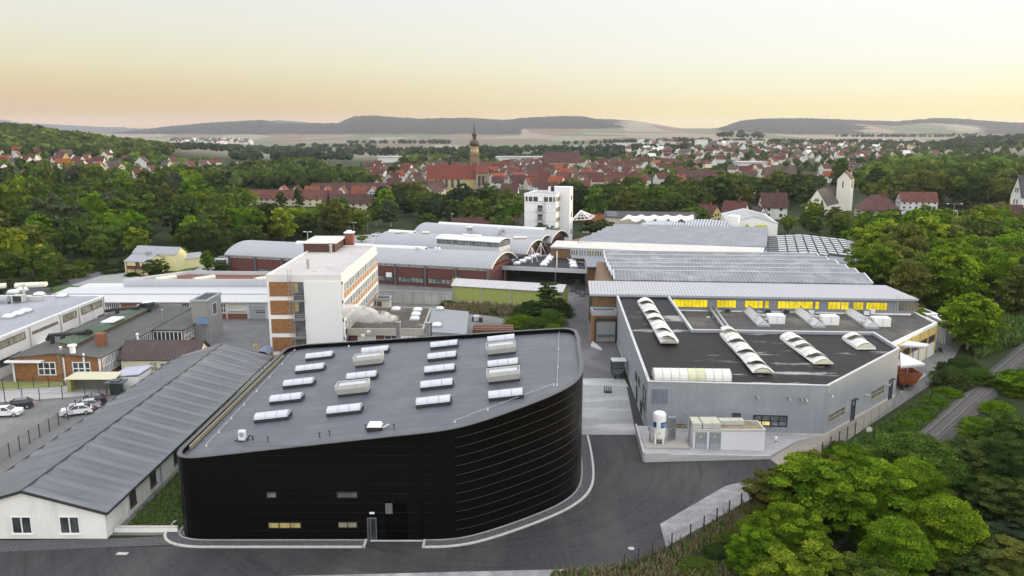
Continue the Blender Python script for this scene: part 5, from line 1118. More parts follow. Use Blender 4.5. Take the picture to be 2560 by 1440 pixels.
for i in range(6):
 a=Vector(G2(*lefts[i],9.7));b2=Vector(G2(*rights[i],9.7));nx=5.6;n3=Vector((-(b2-a).normalized().y,(b2-a).normalized().x))*nx
 c3,d3=b2+n3,a+n3
 mb=MB();mb.hexa([(a.x,a.y,9.3),(b2.x,b2.y,9.3),(c3.x,c3.y,9.3),(d3.x,d3.y,9.3)],[(a.x,a.y,9.7),(b2.x,b2.y,9.7),(c3.x,c3.y,10.85),(d3.x,d3.y,10.85)]);mb.build('sawtooth_roof',M_saw,sh1)
 mb=MB();mb.beam((d3.x,d3.y,10.9),(c3.x,c3.y,10.9),.3,.16);mb.beam((b2.x,b2.y,9.8),(c3.x,c3.y,10.95),.35,.2);mb.beam((a.x,a.y,9.8),(d3.x,d3.y,10.95),.3,.2);mb.build('ridge_flashing',mat('pale_flashing',(.5,.51,.52),.5),sh1)
M_bluegrey=mat('bluegrey_panel',(.21,.225,.25),.7,.06,.5)
fx2=lambda px:(Vector(D(px,757,154)[:2])-Vector(A_)).dot(dv)
mb=MB();mb.wb(A_,B_,fx2(1672),l+.1,6.0,ze-.3,.0,.05);mb.build('window_band_panel',M_bluegrey,sh1)
for k,(a,b2,n_,gm)in enumerate([(1684,1770,9,M_yellowlit),(1793,1841,5,M_yellowlit),(1862,1907,4,M_yellowlit),(1911,1922,1,M_yellowlit),(1943,2029,9,M_yellowlit),(2034,2044,1,M_yellowlit),(2065,2116,5,M_yellowlit),(2126,2151,3,M_yellowlit),(2157,2208,6,M_yellowlit),(2234,2282,6,emis('dim_yellow_glass',(.3,.24,.03),.3))]):
 p,q=fx2(a),fx2(b2);window(sh1,A_,B_,p,q-p,6.75,1.55,n_,1,mat('rust_grey_frame',(.25,.22,.2),.6),gm,fr=.055,deep=.14,out=.09)
for px in(1895,2096,2232):p=fx2(px);mb=MB();mb.wb(A_,B_,p,p+.14,6.1,ze-.2,.05,.22);mb.build('downpipe',M_grey,sh1)
for i,(px,lit)in enumerate(((1818,0),(1872,1),(1917,0),(1962,0),(2023,1),(2156,1))):
 p=fx2(px);mb=MB();mb.wb(A_,B_,p-.75,p+.75,5.6,6.9,.05,1.0);o=mb.build('roof_intake',M_bluegrey,sh1);mb=MB();mb.wb(A_,B_,p-.5,p+.5,5.75,6.75,1.0,1.05);mb.build('grille',M_white if lit else M_curb,o,off=root_loc(sh1))
p=fx2(2170);mb=MB();mb.wb(A_,B_,p-.5,p+.6,6.1,7.0,.2,.7);o=mb.build('fan_box',M_white,sh1)
p=fx2(2230);mb=MB()
for q in(-.25,.25):mb.wb(A_,B_,p+q,p+q+.06,6,ze+1.0,.3,.36)
for i in range(10):mb.wb(A_,B_,p-.25,p+.25,6.2+i*.35,6.25+i*.35,.3,.34)
mb.build('wall_ladder',M_alu,sh1)
# left brick return with dock
dk=thing('loading_dock',(22,153,0),'brick loading dock with grey roller gate and black flat top, left of the grey hall','loading dock')
da,db=G2(1481,857,0),G2(1540,857,0);yd=152.9;X0,X1=15.9,20.7
mb=MB();mb.box(X0,X1,yd,156.7,0,5.9);mb.build('wall',M_brickO,dk)
mb=MB();ring(mb,[(X0-.15,yd-.15),(X1,yd-.15),(X1,156.4),(X0-.15,156.4)],.3,5.5,6.5);mb.build('parapet',M_grey,dk)
mb=MB();mb.box(X0+.15,X1-.3,yd+.15,156.2,5.9,6.0);mb.build('roof',M_curb,dk)
mb=MB();mb.box(16.6,20.4,yd-.12,yd-.003,.2,4.3);gt=mb.build('roller_gate',mat('steel_shutter',(.27,.28,.28),.5,.08,1,stretch=(1,1,6)),dk)
mb=MB();mb.box(16.35,16.6,yd-.3,yd,0,4.6);mb.box(20.4,20.65,yd-.3,yd,0,4.6);mb.box(16.35,20.65,yd-.45,yd,4.6,5.0);mb.build('gate_surround',M_curb,dk)
mb=MB()
for i in range(14):mb.box(16.9+i*.24,17.02+i*.24,yd-.16,yd-.12,1.1,1.7)
mb.build('gate_slots',M_curb,gt,off=root_loc(dk))
struct('dock_ramp',MB().hexa([(15.2,149.5,0),(17.0,146.5,0),(17.3,147,0),(16.0,152.9,0)],[(15.2,149.5,.3),(17.0,146.5,.3),(17.3,147,.3),(16.0,152.9,.35)]),M_concrete)
sh2=thing('sawtooth_hall',(40,225,0),'farther saw-tooth hall with cream front roof and a row of partly lit windows','factory hall')
ze=8.0;A2,B2=G2(1376,617,ze),G2(1905,640,ze);l2=math.dist(A2,B2);d2=(Vector(B2)-Vector(A2)).normalized();n2=Vector((-d2.y,d2.x))
T0,T1=G2(1391,602,9.0),G2(1912,619.5,9.0)
Lf=[(1444,606),(1452,603),(1460,600.2),(1472,593),(1486,587.5),(1500,581.5),(1508,576.5),(1528,570)];Rt=[(1916,617.5),(1917,611.5),(1918,605.5),(1918.5,600),(1919,594.5),(1919.5,589),(1920,584),(1920.5,579)]
tl=Vector(G2(1537.5,564,9));tr_=Vector(G2(1921,574,9))
mb=MB();mb.prism(ccw([tuple(Vector(A2)+n2*.4),tuple(Vector(B2)+n2*.4),tuple(tr_),tuple(tl),G2(1391,602,8.6)]),0,ze-.3);mb.build('wall',M_brickB,sh2)
mb=MB();mb.hexa([(*A2,ze-.1),(*B2,ze-.1),(*T1,8.9),(*T0,8.9)],[(*A2,ze+.08),(*B2,ze+.08),(*T1,9.1),(*T0,9.1)]);mb.build('front_roof',M_creamroof,sh2)
for i in range(8):
 a=Vector(G2(*Lf[i],8.9));b2=Vector(G2(*Rt[i],8.9));na=Vector(G2(*(Lf[i+1]if i<7 else(1537.5,564)),8.9));nb=Vector(G2(*(Rt[i+1]if i<7 else(1921,574)),8.9))
 c3=b2.lerp(nb,.96);d3=a.lerp(na,.96)
 # keep the ridge parallel to its own eave
 per=n2*((c3-b2).dot(n2));c3=b2+per;d3=a+per
 mb=MB();mb.hexa([(a.x,a.y,8.5),(b2.x,b2.y,8.5),(c3.x,c3.y,8.5),(d3.x,d3.y,8.5)],[(a.x,a.y,8.9),(b2.x,b2.y,8.9),(c3.x,c3.y,9.75),(d3.x,d3.y,9.75)]);mb.build('sawtooth_roof',M_sawH,sh2)
 mb=MB();mb.beam((a.x,a.y,8.82),(b2.x,b2.y,8.82),.3,.24);mb.build('gutter',mat('dark_gutter',(.06,.065,.075),.6),sh2)
fx3=lambda px:(Vector(D(px,630,(Vector(A2).lerp(Vector(B2),(px-1376)/529)).y)[:2])-Vector(A2)).dot(d2)
mb=MB();mb.wb(A2,B2,0,l2,ze-.45,ze-.12,-.3,.06);mb.build('gutter',M_grey,sh2)
for i in range(24):
 a=1427+i*20;
 if a in(1547,):continue
 gm=(M_yellowlit if i in(8,9,10,12,13,17,18,19,22,23)and i%3!=2 else[emis('olive_lit',(.22,.18,.02),.3),M_glassgrey,mat('olive_blind',(.20,.17,.09),.7)][i%3])
 p,q=fx3(a),fx3(a+18.5);window(sh2,A2,B2,p,q-p,ze-2.6,2.1,3,1,M_white,gm,fr=.1,deep=.02-.3+.4,out=-.2)
for nm in():
 pass
# strips of brick clutter between the halls
lf2=thing('grey_link_roof',G(1480,660,6),'low grey link building with brick end between the canopy and the saw-tooth halls','link building')
pts=[G2(1468,668,6),G2(1513,668,6),G2(1513,644,6),G2(1720,643,6),G2(1900,652,6),G2(1880,646,6),G2(1424,633,6),G2(1430,645,6),G2(1462,646,6)]
mb=MB();mb.prism(ccw([G2(1468,666,6),G2(1512,666,6),G2(1512,634,6),G2(1426,633,6),G2(1431,643,6),G2(1462,645,6)]),0,5.9);mb.build('wall',M_brickB,lf2)
mb=MB();mb.prism(ccw([G2(1467,668,6),G2(1514,668,6),G2(1514,633,6),G2(1424,632,6),G2(1429,645,6),G2(1461,647,6)]),5.903,6.1);mb.build('roof',mat('bluegrey_felt',(.20,.21,.23),.7,.06,.2),lf2)
mb=MB();mb.prism(ccw([G2(1514.5,645,6.6),G2(1514.5,637,6.6),G2(1905,650,6.6),G2(1905,653,6.6),G2(1700,647,6.6)]),0,6.4);mb.build('valley_roof',mat('valley_felt',(.10,.105,.115),.8,.1,.2),lf2)
put_dome(1525,642,6.4,'lone white dome in the valley between the two saw-tooth halls',None,1.3)
# ================================================================ building with tiled rooflight grid
gb=thing('rooflight_building',(100,215,0),'grey-roofed building whose roof is covered by a grid of pale square rooflights, right','building')
zt=6.5;pts=[G2(1918,652,zt),G2(2060,655,zt),G2(2124,681,zt),G2(2076,592,zt),G2(2000,586,zt),G2(1928,588,zt)]
poly=ccw([G2(1916,655,zt),G2(2124,681,zt),G2(2077,592,zt),G2(1929,587,zt)])
cxr=sum(p[0]for p in poly)/4
ga_,gb_=Vector(G2(2020,656,zt)),Vector(G2(1998,577,zt+1.4));rdg=(gb_-ga_).normalized();rn2=Vector((rdg.y,-rdg.x))
hz=lambda x,y:zt+1.9-.085*abs((Vector((x,y))-ga_).dot(rn2))
mb=MB();mb.prism(poly,0,zt-.3);mb.build('wall',M_whitewall,gb)
mb=MB();mid0,mid1=ga_-rdg*6,ga_+rdg*46
q=[poly];
for sgn in(-1,1):
 w_=15 if sgn<0 else 18
 e0_,e1_=mid0+rn2*sgn*w_,mid1+rn2*sgn*w_
 pp=[(mid0.x,mid0.y),(e0_.x,e0_.y),(e1_.x,e1_.y),(mid1.x,mid1.y)];mb.prism(ccw(pp),lambda x,y:zt-.29,hz)
mb.build('roof',mat('grey_sheet_roof',(.20,.21,.23),.6,.05,.2),gb)
M_panel=mat('rooflight_panel',(.38,.41,.44),.2,.06,.6);k=0;mbd=MB()
for r_ in range(9):
 for c_ in range(-5,5):
  if r_==0 and c_>=2:continue
  cc=ga_+rdg*(1.5+r_*4.75)+rn2*(c_*2.6+1.3)
  a=[cc-rn2*1.15-rdg*1.6,cc+rn2*1.15-rdg*1.6,cc+rn2*1.15+rdg*1.4,cc-rn2*1.15+rdg*1.4];tilt=[.7,.7,.7,.7]
  mbd.hexa([(p.x,p.y,hz(p.x,p.y)-.05)for p in a],[(p.x,p.y,hz(p.x,p.y)+t_)for p,t_ in zip(a,tilt)])
  ac_=(a[0]+a[2])/2;a2=[ac_+(p-ac_)*.93 for p in a]
  if c_!=-4:MB().hexa([(p.x,p.y,hz(p.x,p.y)+t_+.003)for p,t_ in zip(a2,tilt)],[(p.x,p.y,hz(p.x,p.y)+t_+.06)for p,t_ in zip(a2,tilt)]).build('rooflight_panel',M_panel,gb)
mbd.build('rooflight_curb',mat('curb_gap_shade',(.09,.095,.105),.6),gb)  # dark curb colour stands in for the shadow gaps between panels
# ================================================================ grey hall with black roof, right foreground
gh=thing('grey_hall',(40,130,0),'angular light grey sheet-metal hall with black felt roof and white vault skylights, right foreground','factory hall')
ZR=lambda x,y:7.3+.033*(y-105)
def RP(px,py):
 d=ray(px,py);t=(7.3-3.465-CAMZ)/(d[2]-.033*d[1]);return(d[0]*t,d[1]*t)
pts=[(18.7,104.9),(42.8,103.2),(60.6,120.3),(60.6,129.2),RP(1732,824),RP(1671,738),(20.9,156.1)];poly=ccw(pts)
M_greysheet=corr('light_grey_cassette',(.27,.285,.31),0,1.15,dark=.045,rough=.55,depth=.01,sharp=True,dirt=(.33,.345,.37))
mb=MB();ring(mb,poly,.4,0.25,ZR);mb.build('wall',M_greysheet,gh)
mb=MB();ring(mb,inset(poly,-.015),.3,0,.42);mb.build('plinth',mat('pale_plinth',(.5,.49,.45),.9),gh)
mb=MB();ring(mb,inset(poly,-.06),.36,lambda x,y:ZR(x,y)+.003,lambda x,y:ZR(x,y)+.1);mb.build('coping',mat('coping_light',(.5,.5,.5),.5),gh)
M_felt2=mat('black_felt',(.0125,.0125,.013),.6,.3,.15,stretch=(.3,1.2,1),second=((.30,.30,.27),.58,.63,.16,(.35,1.5,1)),spec=.18)
mb=MB();mb.prism(inset(poly,.38),lambda x,y:ZR(x,y)-.7,lambda x,y:ZR(x,y)-.4);mb.build('roof',M_felt2,gh)
mb=MB();mb.box(20.9,31.2,155.75,156.05,8.6,9.45);mb.build('end_upstand',mat('upstand_white',(.55,.56,.56),.6),gh)
pa,pb,pc,pl=(18.7,104.9),(42.8,103.2),(60.6,120.3),(20.9,156.1)
fw_=lambda px:(Vector(D(px,1050,104)[:2])-Vector(pa)).dot((Vector(pb)-Vector(pa)).normalized())
zf=lambda py:D(1900,py,104.2)[2]
M_winblack=mat('black_window_frame',(.02,.021,.022),.5)
wn_=window(gh,pa,pb,fw_(1882),fw_(1966)-fw_(1882),zf(1063),zf(1035)-zf(1063),4,2,M_winblack,M_officeglass,fr=.13,deep=.07)
mb=MB();mb.wb(pa,pb,fw_(1886),fw_(1924),zf(1060),zf(1051),.03,.035);mb.build('lit_pane',emis('desk_light',(1,.8,.25),.9,lo=.4),wn_,off=root_loc(gh))
window(gh,pa,pb,fw_(1830),fw_(1851)-fw_(1830),zf(1078),zf(1032)-zf(1078),1,2,M_winblack,M_officeglass,fr=.13)
lv=MB();a,b2=fw_(1629),fw_(1669)
for i in range(11):lv.wb(pa,pb,a,b2,zf(1011)+i*.19,zf(1011)+i*.19+.1,.02,.1)
lo_=lv.build('louvre',mat('louvre_blue',(.17,.2,.27),.5),gh);mb=MB();mb.wb(pa,pb,a-.05,b2+.05,zf(1011)-.05,zf(972)+.02,0,.02);mb.wb(pa,pb,(a+b2)/2-.04,(a+b2)/2+.04,zf(1011),zf(972),.02,.12);mb.build('louvre_frame',M_grey,lo_,off=root_loc(gh))
window(gh,pa,pb,fw_(1685),1.6,zf(1073),.6,1,1,M_winblack,M_warmlit)
for px,py in((1886,988),(1963,990),(1993,991),(2003,992),(2064,980)):
 p=fw_(px);q=Vector(pa)+(Vector(pb)-Vector(pa)).normalized()*p;z=zf(py);mb=MB();mb.tube([(q.x,q.y,z),(q.x+.1,q.y-.55,z+.0),(q.x+.18,q.y-.7,z-.25)],.13 if px!=2003 else .2,8);mb.build('wall_vent',M_steel,gh)
def rw_(px): # along pb->pc
 d=ray(px,1020);dd=(Vector(pc)-Vector(pb)).normalized(); # intersect in plan
 k=d[0]/d[1];t=(k*pb[1]-pb[0])/(dd.x-k*dd.y);return t,pb[1]+dd.y*t
for a,b2,ya_,yb_,n3 in((2073,2112,1027,1058,3),(2175,2205,968,1000,4)):
 t0,Y0=rw_(a);t1,Y1=rw_(b2);z0=D(a,yb_,Y0)[2];z1=D(a,ya_+9,Y0)[2]
 window(gh,pb,pc,t0,t1-t0,z0,z1-z0,n3,2,mat('taupe_frame',(.30,.27,.2),.6),M_officeglass,fr=.12,sill=True)
for px,py in((2132,1057),(2221,997)):
 t0,Y0=rw_(px);mb=MB();mb.wb(pb,pc,t0-.5,t0+.5,.02,2.3,0,.04);dr2=mb.build('door',M_glass,gh);mb=MB()
 for q in(-.58,.5):mb.wb(pb,pc,t0+q,t0+q+.08,.02,3.2,0,.14)
 mb.wb(pb,pc,t0-.58,t0+.58,2.3,2.4,0,.14);mb.wb(pb,pc,t0-.6,t0+.6,3.25,3.35,0,.5);mb.build('door_frame',M_darksteel,dr2,off=root_loc(gh))
for px,py in((2160,987),(2210,961)):
 t0,Y0=rw_(px);z=D(px,py,Y0)[2];dd=(Vector(pc)-Vector(pb)).normalized();q=Vector(pb)+dd*t0;mb=MB();mb.tube([(q.x,q.y,z),(q.x+.45,q.y-.5,z)],.14,8);mb.build('wall_vent',M_alu,gh)
# left wall openings
def lwv(px):
 d=ray(px,1000);dd=(Vector(pa)-Vector(pl)).normalized();k=d[0]/d[1];t=(k*pl[1]-pl[0])/(dd.x-k*dd.y);return t
for t,w_,z0,h in((46.5,3.0,2.2,3.2),(40.5,2.0,3.6,1.2),(38.3,1.3,.1,2.6),(36.5,2.2,3.0,1.4),(44,1.6,.3,2.0)):
 window(gh,pl,pa,t,w_,z0,h,1,2,M_winblack,M_glass,fr=.12)
struct('area_way',drape([(17.2,105),(18.6,104.5),(20.0,125),(18.8,125)],.035),mat('dark_ramp',(.03,.031,.033),.8));
# skylights on the grey hall
def rl(px,py):p=RP(px,py);return(p[0],p[1])
def panel_vault(a,b2,wd,label,n_,open_=()):
 a=Vector(a);b2=Vector(b2);d=(b2-a).normalized();nn=Vector((-d.y,d.x));l=(b2-a).length;z0=ZR(*a)-.4;z1=ZR(*b2)-.4
 o=thing('vault_skylight',(a.x,a.y,z0),label,'skylight','vault skylights on the black felt roof')
 mb=MB();mb.prism(ccw([tuple(a-nn*wd/2),tuple(b2-nn*wd/2),tuple(b2+nn*wd/2),tuple(a+nn*wd/2)]),z0-.1,lambda x,y:ZR(x,y)-.4+.38);mb.build('curb',M_white,o)
 k=9
 for i in range(n_):
  p0=a+d*(l*i/n_+.03);p1=a+d*(l*(i+1)/n_-.03);zb_=ZR(*p0);lift=.85 if i in open_ else 0;mb=MB();rows=[]
  for j in range(k+1):
   t=j/k;ss=math.sin(math.pi*(.12+.76*t))-math.sin(math.pi*.12);x_=(t-.5)*wd*.97;zz=ss*wd*.36+lift*(1-t)
   rows.append((tuple(p0+nn*x_)+(zb_+.0+zz,),tuple(p1+nn*x_)+(zb_+.0+zz,)))
  for j in range(k):mb.hexa([rows[j][0],rows[j][1],rows[j+1][1],rows[j+1][0]],[tuple(Vector(v)+Vector((0,0,.06)))for v in(rows[j][0],rows[j][1],rows[j+1][1],rows[j+1][0])])
  if lift:
   mb2=MB();mb2.poly([(rows[0][0][0],rows[0][0][1],zb_),(rows[0][1][0],rows[0][1][1],zb_),rows[0][1],rows[0][0]]);
  mb.build('glazing_panel',MATS['milky_glazing'],o)
 mb=MB()
 for base in(a,b2):
  zb_=ZR(*base);mb.poly([tuple(base+nn*((j/k)-.5)*wd*.95)+(zb_+(math.sin(math.pi*(.12+.76*j/k))-math.sin(math.pi*.12))*wd*.34,)for j in range(k+1)])
 mb.build('end_cap',M_creamglaze,o)
 return o
panel_vault(rl(1612,752),rl(1674,858),2.9,'white vault skylight with lifted flaps nearest the brick dock',12,(1,4,6,9,11))
panel_vault(rl(1822,832),rl(1908,932),3.0,'long white vault skylight with four lifted flaps in the middle of the black felt roof',11,(0,3,6,9))
panel_vault(rl(1972,840),rl(2060,910),3.0,'white vault skylight with humped flaps right of the middle of the black felt roof',9,(2,4,7))
panel_vault(rl(2128,842),rl(2166,869),3.0,'shortest white vault skylight, near the right corner of the black felt roof',4,(1,))
vault_light(rl(1633,940),rl(1823,943),3.0,ZR(20,107)-.4,1.25,'big white barrel skylight with two yellowed panels at the front of the black felt roof',m=MATS['milky_glazing'],group='vault skylights on the black felt roof',seams=9)
# yellowed panels
a=Vector(rl(1633,940));b2=Vector(rl(1823,943));vlo=[o for o in bpy.data.objects if o.get('label','').startswith('big white barrel')][0]
mb=MB();p0,p1=a.lerp(b2,4/9),a.lerp(b2,6/9);nn=Vector((0,1));zb_=ZR(20,107)-.4+.3
for j in range(10):
 t0,t1=math.pi*j/10,math.pi*(j+1)/10;mb.poly([(p0.x,p0.y-1.47*math.cos(t0),zb_+1.265*math.sin(t0)),(p1.x,p1.y-1.47*math.cos(t0),zb_+1.265*math.sin(t0)),(p1.x,p1.y-1.47*math.cos(t1),zb_+1.265*math.sin(t1)),(p0.x,p0.y-1.47*math.cos(t1),zb_+1.265*math.sin(t1))])
mb.build('yellowed_panel',mat('yellowed_glazing',(.56,.56,.36),.4),vlo)
# gravel roof between
gr_=thing('gravel_roof_wing',(60,142,0),'flat gravel-roofed wing with slanted glass rooflights between grey hall and yellow-lit hall','factory wing')
zt=6.2;E=[RP(1671,740),RP(1732,824),(60.6,129.4),G2(2234,857,zt),G2(2342,806,zt),G2(2281,777,zt),(78.3,151.6)]
mpoly=ccw([(31.4,155.6),(31.1,131.2),(60.4,129.5),G2(2234,857,zt),G2(2342,806,zt),G2(2281,777,zt),(77.5,151.5)])
mb=MB();mb.prism(mpoly,0,zt-.4);mb.build('wall',mat('white_cream_wall',(.66,.64,.58),.85,.05,.3),gr_)
M_grv=mat('roof_gravel',(.075,.071,.064),.95,.25,.5,second=((.16,.145,.115),.5,.7,.14,(1,1,1)),bump=.03,bscale=6)
mb=MB();mb.prism(inset(mpoly,.3),zt-.39,zt-.25);mb.build('roof',M_grv,gr_)
mb=MB();ring(mb,inset(mpoly,-.1),.45,zt-.55,zt);mb.build('roof_edge',M_white,gr_)
w0,w1=G2(2234,857,zt),G2(2342,806,zt);l=math.dist(w0,w1);mb=MB();mb.wb(w0,w1,0,l,zt-2.0,zt-.56,.0,.04);mb.build('yellow_band',mat('ochre_panel',(.56,.42,.13),.8,.08,.6),gr_)
for i in range(6):mb=MB();mb.wb(w0,w1,l*i/5-.12,l*i/5+.12,0,zt-.5,0,.14);mb.build('pier',mat('ochre_pier',(.5,.38,.12),.8),gr_)
for i in range(5):window(gr_,w0,w1,l*i/5+.4,l/5-.8,2.7,1.4,6,1,mat('brown_frame',(.13,.08,.06),.6),M_glass,fr=.1)
for i,(a,b2)in enumerate([((1868,777),(1925,832)),((1994,779),(2068,835)),((2120,781),(2202,836))]):
 p=Vector(G2(*a,zt-.25));q=Vector(G2(*b2,zt-.25));d=(q-p).normalized();nn=Vector((-d.y,d.x));q=p+d*13.5
 o=thing('ridge_rooflight',(p.x,p.y,zt),'pitched glass rooflight on the gravel roof, '+['left','middle','right'][i]+' of three parallel ones','skylight','pitched glass rooflights on the gravel roof')
 mb=MB();mb.prism(ccw([tuple(p-nn*1.15),tuple(q-nn*1.15),tuple(q+nn*1.15),tuple(p+nn*1.15)]),zt-.3,zt+.1);mb.build('curb',M_grey,o)
 f=lambda v,s_,z:(v.x+nn.x*s_,v.y+nn.y*s_,z)
 mb=MB();mb.poly([f(p,-1.15,zt+.1),f(q,-1.15,zt+.1),f(q,0,zt+1.15),f(p,0,zt+1.15)]);mb.poly([f(q,1.15,zt+.1),f(p,1.15,zt+.1),f(p,0,zt+1.15),f(q,0,zt+1.15)]);mb.poly([f(q,-1.15,zt+.1),f(q,1.15,zt+.1),f(q,0,zt+1.15)]);mb.poly([f(p,1.15,zt+.1),f(p,-1.15,zt+.1),f(p,0,zt+1.15)]);mb.build('glazing',mat('wired_glass',(.62,.63,.63),.25,.06,.5),o)
 mb=MB()
 for j in range(15):
  v=p.lerp(q,j/14);mb.beam(f(v,-1.15,zt+.12),f(v,0,zt+1.17),.05);mb.beam(f(v,1.15,zt+.12),f(v,0,zt+1.17),.05)
 mb.beam(f(p,0,zt+1.18),f(q,0,zt+1.18),.1);mb.build('glazing_bar',M_darksteel,o)
 c=G([1942,2077,2206][i],[812,815,819][i],zt-.25);o=thing('air_handler',c,'white boxy air handler on the gravel roof beside the '+['left','middle','right'][i]+' pitched rooflight','air handler','white air handlers on the gravel roof')
 mb=MB();mb.box(c[0]-1.45,c[0]+1.5,c[1],c[1]+2.0,c[2]+.15,c[2]+1.75);mb.build('casing',M_white,o);mb=MB();mb.box(c[0]-.02,c[0]+.04,c[1]-.02,c[1],c[2]+.15,c[2]+1.75);mb.box(c[0]-1.45,c[0]+1.5,c[1]+.1,c[1]+1.9,c[2]+0,c[2]+.14);mb.build('seam',M_grey,o)
 for j,(sx,z_)in enumerate(((-3.9,.9),(-3.4,.5),(-3.3,1.4))):mb=MB();mb.beam((c[0]+sx,c[1]+1.2+j*.6,c[2]+z_),(c[0]-1.4,c[1]+.8+j*.4,c[2]+z_),.35);mb.build('duct',M_alu,o)
for i,(a,b2)in enumerate((((1772,765),(1815,826)),((1781,762),(1827,826)))):
 p,q=G(*a,zt+.5),G(*b2,zt+.5);o=thing('roof_pipe',p,'long grey pipe lying across the gravel roof, '+['left','right'][i]+' of two','pipe','long pipes on the gravel roof');mb=MB();mb.tube([p,q],.28,8);mb.build('pipe',M_steel,o);mb=MB()
 for t in(.1,.35,.6,.85):v=Vector(p).lerp(Vector(q),t);mb.box(v.x-.3,v.x+.3,v.y-.1,v.y+.1,zt-.25,zt+.25)
 mb.build('bracket',M_grey,o)
c=G(1770,806,zt-.25);o=thing('roof_vent',c,'small grey cowl vent in the left part of the gravel roof','vent');mb=MB();mb.lathe(c,[(.12,0),(.12,.7),(.4,.75),(.4,1.0),(.1,1.2)],10);mb.build('cowl',M_steel,o)
# triangular canopies
for i,(pp,z)in enumerate(((((2246,862),(2312,865),(2323,860),(2262,850)),5.4),(((2250,880),(2252,915),(2313,909)),4.6))):
 pl_=ccw([G2(x,y,z)for x,y in pp]);o=thing('steel_canopy',(*pl_[0],0),['narrow white wing-shaped canopy on the cream wall, farther one','pointed triangular white canopy above the rusty skip'][i],'canopy')
 mb=MB();mb.prism(pl_,z-.22,z);mb.build('roof',mat('white_canopy_sheet',(.62,.63,.65),.5,.04,.6),o);mb=MB();ring(mb,inset(pl_,-.04),.12,z-.4,z-.223);mb.build('edge_beam',M_grey,o)
 mb=MB();c=pl_[0];cc=(sum(p[0]for p in pl_)/len(pl_),sum(p[1]for p in pl_)/len(pl_));mb.beam((cc[0],cc[1],0),(cc[0],cc[1],z-.2),.16);mb.build('post',M_grey,o)
# rusty skip
c=G(2266,975,0);sk=thing('rusty_skip',c,'rust-red open steel skip standing beside the grey hall under the pointed canopy','skip')
M_rust=mat('rust_red_paint',(.24,.065,.03),.75,.25,1.2,second=((.32,.14,.05),.5,.7,1,(1,1,1)))
cx,cy=c[0]+.6,c[1]+1.5
bt=[(cx-1.2,cy-.7,.5),(cx+1.0,cy-.7,.5),(cx+1.0,cy+2.6,.5),(cx-1.2,cy+2.6,.5)];tp=[(cx-2.0,cy-1.3,2.7),(cx+1.9,cy-1.3,2.7),(cx+1.9,cy+3.2,2.7),(cx-2.0,cy+3.2,2.7)]
mb=MB()
for i in range(4):
 j=(i+1)%4;mb.poly([bt[i],bt[j],tp[j],tp[i]]);q=lambda v:(cx+(v[0]-cx)*.93,cy+.95+(v[1]-cy-.95)*.94,v[2]);mb.poly([q(bt[j]),q(bt[i]),q(tp[i]),q(tp[j])]);mb.poly([tp[i],tp[j],q(tp[j]),q(tp[i])])
mb.poly([(x,y,z+.1)for x,y,z in bt]);mb.build('tub',M_rust,sk)
mb=MB()
for t in(0,.33,.66,1):p=Vector(bt[0]).lerp(Vector(bt[1]),t);q=Vector(tp[0]).lerp(Vector(tp[1]),t);mb.beam(tuple(p),tuple(q),.12)
mb.beam(tp[0],tp[1],.16);mb.build('rib',M_rust,sk)
mb=MB();mb.box(cx-1.3,cx+1.1,cy-.6,cy-.4,0,.5);mb.box(cx-1.3,cx+1.1,cy+2.2,cy+2.4,0,.5);mb.build('skid',M_darksteel,sk)
for i,(px,py,nm,lab)in enumerate(((2266,977,'scrap_trolley','black wheeled trolley in front of the rusty skip'),(2346,882,'black_bench','black trolley at the corner of the cream-walled wing'),(1547,948,'pallet_truck','black pallet truck in front of the smoking shelter'))):
 c=G(px,py,0);o=thing(nm,c,lab,'trolley');mb=MB();mb.box(c[0]-.8,c[0]+.8,c[1],c[1]+.7,.45,.55);mb.box(c[0]-.8,c[0]-.72,c[1],c[1]+.7,.55,1.1);mb.box(c[0]+.2,c[0]+.7,c[1]+.1,c[1]+.6,.55,.95);mb.build('deck',M_curb,o)
 mb=MB();[mb.tube([(c[0]+a,c[1]+b_-.05,.2),(c[0]+a,c[1]+b_+.05,.2)],.2,8)for a in(-.6,.6)for b_ in(0,.65)];mb.build('wheel',M_curb,o);mb=MB();mb.beam((c[0]-.76,c[1]+.3,.5),(c[0]-1.1,c[1]+.3,1.25),.06);mb.build('handle',M_curb,o)
# modular sheds at the far right
for i,(a,b2,c_,d_,z)in enumerate((((2286,770),(2318,787),(2348,785),(2305,768),3.2),((2326,789),(2366,808),(2396,806),(2361,787),4.4),((2283,765),(2297,767),(2301,766),(2287,763),2.6))):
 pl_=ccw([G2(*p,z)for p in(a,b2,c_,d_)]);o=thing('store_container',(*pl_[0],0),'white-topped grey storage shed in the row under the trees, '+['middle one','nearest and tallest','farthest and smallest'][i],'storage shed','storage sheds in a row under the trees')
 mb=MB();mb.prism(inset(pl_,.1),0,z-.15);mb.build('body',mat('lattice_wall',(.36,.37,.39),.6,.1,3),o);mb=MB();mb.prism(pl_,z-.147,z);mb.build('roof',M_white,o)
 lo2=min(pl_,key=lambda p:p[1]);pls=sorted(pl_,key=lambda p:p[0])[:2];pls.sort(key=lambda p:-p[1])
 mb=MB();ll=math.dist(pls[0],pls[1])
 for k in range(7):mb.wb(pls[0],pls[1],ll*k/6-.05,ll*k/6+.05,.1,z-.2,-.1,-.02)
 mb.build('door_frame',M_white,o)
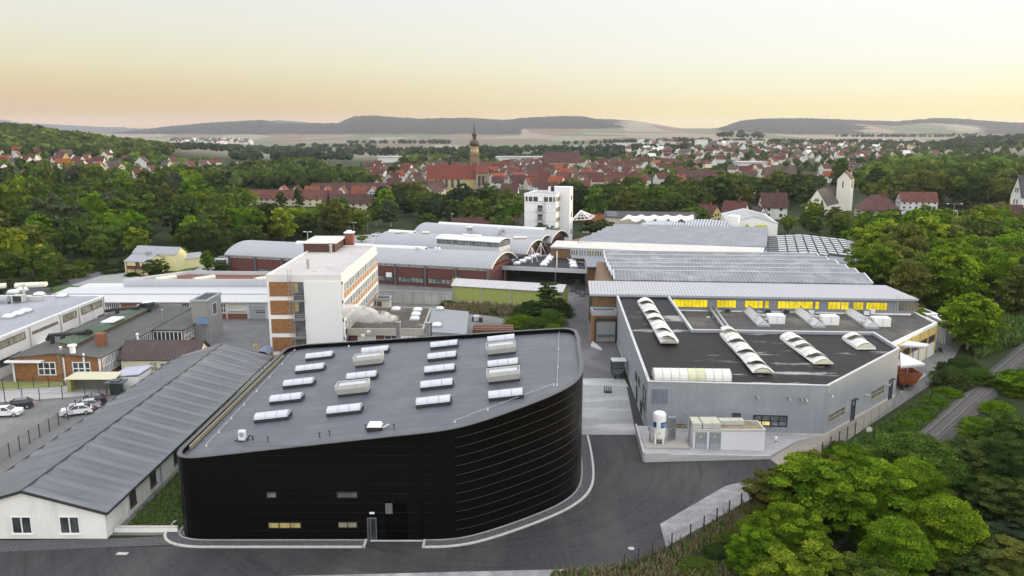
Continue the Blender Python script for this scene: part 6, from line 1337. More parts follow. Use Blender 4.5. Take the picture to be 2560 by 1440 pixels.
bx=thing('red_container',G(2395,850,0),'dark red container behind the storage sheds at the tree edge','container');c=G(2392,838,0);mb=MB();mb.hexa([(c[0]-1.2,c[1]+4,0),(c[0]+2.8,c[1]-4,0),(c[0]+5,c[1]-3,0),(c[0]+1,c[1]+5,0)],[(c[0]-1.2,c[1]+4,2.5),(c[0]+2.8,c[1]-4,2.5),(c[0]+5,c[1]-3,2.5),(c[0]+1,c[1]+5,2.5)]);mb.build('body',corr('container_red',(.16,.03,.03),90,.3),bx);mb=MB();mb.beam((c[0]-1.2,c[1]+4,2.55),(c[0]+2.8,c[1]-4,2.55),.1);mb.build('top_rail',M_rust,bx)
# ================================================================ platform with tank and technical cabin
pf_=ccw([G2(1612,1140,1.0),G2(1598,1082,1.0),G2(1640,1062,1.0),G2(1990,1110,.4),G2(1928,1146,.25),G2(1673,1137,1.0)])
zp=lambda x,y:max(.15,1.0-max(0,x-20)*.045)if x>20 else 1.0
pts=[(16.75,94.75),(33,95.7),(38.5,101.4),(42,103),(18.5,104.7),(17.3,104.7)];zpl=lambda x,y:1.05-.04*(x-16.75)
struct('platform',MB().prism(pts,0,zpl),mat('platform_paving',(.34,.34,.345),.9,.12,.5))
mb=MB();mb.wb((16.75,94.75),(33,95.7),0,3.2,0,1.2,0,.2);mb.hexa([(19.95,94.75,0),(33,95.5,0),(33,95.7,0),(19.95,94.93,0)],[(19.95,94.75,.98),(33,95.5,.45),(33,95.7,.45),(19.95,94.93,.98)]);mb.wb((17.3,104.7),(16.75,94.75),0,10,0,1.3,0,.2)
rtw=thing('low_retaining_wall',(16.7,94.7,0),'low pale block wall round the raised platform of the white gas tank','wall');mb.build('wall_body',mat('pale_blocks',(.47,.47,.46),.85,.08,.6),rtw)
mb=MB()
for k in range(10):mb.wb((19.95,94.75),(33,95.5),.4+k*1.3,.43+k*1.3,0,.4,.0,.012)
mb.build('joint',M_grey,rtw)
zq=1.05
c=G(1650,1112,zq);tk=thing('gas_tank',c,'tall white gas tank with blue label panels at the corner of the grey hall','gas tank');top=D(1653,1034,c[1])[2];bot=D(1653,1103,c[1])[2];rr=(D(1668,1060,c[1])[0]-D(1635,1060,c[1])[0])/2;cx=D(1651.5,1060,c[1])[0];cy=c[1]+rr
M_tank=mat('tank_white',(.80,.80,.79),.35,.03,.6)
mb=MB();prof=[(0.02,bot-.05),(rr*.6,bot+.05),(rr*.93,bot+.25),(rr,bot+.5),(rr,top-.45),(rr*.93,top-.2),(rr*.6,top-.04),(.02,top)];mb.lathe((cx,cy,0),prof,28);mb.build('vessel',M_tank,tk,smooth=True)
def cylpatch(a0,a1,z0,z1,off,n=12):
 mb=MB()
 for i in range(n):
  t0=a0+(a1-a0)*i/n;t1=a0+(a1-a0)*(i+1)/n
  mb.poly([(cx+(rr+off)*math.cos(t0),cy+(rr+off)*math.sin(t0),z0),(cx+(rr+off)*math.cos(t1),cy+(rr+off)*math.sin(t1),z0),(cx+(rr+off)*math.cos(t1),cy+(rr+off)*math.sin(t1),z1),(cx+(rr+off)*math.cos(t0),cy+(rr+off)*math.sin(t0),z1)])
 return mb
zl0,zl1=D(1653,1071,c[1])[2],D(1653,1057,c[1])[2];M_lab=mat('label_blue',(.01,.09,.24),.4,.1,1)
for a0,a1 in((R(272),R(340)),(R(195),R(235))):pnl=cylpatch(a0,a1,zl0,zl1,.012).build('label_panel',M_lab,tk)
# the word on the label, a slanting white script, with the arc over it
tcv=bpy.data.curves.new('word','FONT');tcv.body='Linde';tcv.size=.42;tcv.shear=.35;tcv.extrude=.004
to=bpy.data.objects.new('label_word',tcv);C.collection.objects.link(to);dg=bpy.context.evaluated_depsgraph_get();me=bpy.data.meshes.new_from_object(to.evaluated_get(dg));bpy.data.objects.remove(to)
wv=[v.co.copy()for v in me.vertices];wdt=max(v.x for v in wv)if wv else 1
for v in me.vertices:
 a=R(294)+v.co.x/(rr+.02);me_z=v.co.y;rad=rr+.022+v.co.z;v.co=(cx+rad*math.cos(a)-c[0],cy+rad*math.sin(a)-c[1],zl0+.14+me_z-c[2])
me.materials.append(M_white);wo=bpy.data.objects.new('label_lettering',me);C.collection.objects.link(wo);wo.parent=pnl
mb=MB();pts=[(cx+(rr+.03)*math.cos(R(276)+R(60)*t),cy+(rr+.03)*math.sin(R(276)+R(60)*t),zl0+.12+.42*math.sin(math.pi*(t*.75+.1))*(1 if t<.6 else .9))for t in np.linspace(0,1,14)];mb.tube(pts,.018,4);mb.build('label_arc',M_white,pnl,off=root_loc(tk))
cylpatch(R(255),R(272),D(1653,1086,c[1])[2],D(1653,1082,c[1])[2],.012,4).build('hazard_plate',mat('plate_yellow',(.6,.55,.03),.5),tk)
for a in(R(225),R(305),R(45),R(135)):
 mb=MB();x,y=cx+rr*.93*math.cos(a),cy+rr*.93*math.sin(a);mb.box(x-.12,x+.12,y-.1,y+.1,zq+.02,bot+.9);mb.build('leg',M_tank,tk)
mb=MB();mb.tube(circ_pts:=[(cx+rr*.75*math.cos(t),cy+rr*.75*math.sin(t),zq+.35)for t in np.linspace(0,2*math.pi,20)],.06,5);mb.lathe((cx,cy,zq+.3),[(rr*.55,0),(rr*.55,.25)],14)
for i in range(5):mb.tube([(cx-rr-.25-.1*(i%2),cy-.2+i*.15,zq+.1),(cx-rr-.25,cy-.2+i*.15,zq+1.2+.5*i)],.04,5)
mb.box(cx-rr-.6,cx-rr-.2,cy-.3,cy,zq+1.7,zq+2.3);mb.build('pipework',M_steel,tk)
for i in range(3):
 x=D(1675+i*7.5,1060,c[1]+1.2)[0];y=c[1]+1.0+i*.35;mb=MB();h=D(1676,1044,y)[2]
 for q in range(4):mb.tube([(x-.09,y+q*.22,zq+.2),(x-.09,y+q*.22,h)],.05,5);mb.tube([(x+.09,y+q*.22,zq+.2),(x+.09,y+q*.22,h)],.05,5)
 o=thing('vaporiser_rack',(x,y,zq),'tall finned steel vaporiser rack beside the white gas tank, '+['left','middle','right'][i]+' of three','vaporiser','vaporiser racks beside the gas tank');mb.build('fin_tube',M_steel,o)
 mb=MB();
 for zz in(zq+.3,(zq+h)/2,h-.1):mb.box(x-.14,x+.14,y-.05,y+.75,zz,zz+.05)
 mb.build('bracket',M_grey,o)
struct('tank_slab',MB().box(cx-2.0,min(cx+3.6,22.9),cy-2.0,cy+1.8,zq-.25,zq+.08),mat('slab_tan',(.36,.34,.31),.9,.08,.5))
lpp=G(1722,1105,zq);lp=thing('crane_post',lpp,'slim dark post with angled arm between gas tank and white cabin','post');zt2=D(1722,1045,lpp[1])[2];mb=MB();mb.tube([lpp,(lpp[0],lpp[1],zt2),(lpp[0]-.8,lpp[1],zt2+1.0)],.1,6);mb.build('post_tube',M_steel,lp)
# technical cabin
cbn=thing('technical_cabin',G(1820,1133,.4),'white technical cabin with two grey doors and gravel-covered top carrying cooler boxes','technical cabin')
zc0=.4;a,b2=G2(1732,1128,zc0),G2(1914,1133,zc0);y=a[1];hh=D(1732,1076,y)[2];X0,X1=a[0],b2[0];dep=3.3
mb=MB();mb.box(X0,X1,y,y+dep,zc0-.05,hh);mb.build('wall',mat('cabin_white',(.70,.70,.71),.6,.03,.3),cbn)
mb=MB();ring(mb,[(X0-.05,y-.05),(X1+.05,y-.05),(X1+.05,y+dep+.05),(X0-.05,y+dep+.05)],.2,hh-.12,hh+.12);mb.build('roof_trim',M_alu,cbn)
mb=MB();mb.box(X0+.15,X1-.15,y+.15,y+dep-.15,hh,hh+.06);mb.build('roof_gravel',mat('tan_roof_gravel',(.24,.2,.13),.95,.3,1.5),cbn)
for q in(1738,1773):
 xa=D(q,1100,y)[0];mb=MB();mb.box(xa,xa+1.5,y-.05,y-.003,zc0+.15,hh-.25);dr3=mb.build('door',mat('door_grey',(.25,.27,.3),.5,.05,1),cbn);mb=MB();mb.box(xa+.12,xa+1.38,y-.08,y-.053,zc0+.25,zc0+1.1);mb.build('door_louvre',mat('louvre_grey',(.33,.35,.37),.5),dr3,off=root_loc(cbn))
 mb=MB();mb.box(xa+.55,xa+.85,y-.065,y-.053,hh-1.0,hh-.7);mb.build('warning_sign',mat('sign_yellow',(.6,.45,.1),.5),dr3,off=root_loc(cbn))
 mb=MB();mb.box(xa+.1,xa+1.4,y-.7,y-.06,zc0+.02,zc0+.06);mb.build('door_mat',M_curb,dr3,off=root_loc(cbn))
for i,q in enumerate((1742,1768,1790)):
 xa=D(q,1068,y+.6)[0];o=thing('rooftop_cooler',(xa,y+.5,hh),'ribbed beige cooler box on the white cabin, '+['left','middle','right'][i]+' of three alike','cooler','cooler boxes on the white cabin');mb=MB();mb.box(xa-.6,xa+.6,y+.35,y+2.9,hh+.1,hh+.75);mb.build('casing',M_alu,o);mb=MB();mb.box(xa-.55,xa+.55,y+.4,y+2.85,hh+.753,hh+.8);mb.build('lid',mat('beige_lid',(.46,.45,.35),.6),o)
xa=D(1803,1066,y+1)[0];o=thing('rooftop_cooler',(xa,y,hh),'long flat beige box right of the three cooler boxes on the white cabin','cooler');mb=MB();mb.box(xa,xa+3.2,y+1.7,y+2.9,hh+.1,hh+.6);mb.build('casing',M_alu,o);mb=MB();mb.box(xa,xa+3.2,y+1.7,y+2.9,hh+.603,hh+.66);mb.build('lid',mat('beige_lid',(.46,.45,.35),.6),o)
# hydrant, smoking shelter, mesh box
c=G(1939,1115,0);o=thing('hydrant',c,'white and red standpipe hydrant with small yellow flag right of the white cabin','hydrant');mb=MB();mb.lathe(c,[(.2,0),(.2,.15),(.14,.2),(.14,1.0),(.2,1.05),(.2,1.25),(.05,1.35)],10);mb.build('body',M_white,o);mb=MB();mb.lathe(c,[(.15,.55),(.15,.75)],10);mb.build('red_ring',M_rust,o);mb=MB();mb.tube([(c[0],c[1],1.3),(c[0],c[1],3.0),(c[0]-.5,c[1],3.1)],.025,4);mb.build('flag_pole',M_steel,o)
c=G(1546,941,0);o=thing('smoking_shelter',c,'small dark-framed glazed shelter with white roof against the grey hall','shelter');w_=1.15;X,Y=c[0]+.1,c[1]
mb=MB()
for dx in(-w_,w_):
 for dy in(0,2.0):mb.beam((X+dx,Y+dy,0),(X+dx,Y+dy,2.6),.1)
for z in(.9,1.4):mb.beam((X-w_,Y,z),(X+w_,Y,z),.07);mb.beam((X-w_,Y+2,z),(X+w_,Y+2,z),.07)
for dx in(-w_,w_):mb.beam((X+dx,Y,2.5),(X+dx,Y+2,2.5),.09);mb.beam((X+dx,Y,1.4),(X+dx,Y+2,1.4),.07)
mb.build('frame',M_darksteel,o);mb=MB();mb.box(X-w_-.1,X+w_+.1,Y-.1,Y+2.1,2.6,2.72);mb.build('roof',mat('shelter_roof',(.5,.52,.53),.4),o);mb=MB();mb.box(X-w_,X+w_,Y+1.98,Y+2.0,.3,2.5);mb.build('back_pane',mat('shelter_pane',(.25,.27,.27),.2),o)
c=G(1520,983,0);o=thing('mesh_box',c,'dark steel mesh pallet box alone on the pale concrete yard','mesh box');mb=MB()
for dx in(-.55,-.18,.18,.55):mb.beam((c[0]+dx,c[1],.1),(c[0]+dx,c[1],.95),.05);mb.beam((c[0]+dx,c[1]+.8,.1),(c[0]+dx,c[1]+.8,.95),.05)
for z in(.15,.4,.65,.93):
 for dy in(0,.8):mb.beam((c[0]-.55,c[1]+dy,z),(c[0]+.55,c[1]+dy,z),.05)
 for dx in(-.55,.55):mb.beam((c[0]+dx,c[1],z),(c[0]+dx,c[1]+.8,z),.05)
mb.box(c[0]-.55,c[0]+.55,c[1],c[1]+.8,.08,.12);mb.build('frame',M_darksteel,o)
for i,(px,py,lab)in enumerate(((1578,1371,'pale round manhole cover alone on the dark asphalt'),(307,1384,'pale rectangular drain cover on the asphalt near the white shed'))):
 c=G(px,py,.025);mb=MB();mb.lathe((0,0,0),[(.32,0),(.32,.02)],16)if i==0 else mb.box(-.6,.5,-.25,.25,0,.02);o=mb.build('manhole_cover' if i==0 else 'drain_cover',mat('cover_concrete',(.42,.42,.4),.9),None,off=(0,0,0));o.location=c;tag(o,lab,'cover')
# ================================================================ white tower block behind the halls
tb=thing('tower_block',(30,296,0),'white six-storey tower block with dark loggias and a lift tower, behind the barrel-roofed halls','tower block')
Yt=290;xA,xB=D(1311,530,Yt)[0],D(1392,530,Yt)[0];zT=D(1311,483,Yt)[2];dpt=17
M_tower=mat('tower_white',(.72,.72,.73),.7,.03,.15)
mb=MB();mb.box(xA,xB,Yt,Yt+dpt,0,zT-.4);mb.build('wall',M_tower,tb)
mb=MB();ring(mb,[(xA-.1,Yt-.1),(xB+.1,Yt-.1),(xB+.1,Yt+dpt),(xA-.1,Yt+dpt)],.4,zT-1.2,zT);mb.build('parapet',M_tower,tb)
mb=MB();mb.box(xA+.2,xB-.2,Yt+.2,Yt+dpt-.2,zT-.39,zT-.25);mb.build('roof',mat('tower_roof',(.33,.34,.38),.8,.06,.2),tb)
xC=D(1431,500,Yt+8)[0];zL=D(1410,465,Yt+8)[2]
mb=MB();xC=xB+3.6;mb.box(xB+.05,xC,Yt+6,Yt+11.5,0,zL);mb.box(xB-4.5,xB+.04,Yt+6.1,Yt+11.4,zT-.2,zL-.02);lt_=mb.build('lift_tower',M_tower,tb)
mb=MB();[mb.box(xC+.003,xC+.05,Yt+8.4,Yt+9.9,zL-5-i*6.2,zL-3.2-i*6.2)for i in range(5)];mb.box(xB-3.5,xB-2.2,Yt+6.0,Yt+6.095,zT+.4,zT+2.4);mb.build('lift_tower_window',M_glass,lt_,off=root_loc(tb))
fz=lambda py:D(1350,py,Yt)[2];fxx=lambda px:D(px,530,Yt)[0]-xA
p0,p1=(xA,Yt),(xB,Yt)
mb=MB();mb.wb(p0,p1,fxx(1314),fxx(1389),fz(503),fz(489),0,.05);lg=mb.build('loggia',M_glass,tb);mb=MB()
for px in(1321,1333,1347,1360,1373,1384):mb.wb(p0,p1,fxx(px)-.15,fxx(px)+.15,fz(503),fz(489),.05,.2)
mb.wb(p0,p1,fxx(1347),fxx(1359),fz(502),fz(491),.05,.12);mb.build('loggia_post',M_white,lg,off=root_loc(tb))
for ya_,yb_ in((512,528),(534,549),(555,570)):
 window(tb,p0,p1,fxx(1345),fxx(1358)-fxx(1345),fz(yb_),fz(ya_)-fz(yb_),2,1,M_darksteel,M_glass,fr=.2);mb=MB();mb.wb(p0,p1,fxx(1341),fxx(1360),fz(yb_),fz(yb_)+.15,0,1.2)
 for k in range(8):mb.wb(p0,p1,fxx(1341)+k*.38,fxx(1341)+k*.38+.06,fz(yb_)+.15,fz(yb_)+1.2,1.1,1.16)
 mb.wb(p0,p1,fxx(1341),fxx(1360),fz(yb_)+1.15,fz(yb_)+1.25,1.08,1.18);mb.build('balcony',M_grey,tb)
for i,k in enumerate(range(5)):
 z=zT-2.9-k*3.7
 for j in range(3):window(tb,(xB,Yt),(xB,Yt+6),.15+j*1.95,1.7,z,1.6,1,1,mat('ochre_frame',(.5,.35,.16),.6),M_glassgrey,fr=.12)
for py in(530.5,552,508):mb=MB();mb.wb(p0,p1,0,xB-xA,fz(py),fz(py)+.08,0,.03);mb.build('floor_joint',M_grey,tb)
mb=MB();
for q in(-.3,.3):mb.wb(p0,p1,fxx(1363)+q,fxx(1363)+q+.08,1,fz(503),.3,.4)
for i in range(30):mb.wb(p0,p1,fxx(1363)-.3,fxx(1363)+.3,1+i*.6,1.06+i*.6,.3,.36)
mb.build('escape_ladder',M_grey,tb)
tb.rotation_euler.z=R(-17);tA=Vector((xA,Yt,0));tb.location=tA-Matrix.Rotation(R(-17),3,'Z')@(tA-tb.location)
# ================================================================ steeple church of the old town
Yc=560
cs=thing('steeple_church',D(1187,470,Yc)[:2]+(0,),'big parish church with red roof, yellow nave and tall tower with onion domes and spire','church')
X=lambda px,Y=Yc:D(px,450,Y)[0]
Zc=lambda py,Y=Yc:D(1187,py,Y)[2]
M_stone=mat('tower_sandstone',(.20,.15,.10),.9,.15,.35);M_copper=mat('brown_copper',(.075,.045,.032),.45,.15,.5);M_churchroof=mat('church_red_tiles',(.13,.028,.016),.85,.12,.3,stretch=(1,1,3));M_churchyel=mat('church_yellow',(.42,.35,.16),.85,.06,.2);M_choir=mat('choir_stone',(.25,.20,.15),.9,.12,.3)
def cgable(x0,x1,Y0,dp,z0,ze,zr_,wm,nm):
 gable(cs,(x0,Y0),(x1,Y0),dp,z0,ze,zr_,wm,M_churchroof,over=.5,wn=nm+'_wall',rname=nm+'_roof')
cgable(X(1070),X(1196),Yc-6,20,0,Zc(445),Zc(414),M_churchyel,'nave')
cgable(X(1192),X(1221),Yc-10,18,0,Zc(432,Yc-10),Zc(414),M_choir,'choir')
nw0,nw1=(X(1070),Yc-6),(X(1196),Yc-6)
for px in(1102,1116,1131,1146):p=X(px,Yc-6)-nw0[0];window(cs,nw0,nw1,p-1.1,2.2,Zc(468),6.0,1,1,M_grey,M_glass,fr=.2)
cw0,cw1=(X(1192),Yc-10),(X(1221),Yc-10)
for px in(1198,1208):p=X(px,Yc-10)-cw0[0];window(cs,cw0,cw1,p-.9,1.9,Zc(463),7.0,1,1,M_stone,M_glass,fr=.15)
for px in(1192.5,1221):mb=MB();q=X(px,Yc-10);mb.hexa([(q-.7,Yc-12.5,0),(q+.7,Yc-12.5,0),(q+.7,Yc-10,0),(q-.7,Yc-10,0)],[(q-.7,Yc-10.4,Zc(436)),(q+.7,Yc-10.4,Zc(436)),(q+.7,Yc-10,Zc(436)),(q-.7,Yc-10,Zc(436))]);mb.build('buttress',M_choir,cs)
mb=MB();mb.box(X(1205),X(1216),Yc-14,Yc-10,0,Zc(463));mb.build('sacristy',mat('sacristy_white',(.5,.48,.42),.9),cs)
tx,ty=X(1187.5),Yc+18;kk=1+18/Yc
Zt=lambda py:D(1187,py,ty)[2];hw=(X(1197.5,ty)-X(1176.5,ty))/2;tx=X(1187,ty)
mb=MB();mb.box(tx-hw,tx+hw,ty-hw,ty+hw,0,Zt(388));tw=mb.build('tower',M_stone,cs)
mb=MB();mb.box(tx-hw*1.12,tx+hw*1.12,ty-hw*1.12,ty+hw*1.12,Zt(388)+.02,Zt(385));
for i in range(9):
 for s_ in(-1,1):mb.box(tx-hw*1.1+i*hw*.275-.1,tx-hw*1.1+i*hw*.275+.1,ty+s_*hw*1.05-.1,ty+s_*hw*1.05+.1,Zt(385),Zt(382.5));mb.box(tx+s_*hw*1.05-.1,tx+s_*hw*1.05+.1,ty-hw*1.1+i*hw*.275-.1,ty-hw*1.1+i*hw*.275+.1,Zt(385),Zt(382.5))
mb.box(tx-hw*1.13,tx+hw*1.13,ty-hw*1.13,ty-hw*1.05,Zt(382.8),Zt(382));mb.box(tx+hw*1.05,tx+hw*1.13,ty-hw*1.05,ty+hw*1.13,Zt(382.8),Zt(382));mb.build('gallery',M_stone,tw,off=root_loc(cs))
mb=MB();mb.lathe((tx,ty,0),[(hw*1.0,Zt(385)),(hw*.98,Zt(367.5)),(hw*1.08,Zt(367)),(hw*1.08,Zt(366))],8,rot=math.pi/8);mb.build('octagon',mat('octagon_stone',(.36,.25,.14),.9,.12,.4),tw,off=root_loc(cs))
mb=MB()
for a in range(0,8,1):
 t=math.pi/4*a;cx_,cy_=tx+hw*.94*math.cos(t),ty+hw*.94*math.sin(t);dxx,dyy=-math.sin(t),math.cos(t)
 mb.lathe((0,0,0),[(1.1,0),(1.1,.1)],12);k=len(mb.v)-24
 for q in range(k,len(mb.v)):x_,y_,z_=mb.v[q];mb.v[q]=(cx_+dxx*x_+math.cos(t)*z_,cy_+dyy*x_+math.sin(t)*z_,Zt(376)+y_)
mb.build('clock_face',mat('clock_gold',(.45,.36,.2),.6),tw,off=root_loc(cs))
mb=MB();r_=hw
prof=[(hw*.95,Zt(366)),(hw*1.0,Zt(364.5)),(hw*1.2,Zt(361)),(hw*1.22,Zt(357)),(hw*1.05,Zt(353)),(hw*.7,Zt(350)),(hw*.45,Zt(348)),(hw*.42,Zt(346.5))];mb.lathe((tx,ty,0),prof,16);mb.build('onion_dome',M_copper,tw,off=root_loc(cs),smooth=True)
mb=MB();
for a in range(8):t=math.pi/4*a+.39;mb.beam((tx+hw*.4*math.cos(t),ty+hw*.4*math.sin(t),Zt(347)),(tx+hw*.4*math.cos(t),ty+hw*.4*math.sin(t),Zt(340)),.45)
mb.lathe((tx,ty,0),[(hw*.18,Zt(347)),(hw*.18,Zt(340))],8);mb.lathe((tx,ty,0),[(hw*.5,Zt(340.5)),(hw*.5,Zt(339.8))],12);mb.build('lantern',M_copper,tw,off=root_loc(cs))
mb=MB();mb.lathe((tx,ty,0),[(hw*.48,Zt(340)),(hw*.62,Zt(337.5)),(hw*.62,Zt(335)),(hw*.45,Zt(332.5)),(hw*.25,Zt(330.5)),(hw*.22,Zt(327)),(hw*.13,Zt(316)),(hw*.05,Zt(303)),(hw*.03,Zt(299))],14);mb.build('spire',M_copper,tw,off=root_loc(cs),smooth=True)
mb=MB();mb.box(tx-.12,tx+.12,ty-.12,ty+.12,Zt(300),Zt(295));mb.box(tx-.7,tx+.7,ty-.12,ty+.12,Zt(297.2),Zt(296.4));mb.build('cross',mat('gilt',(.4,.28,.1),.4,metal=.5),tw,off=root_loc(cs))
for px in(1184,1190):
 for py in(411,424):mb=MB();q=X(px,ty);z=Zt(py);mb.box(q-.45,q+.45,ty-hw-.06,ty-hw-.003,z-1.2,z+1.2);mb.build('belfry_window',M_curb,tw,off=root_loc(cs))
# ================================================================ modern white church, right
c2=thing('gabled_church',(0,0,0),'cream church with steep brown roof and square tower beside it, right of centre','church')
Y2=400;X2=lambda px,Y=Y2:D(px,480,Y)[0];Z2=lambda py,Y=Y2:D(2000,py,Y)[2]
M_cream2=mat('church_cream',(.66,.64,.56),.85,.04,.2);M_brownroof=mat('brown_tiles',(.085,.062,.055),.85,.12,.4)
# nave: ridge runs away to the right
g0=Vector((X2(2017)+0,Y2));g1=Vector((X2(2072),Y2+1));ax=Vector((18,24)).normalized()
ridgez=Z2(475);ez=Z2(513)
a,b2=g0,g1;mid=(a+b2)/2
def P3(v,z):return(v.x,v.y,z)
Ln=30
mb=MB();mb.poly([P3(a,0),P3(b2,0),P3(b2,ez),P3(mid,ridgez),P3(a,ez)]);A2_,B2_,M2_=a+ax*Ln,b2+ax*Ln,mid+ax*Ln
mb.poly([P3(b2,0),P3(B2_,0),P3(B2_,ez),P3(b2,ez)]);mb.poly([P3(B2_,0),P3(A2_,0),P3(A2_,ez),P3(M2_,ridgez),P3(B2_,ez)]);mb.poly([P3(A2_,0),P3(a,0),P3(a,ez),P3(A2_,ez)]);mb.build('nave_wall',M_cream2,c2)
mb=MB();o_=-ax*.2
for e,E_ in((b2,B2_),(a,A2_)):
 s_=(e-mid)*1.04;q=[P3(mid+s_+o_,ez-.6),P3(M2_+s_,ez-.6),P3(M2_,ridgez+.05),P3(mid+o_,ridgez+.05)]
 if e is a:q=q[::-1]
 mb.hexa(q,[(x,y,z+.3)for x,y,z in q])
mb.build('nave_roof',M_brownroof,c2)
wn2=(tuple(a),tuple(b2));l_=(b2-a).length
mb=MB();ctr=Vector((mid.x,mid.y-.08));mb.lathe((0,0,0),[(1.0,0),(1.0,.1)],16);mb.v=[(mid.x+x,mid.y-.1-z,Z2(520)+y)for x,y,z in mb.v];mb.build('round_window',M_curb,c2)
for q in(-.5,.5):mb=MB();mb.box(mid.x+q-.2,mid.x+q+.2,mid.y-.08,mid.y-.003,Z2(501),Z2(496));mb.build('slit_window',M_curb,c2)
Yt2=Y2+18;X3=lambda px:D(px,480,Yt2)[0];Z3=lambda py:D(2110,py,Yt2)[2]
x0,x1=X3(2091),X3(2122);xx2=X3(2141);
mb=MB();fp_=[(x0,Yt2),(x1,Yt2-1.5),(x1+4.2,Yt2+4.5),(x0+4.0,Yt2+6)];mb.prism(fp_,0,Z3(447));tw2=mb.build('tower',M_cream2,c2)
mb=MB();mf=((x0+x1)/2,Yt2-.75);mbk=(mf[0]+4.1,mf[1]+6);zt_r=Z3(428);ze_=Z3(447)
mb.poly([(x0,Yt2,ze_),(x1,Yt2-1.5,ze_),(mf[0],mf[1],zt_r-.2)]);mb.build('tower_gable',M_cream2,tw2,off=root_loc(c2))
mb=MB()
for e,E_ in(((x1+.3,Yt2-1.7),(x1+4.6,Yt2+4.5)),((x0-.3,Yt2-.1),(x0+3.9,Yt2+6.2))):
 q=[(e[0],e[1]-.2,ze_-.3),(E_[0],E_[1],ze_-.3),(mbk[0],mbk[1]+.3,zt_r),(mf[0],mf[1]-.4,zt_r)]
 if e[0]<mf[0]:q=q[::-1]
 mb.hexa(q,[(x,y,z+.25)for x,y,z in q])
mb.build('tower_roof',mat('tower_brown_tiles',(.11,.055,.045),.85,.1,.6),tw2,off=root_loc(c2))
window(tw2,(x0,Yt2),(x1,Yt2-1.5),2.5,.8,Z3(470),3.6,1,1,M_cream2,M_curb,fr=.08)
for k in range(3):window(tw2,(x1,Yt2-1.5),(x1+4.2,Yt2+4.5),1.4+k*1.7,.8,Z3(470),3.8,1,1,mat('oak',(.12,.06,.03),.7),M_curb,fr=.15)
# ================================================================ generic houses
def house_proto(kind):
 """unit house: body 1x1x1 (eave at z=1), gable 0.5..; scaled per copy. Returns Empty with parts; coordinates in metres for 10 x 8 m house"""
 o=empty('house')
 Lx,Wy,h,r_={'a':(10,9,5.2,5.4),'b':(14,10,5.8,5.0),'c':(9,8,3.6,5.0),'hip':(12,11,5.5,4.6),'row':(22,10,5.6,5.4)}[kind]
 x,y=Lx/2,Wy/2
 mb=MB();mb.box(-x,x,-y,y,-3,h)
 if kind!='hip':mb.poly([(-x,y,h),(-x,-y,h),(-x,0,h+r_-.2)]);mb.poly([(x,-y,h),(x,y,h),(x,0,h+r_-.2)])
 mb.build('wall',M_wall,o,off=(0,0,0))
 mb=MB();ov=.5;s_=r_/y;rx_=x+ov if kind!='hip' else x*.35
 for sg in(-1,1):
  q=[(-x-ov,sg*(y+ov),h-s_*ov),(x+ov,sg*(y+ov),h-s_*ov),(rx_,0,h+r_),(-rx_,0,h+r_)]
  if sg>0:q=q[::-1]
  mb.poly([(a,b_,c_+.15)for a,b_,c_ in q]);mb.poly([(a,b_,c_)for a,b_,c_ in q][::-1])
 if kind=='hip':
  for sg in(-1,1):
   q=[(sg*(x+ov),-sg*(y+ov)*-1*-1,h-s_*ov),(sg*(x+ov),sg*(y+ov),h-s_*ov),(sg*rx_,0,h+r_)];mb.poly([(a,b_,c_+.15)for a,b_,c_ in q])
 ro=mb.build('roof',M_roof,o,off=(0,0,0))
 mb=MB();mb.box(x*.3-.4,x*.3+.4,-.3-.5,.3-.5,h+r_*.6,h+r_+1.1);mb.build('chimney',M_roof,ro,off=(0,0,0))
 for side in(-1,1):
  p0,p1=((-x,-y),(x,-y))if side<0 else((x,y),(-x,y));
  n_=max(2,int(Lx/3.6))
  fls=[1.2]if h<4.5 else[1.0,3.6]
  for z in fls:
   for i in range(n_):MB().wb(p0,p1,Lx*(i+.5)/n_-.6,Lx*(i+.5)/n_+.6,z,z+1.3,0,.06).build('window',M_glass,o,off=(0,0,0))
 for side in(-1,1):
  p0,p1=((x,-y),(x,y))if side>0 else((-x,y),(-x,-y))
  for z in(1.0,3.6,h+.7)[(0 if h>4.5 else 0):]:
   if z==3.6 and h<4.5:continue
   if z>h and kind=='hip':continue
   n_=2
   for i in range(n_):c_=Wy/2+(i-(n_-1)/2)*(2.6 if z<h else 1.8);MB().wb(p0,p1,c_-.5,c_+.5,z,z+1.2,0,.06).build('window',M_glass,o,off=(0,0,0))
 if kind in('b','row','a'):
  nd={'a':1,'b':2,'row':4}[kind]
  for i in range(nd):
   c_=Lx*((i+.5)/nd-.5);mb=MB();zd=h+.6;mb.box(c_-.8,c_+.8,-y*.72,-y*.3,zd-.4,zd+1.3);d_=mb.build('dormer',M_wall,o,off=(0,0,0));mb=MB();mb.poly([(c_-1,-y*.8,zd+1.2),(c_+1,-y*.8,zd+1.2),(c_+1,-y*.1,zd+2.0),(c_-1,-y*.1,zd+2.0)]);mb.build('dormer_roof',M_roof,d_,off=(0,0,0));mb=MB();mb.box(c_-.55,c_+.55,-y*.72-.06,-y*.72-.003,zd,zd+1.0);mb.build('dormer_window',M_glass,d_,off=(0,0,0))
 return o
PROTO={};HOUSES=[]
ROOFC={'red':(.105,.030,.020),'dark red':(.068,.024,.019),'orange':(.19,.052,.024),'brown':(.065,.036,.027),'grey':(.06,.062,.072)}
WALLC={'white':(.62,.62,.59),'cream':(.56,.50,.35),'yellow':(.46,.37,.16),'grey':(.32,.32,.31)}
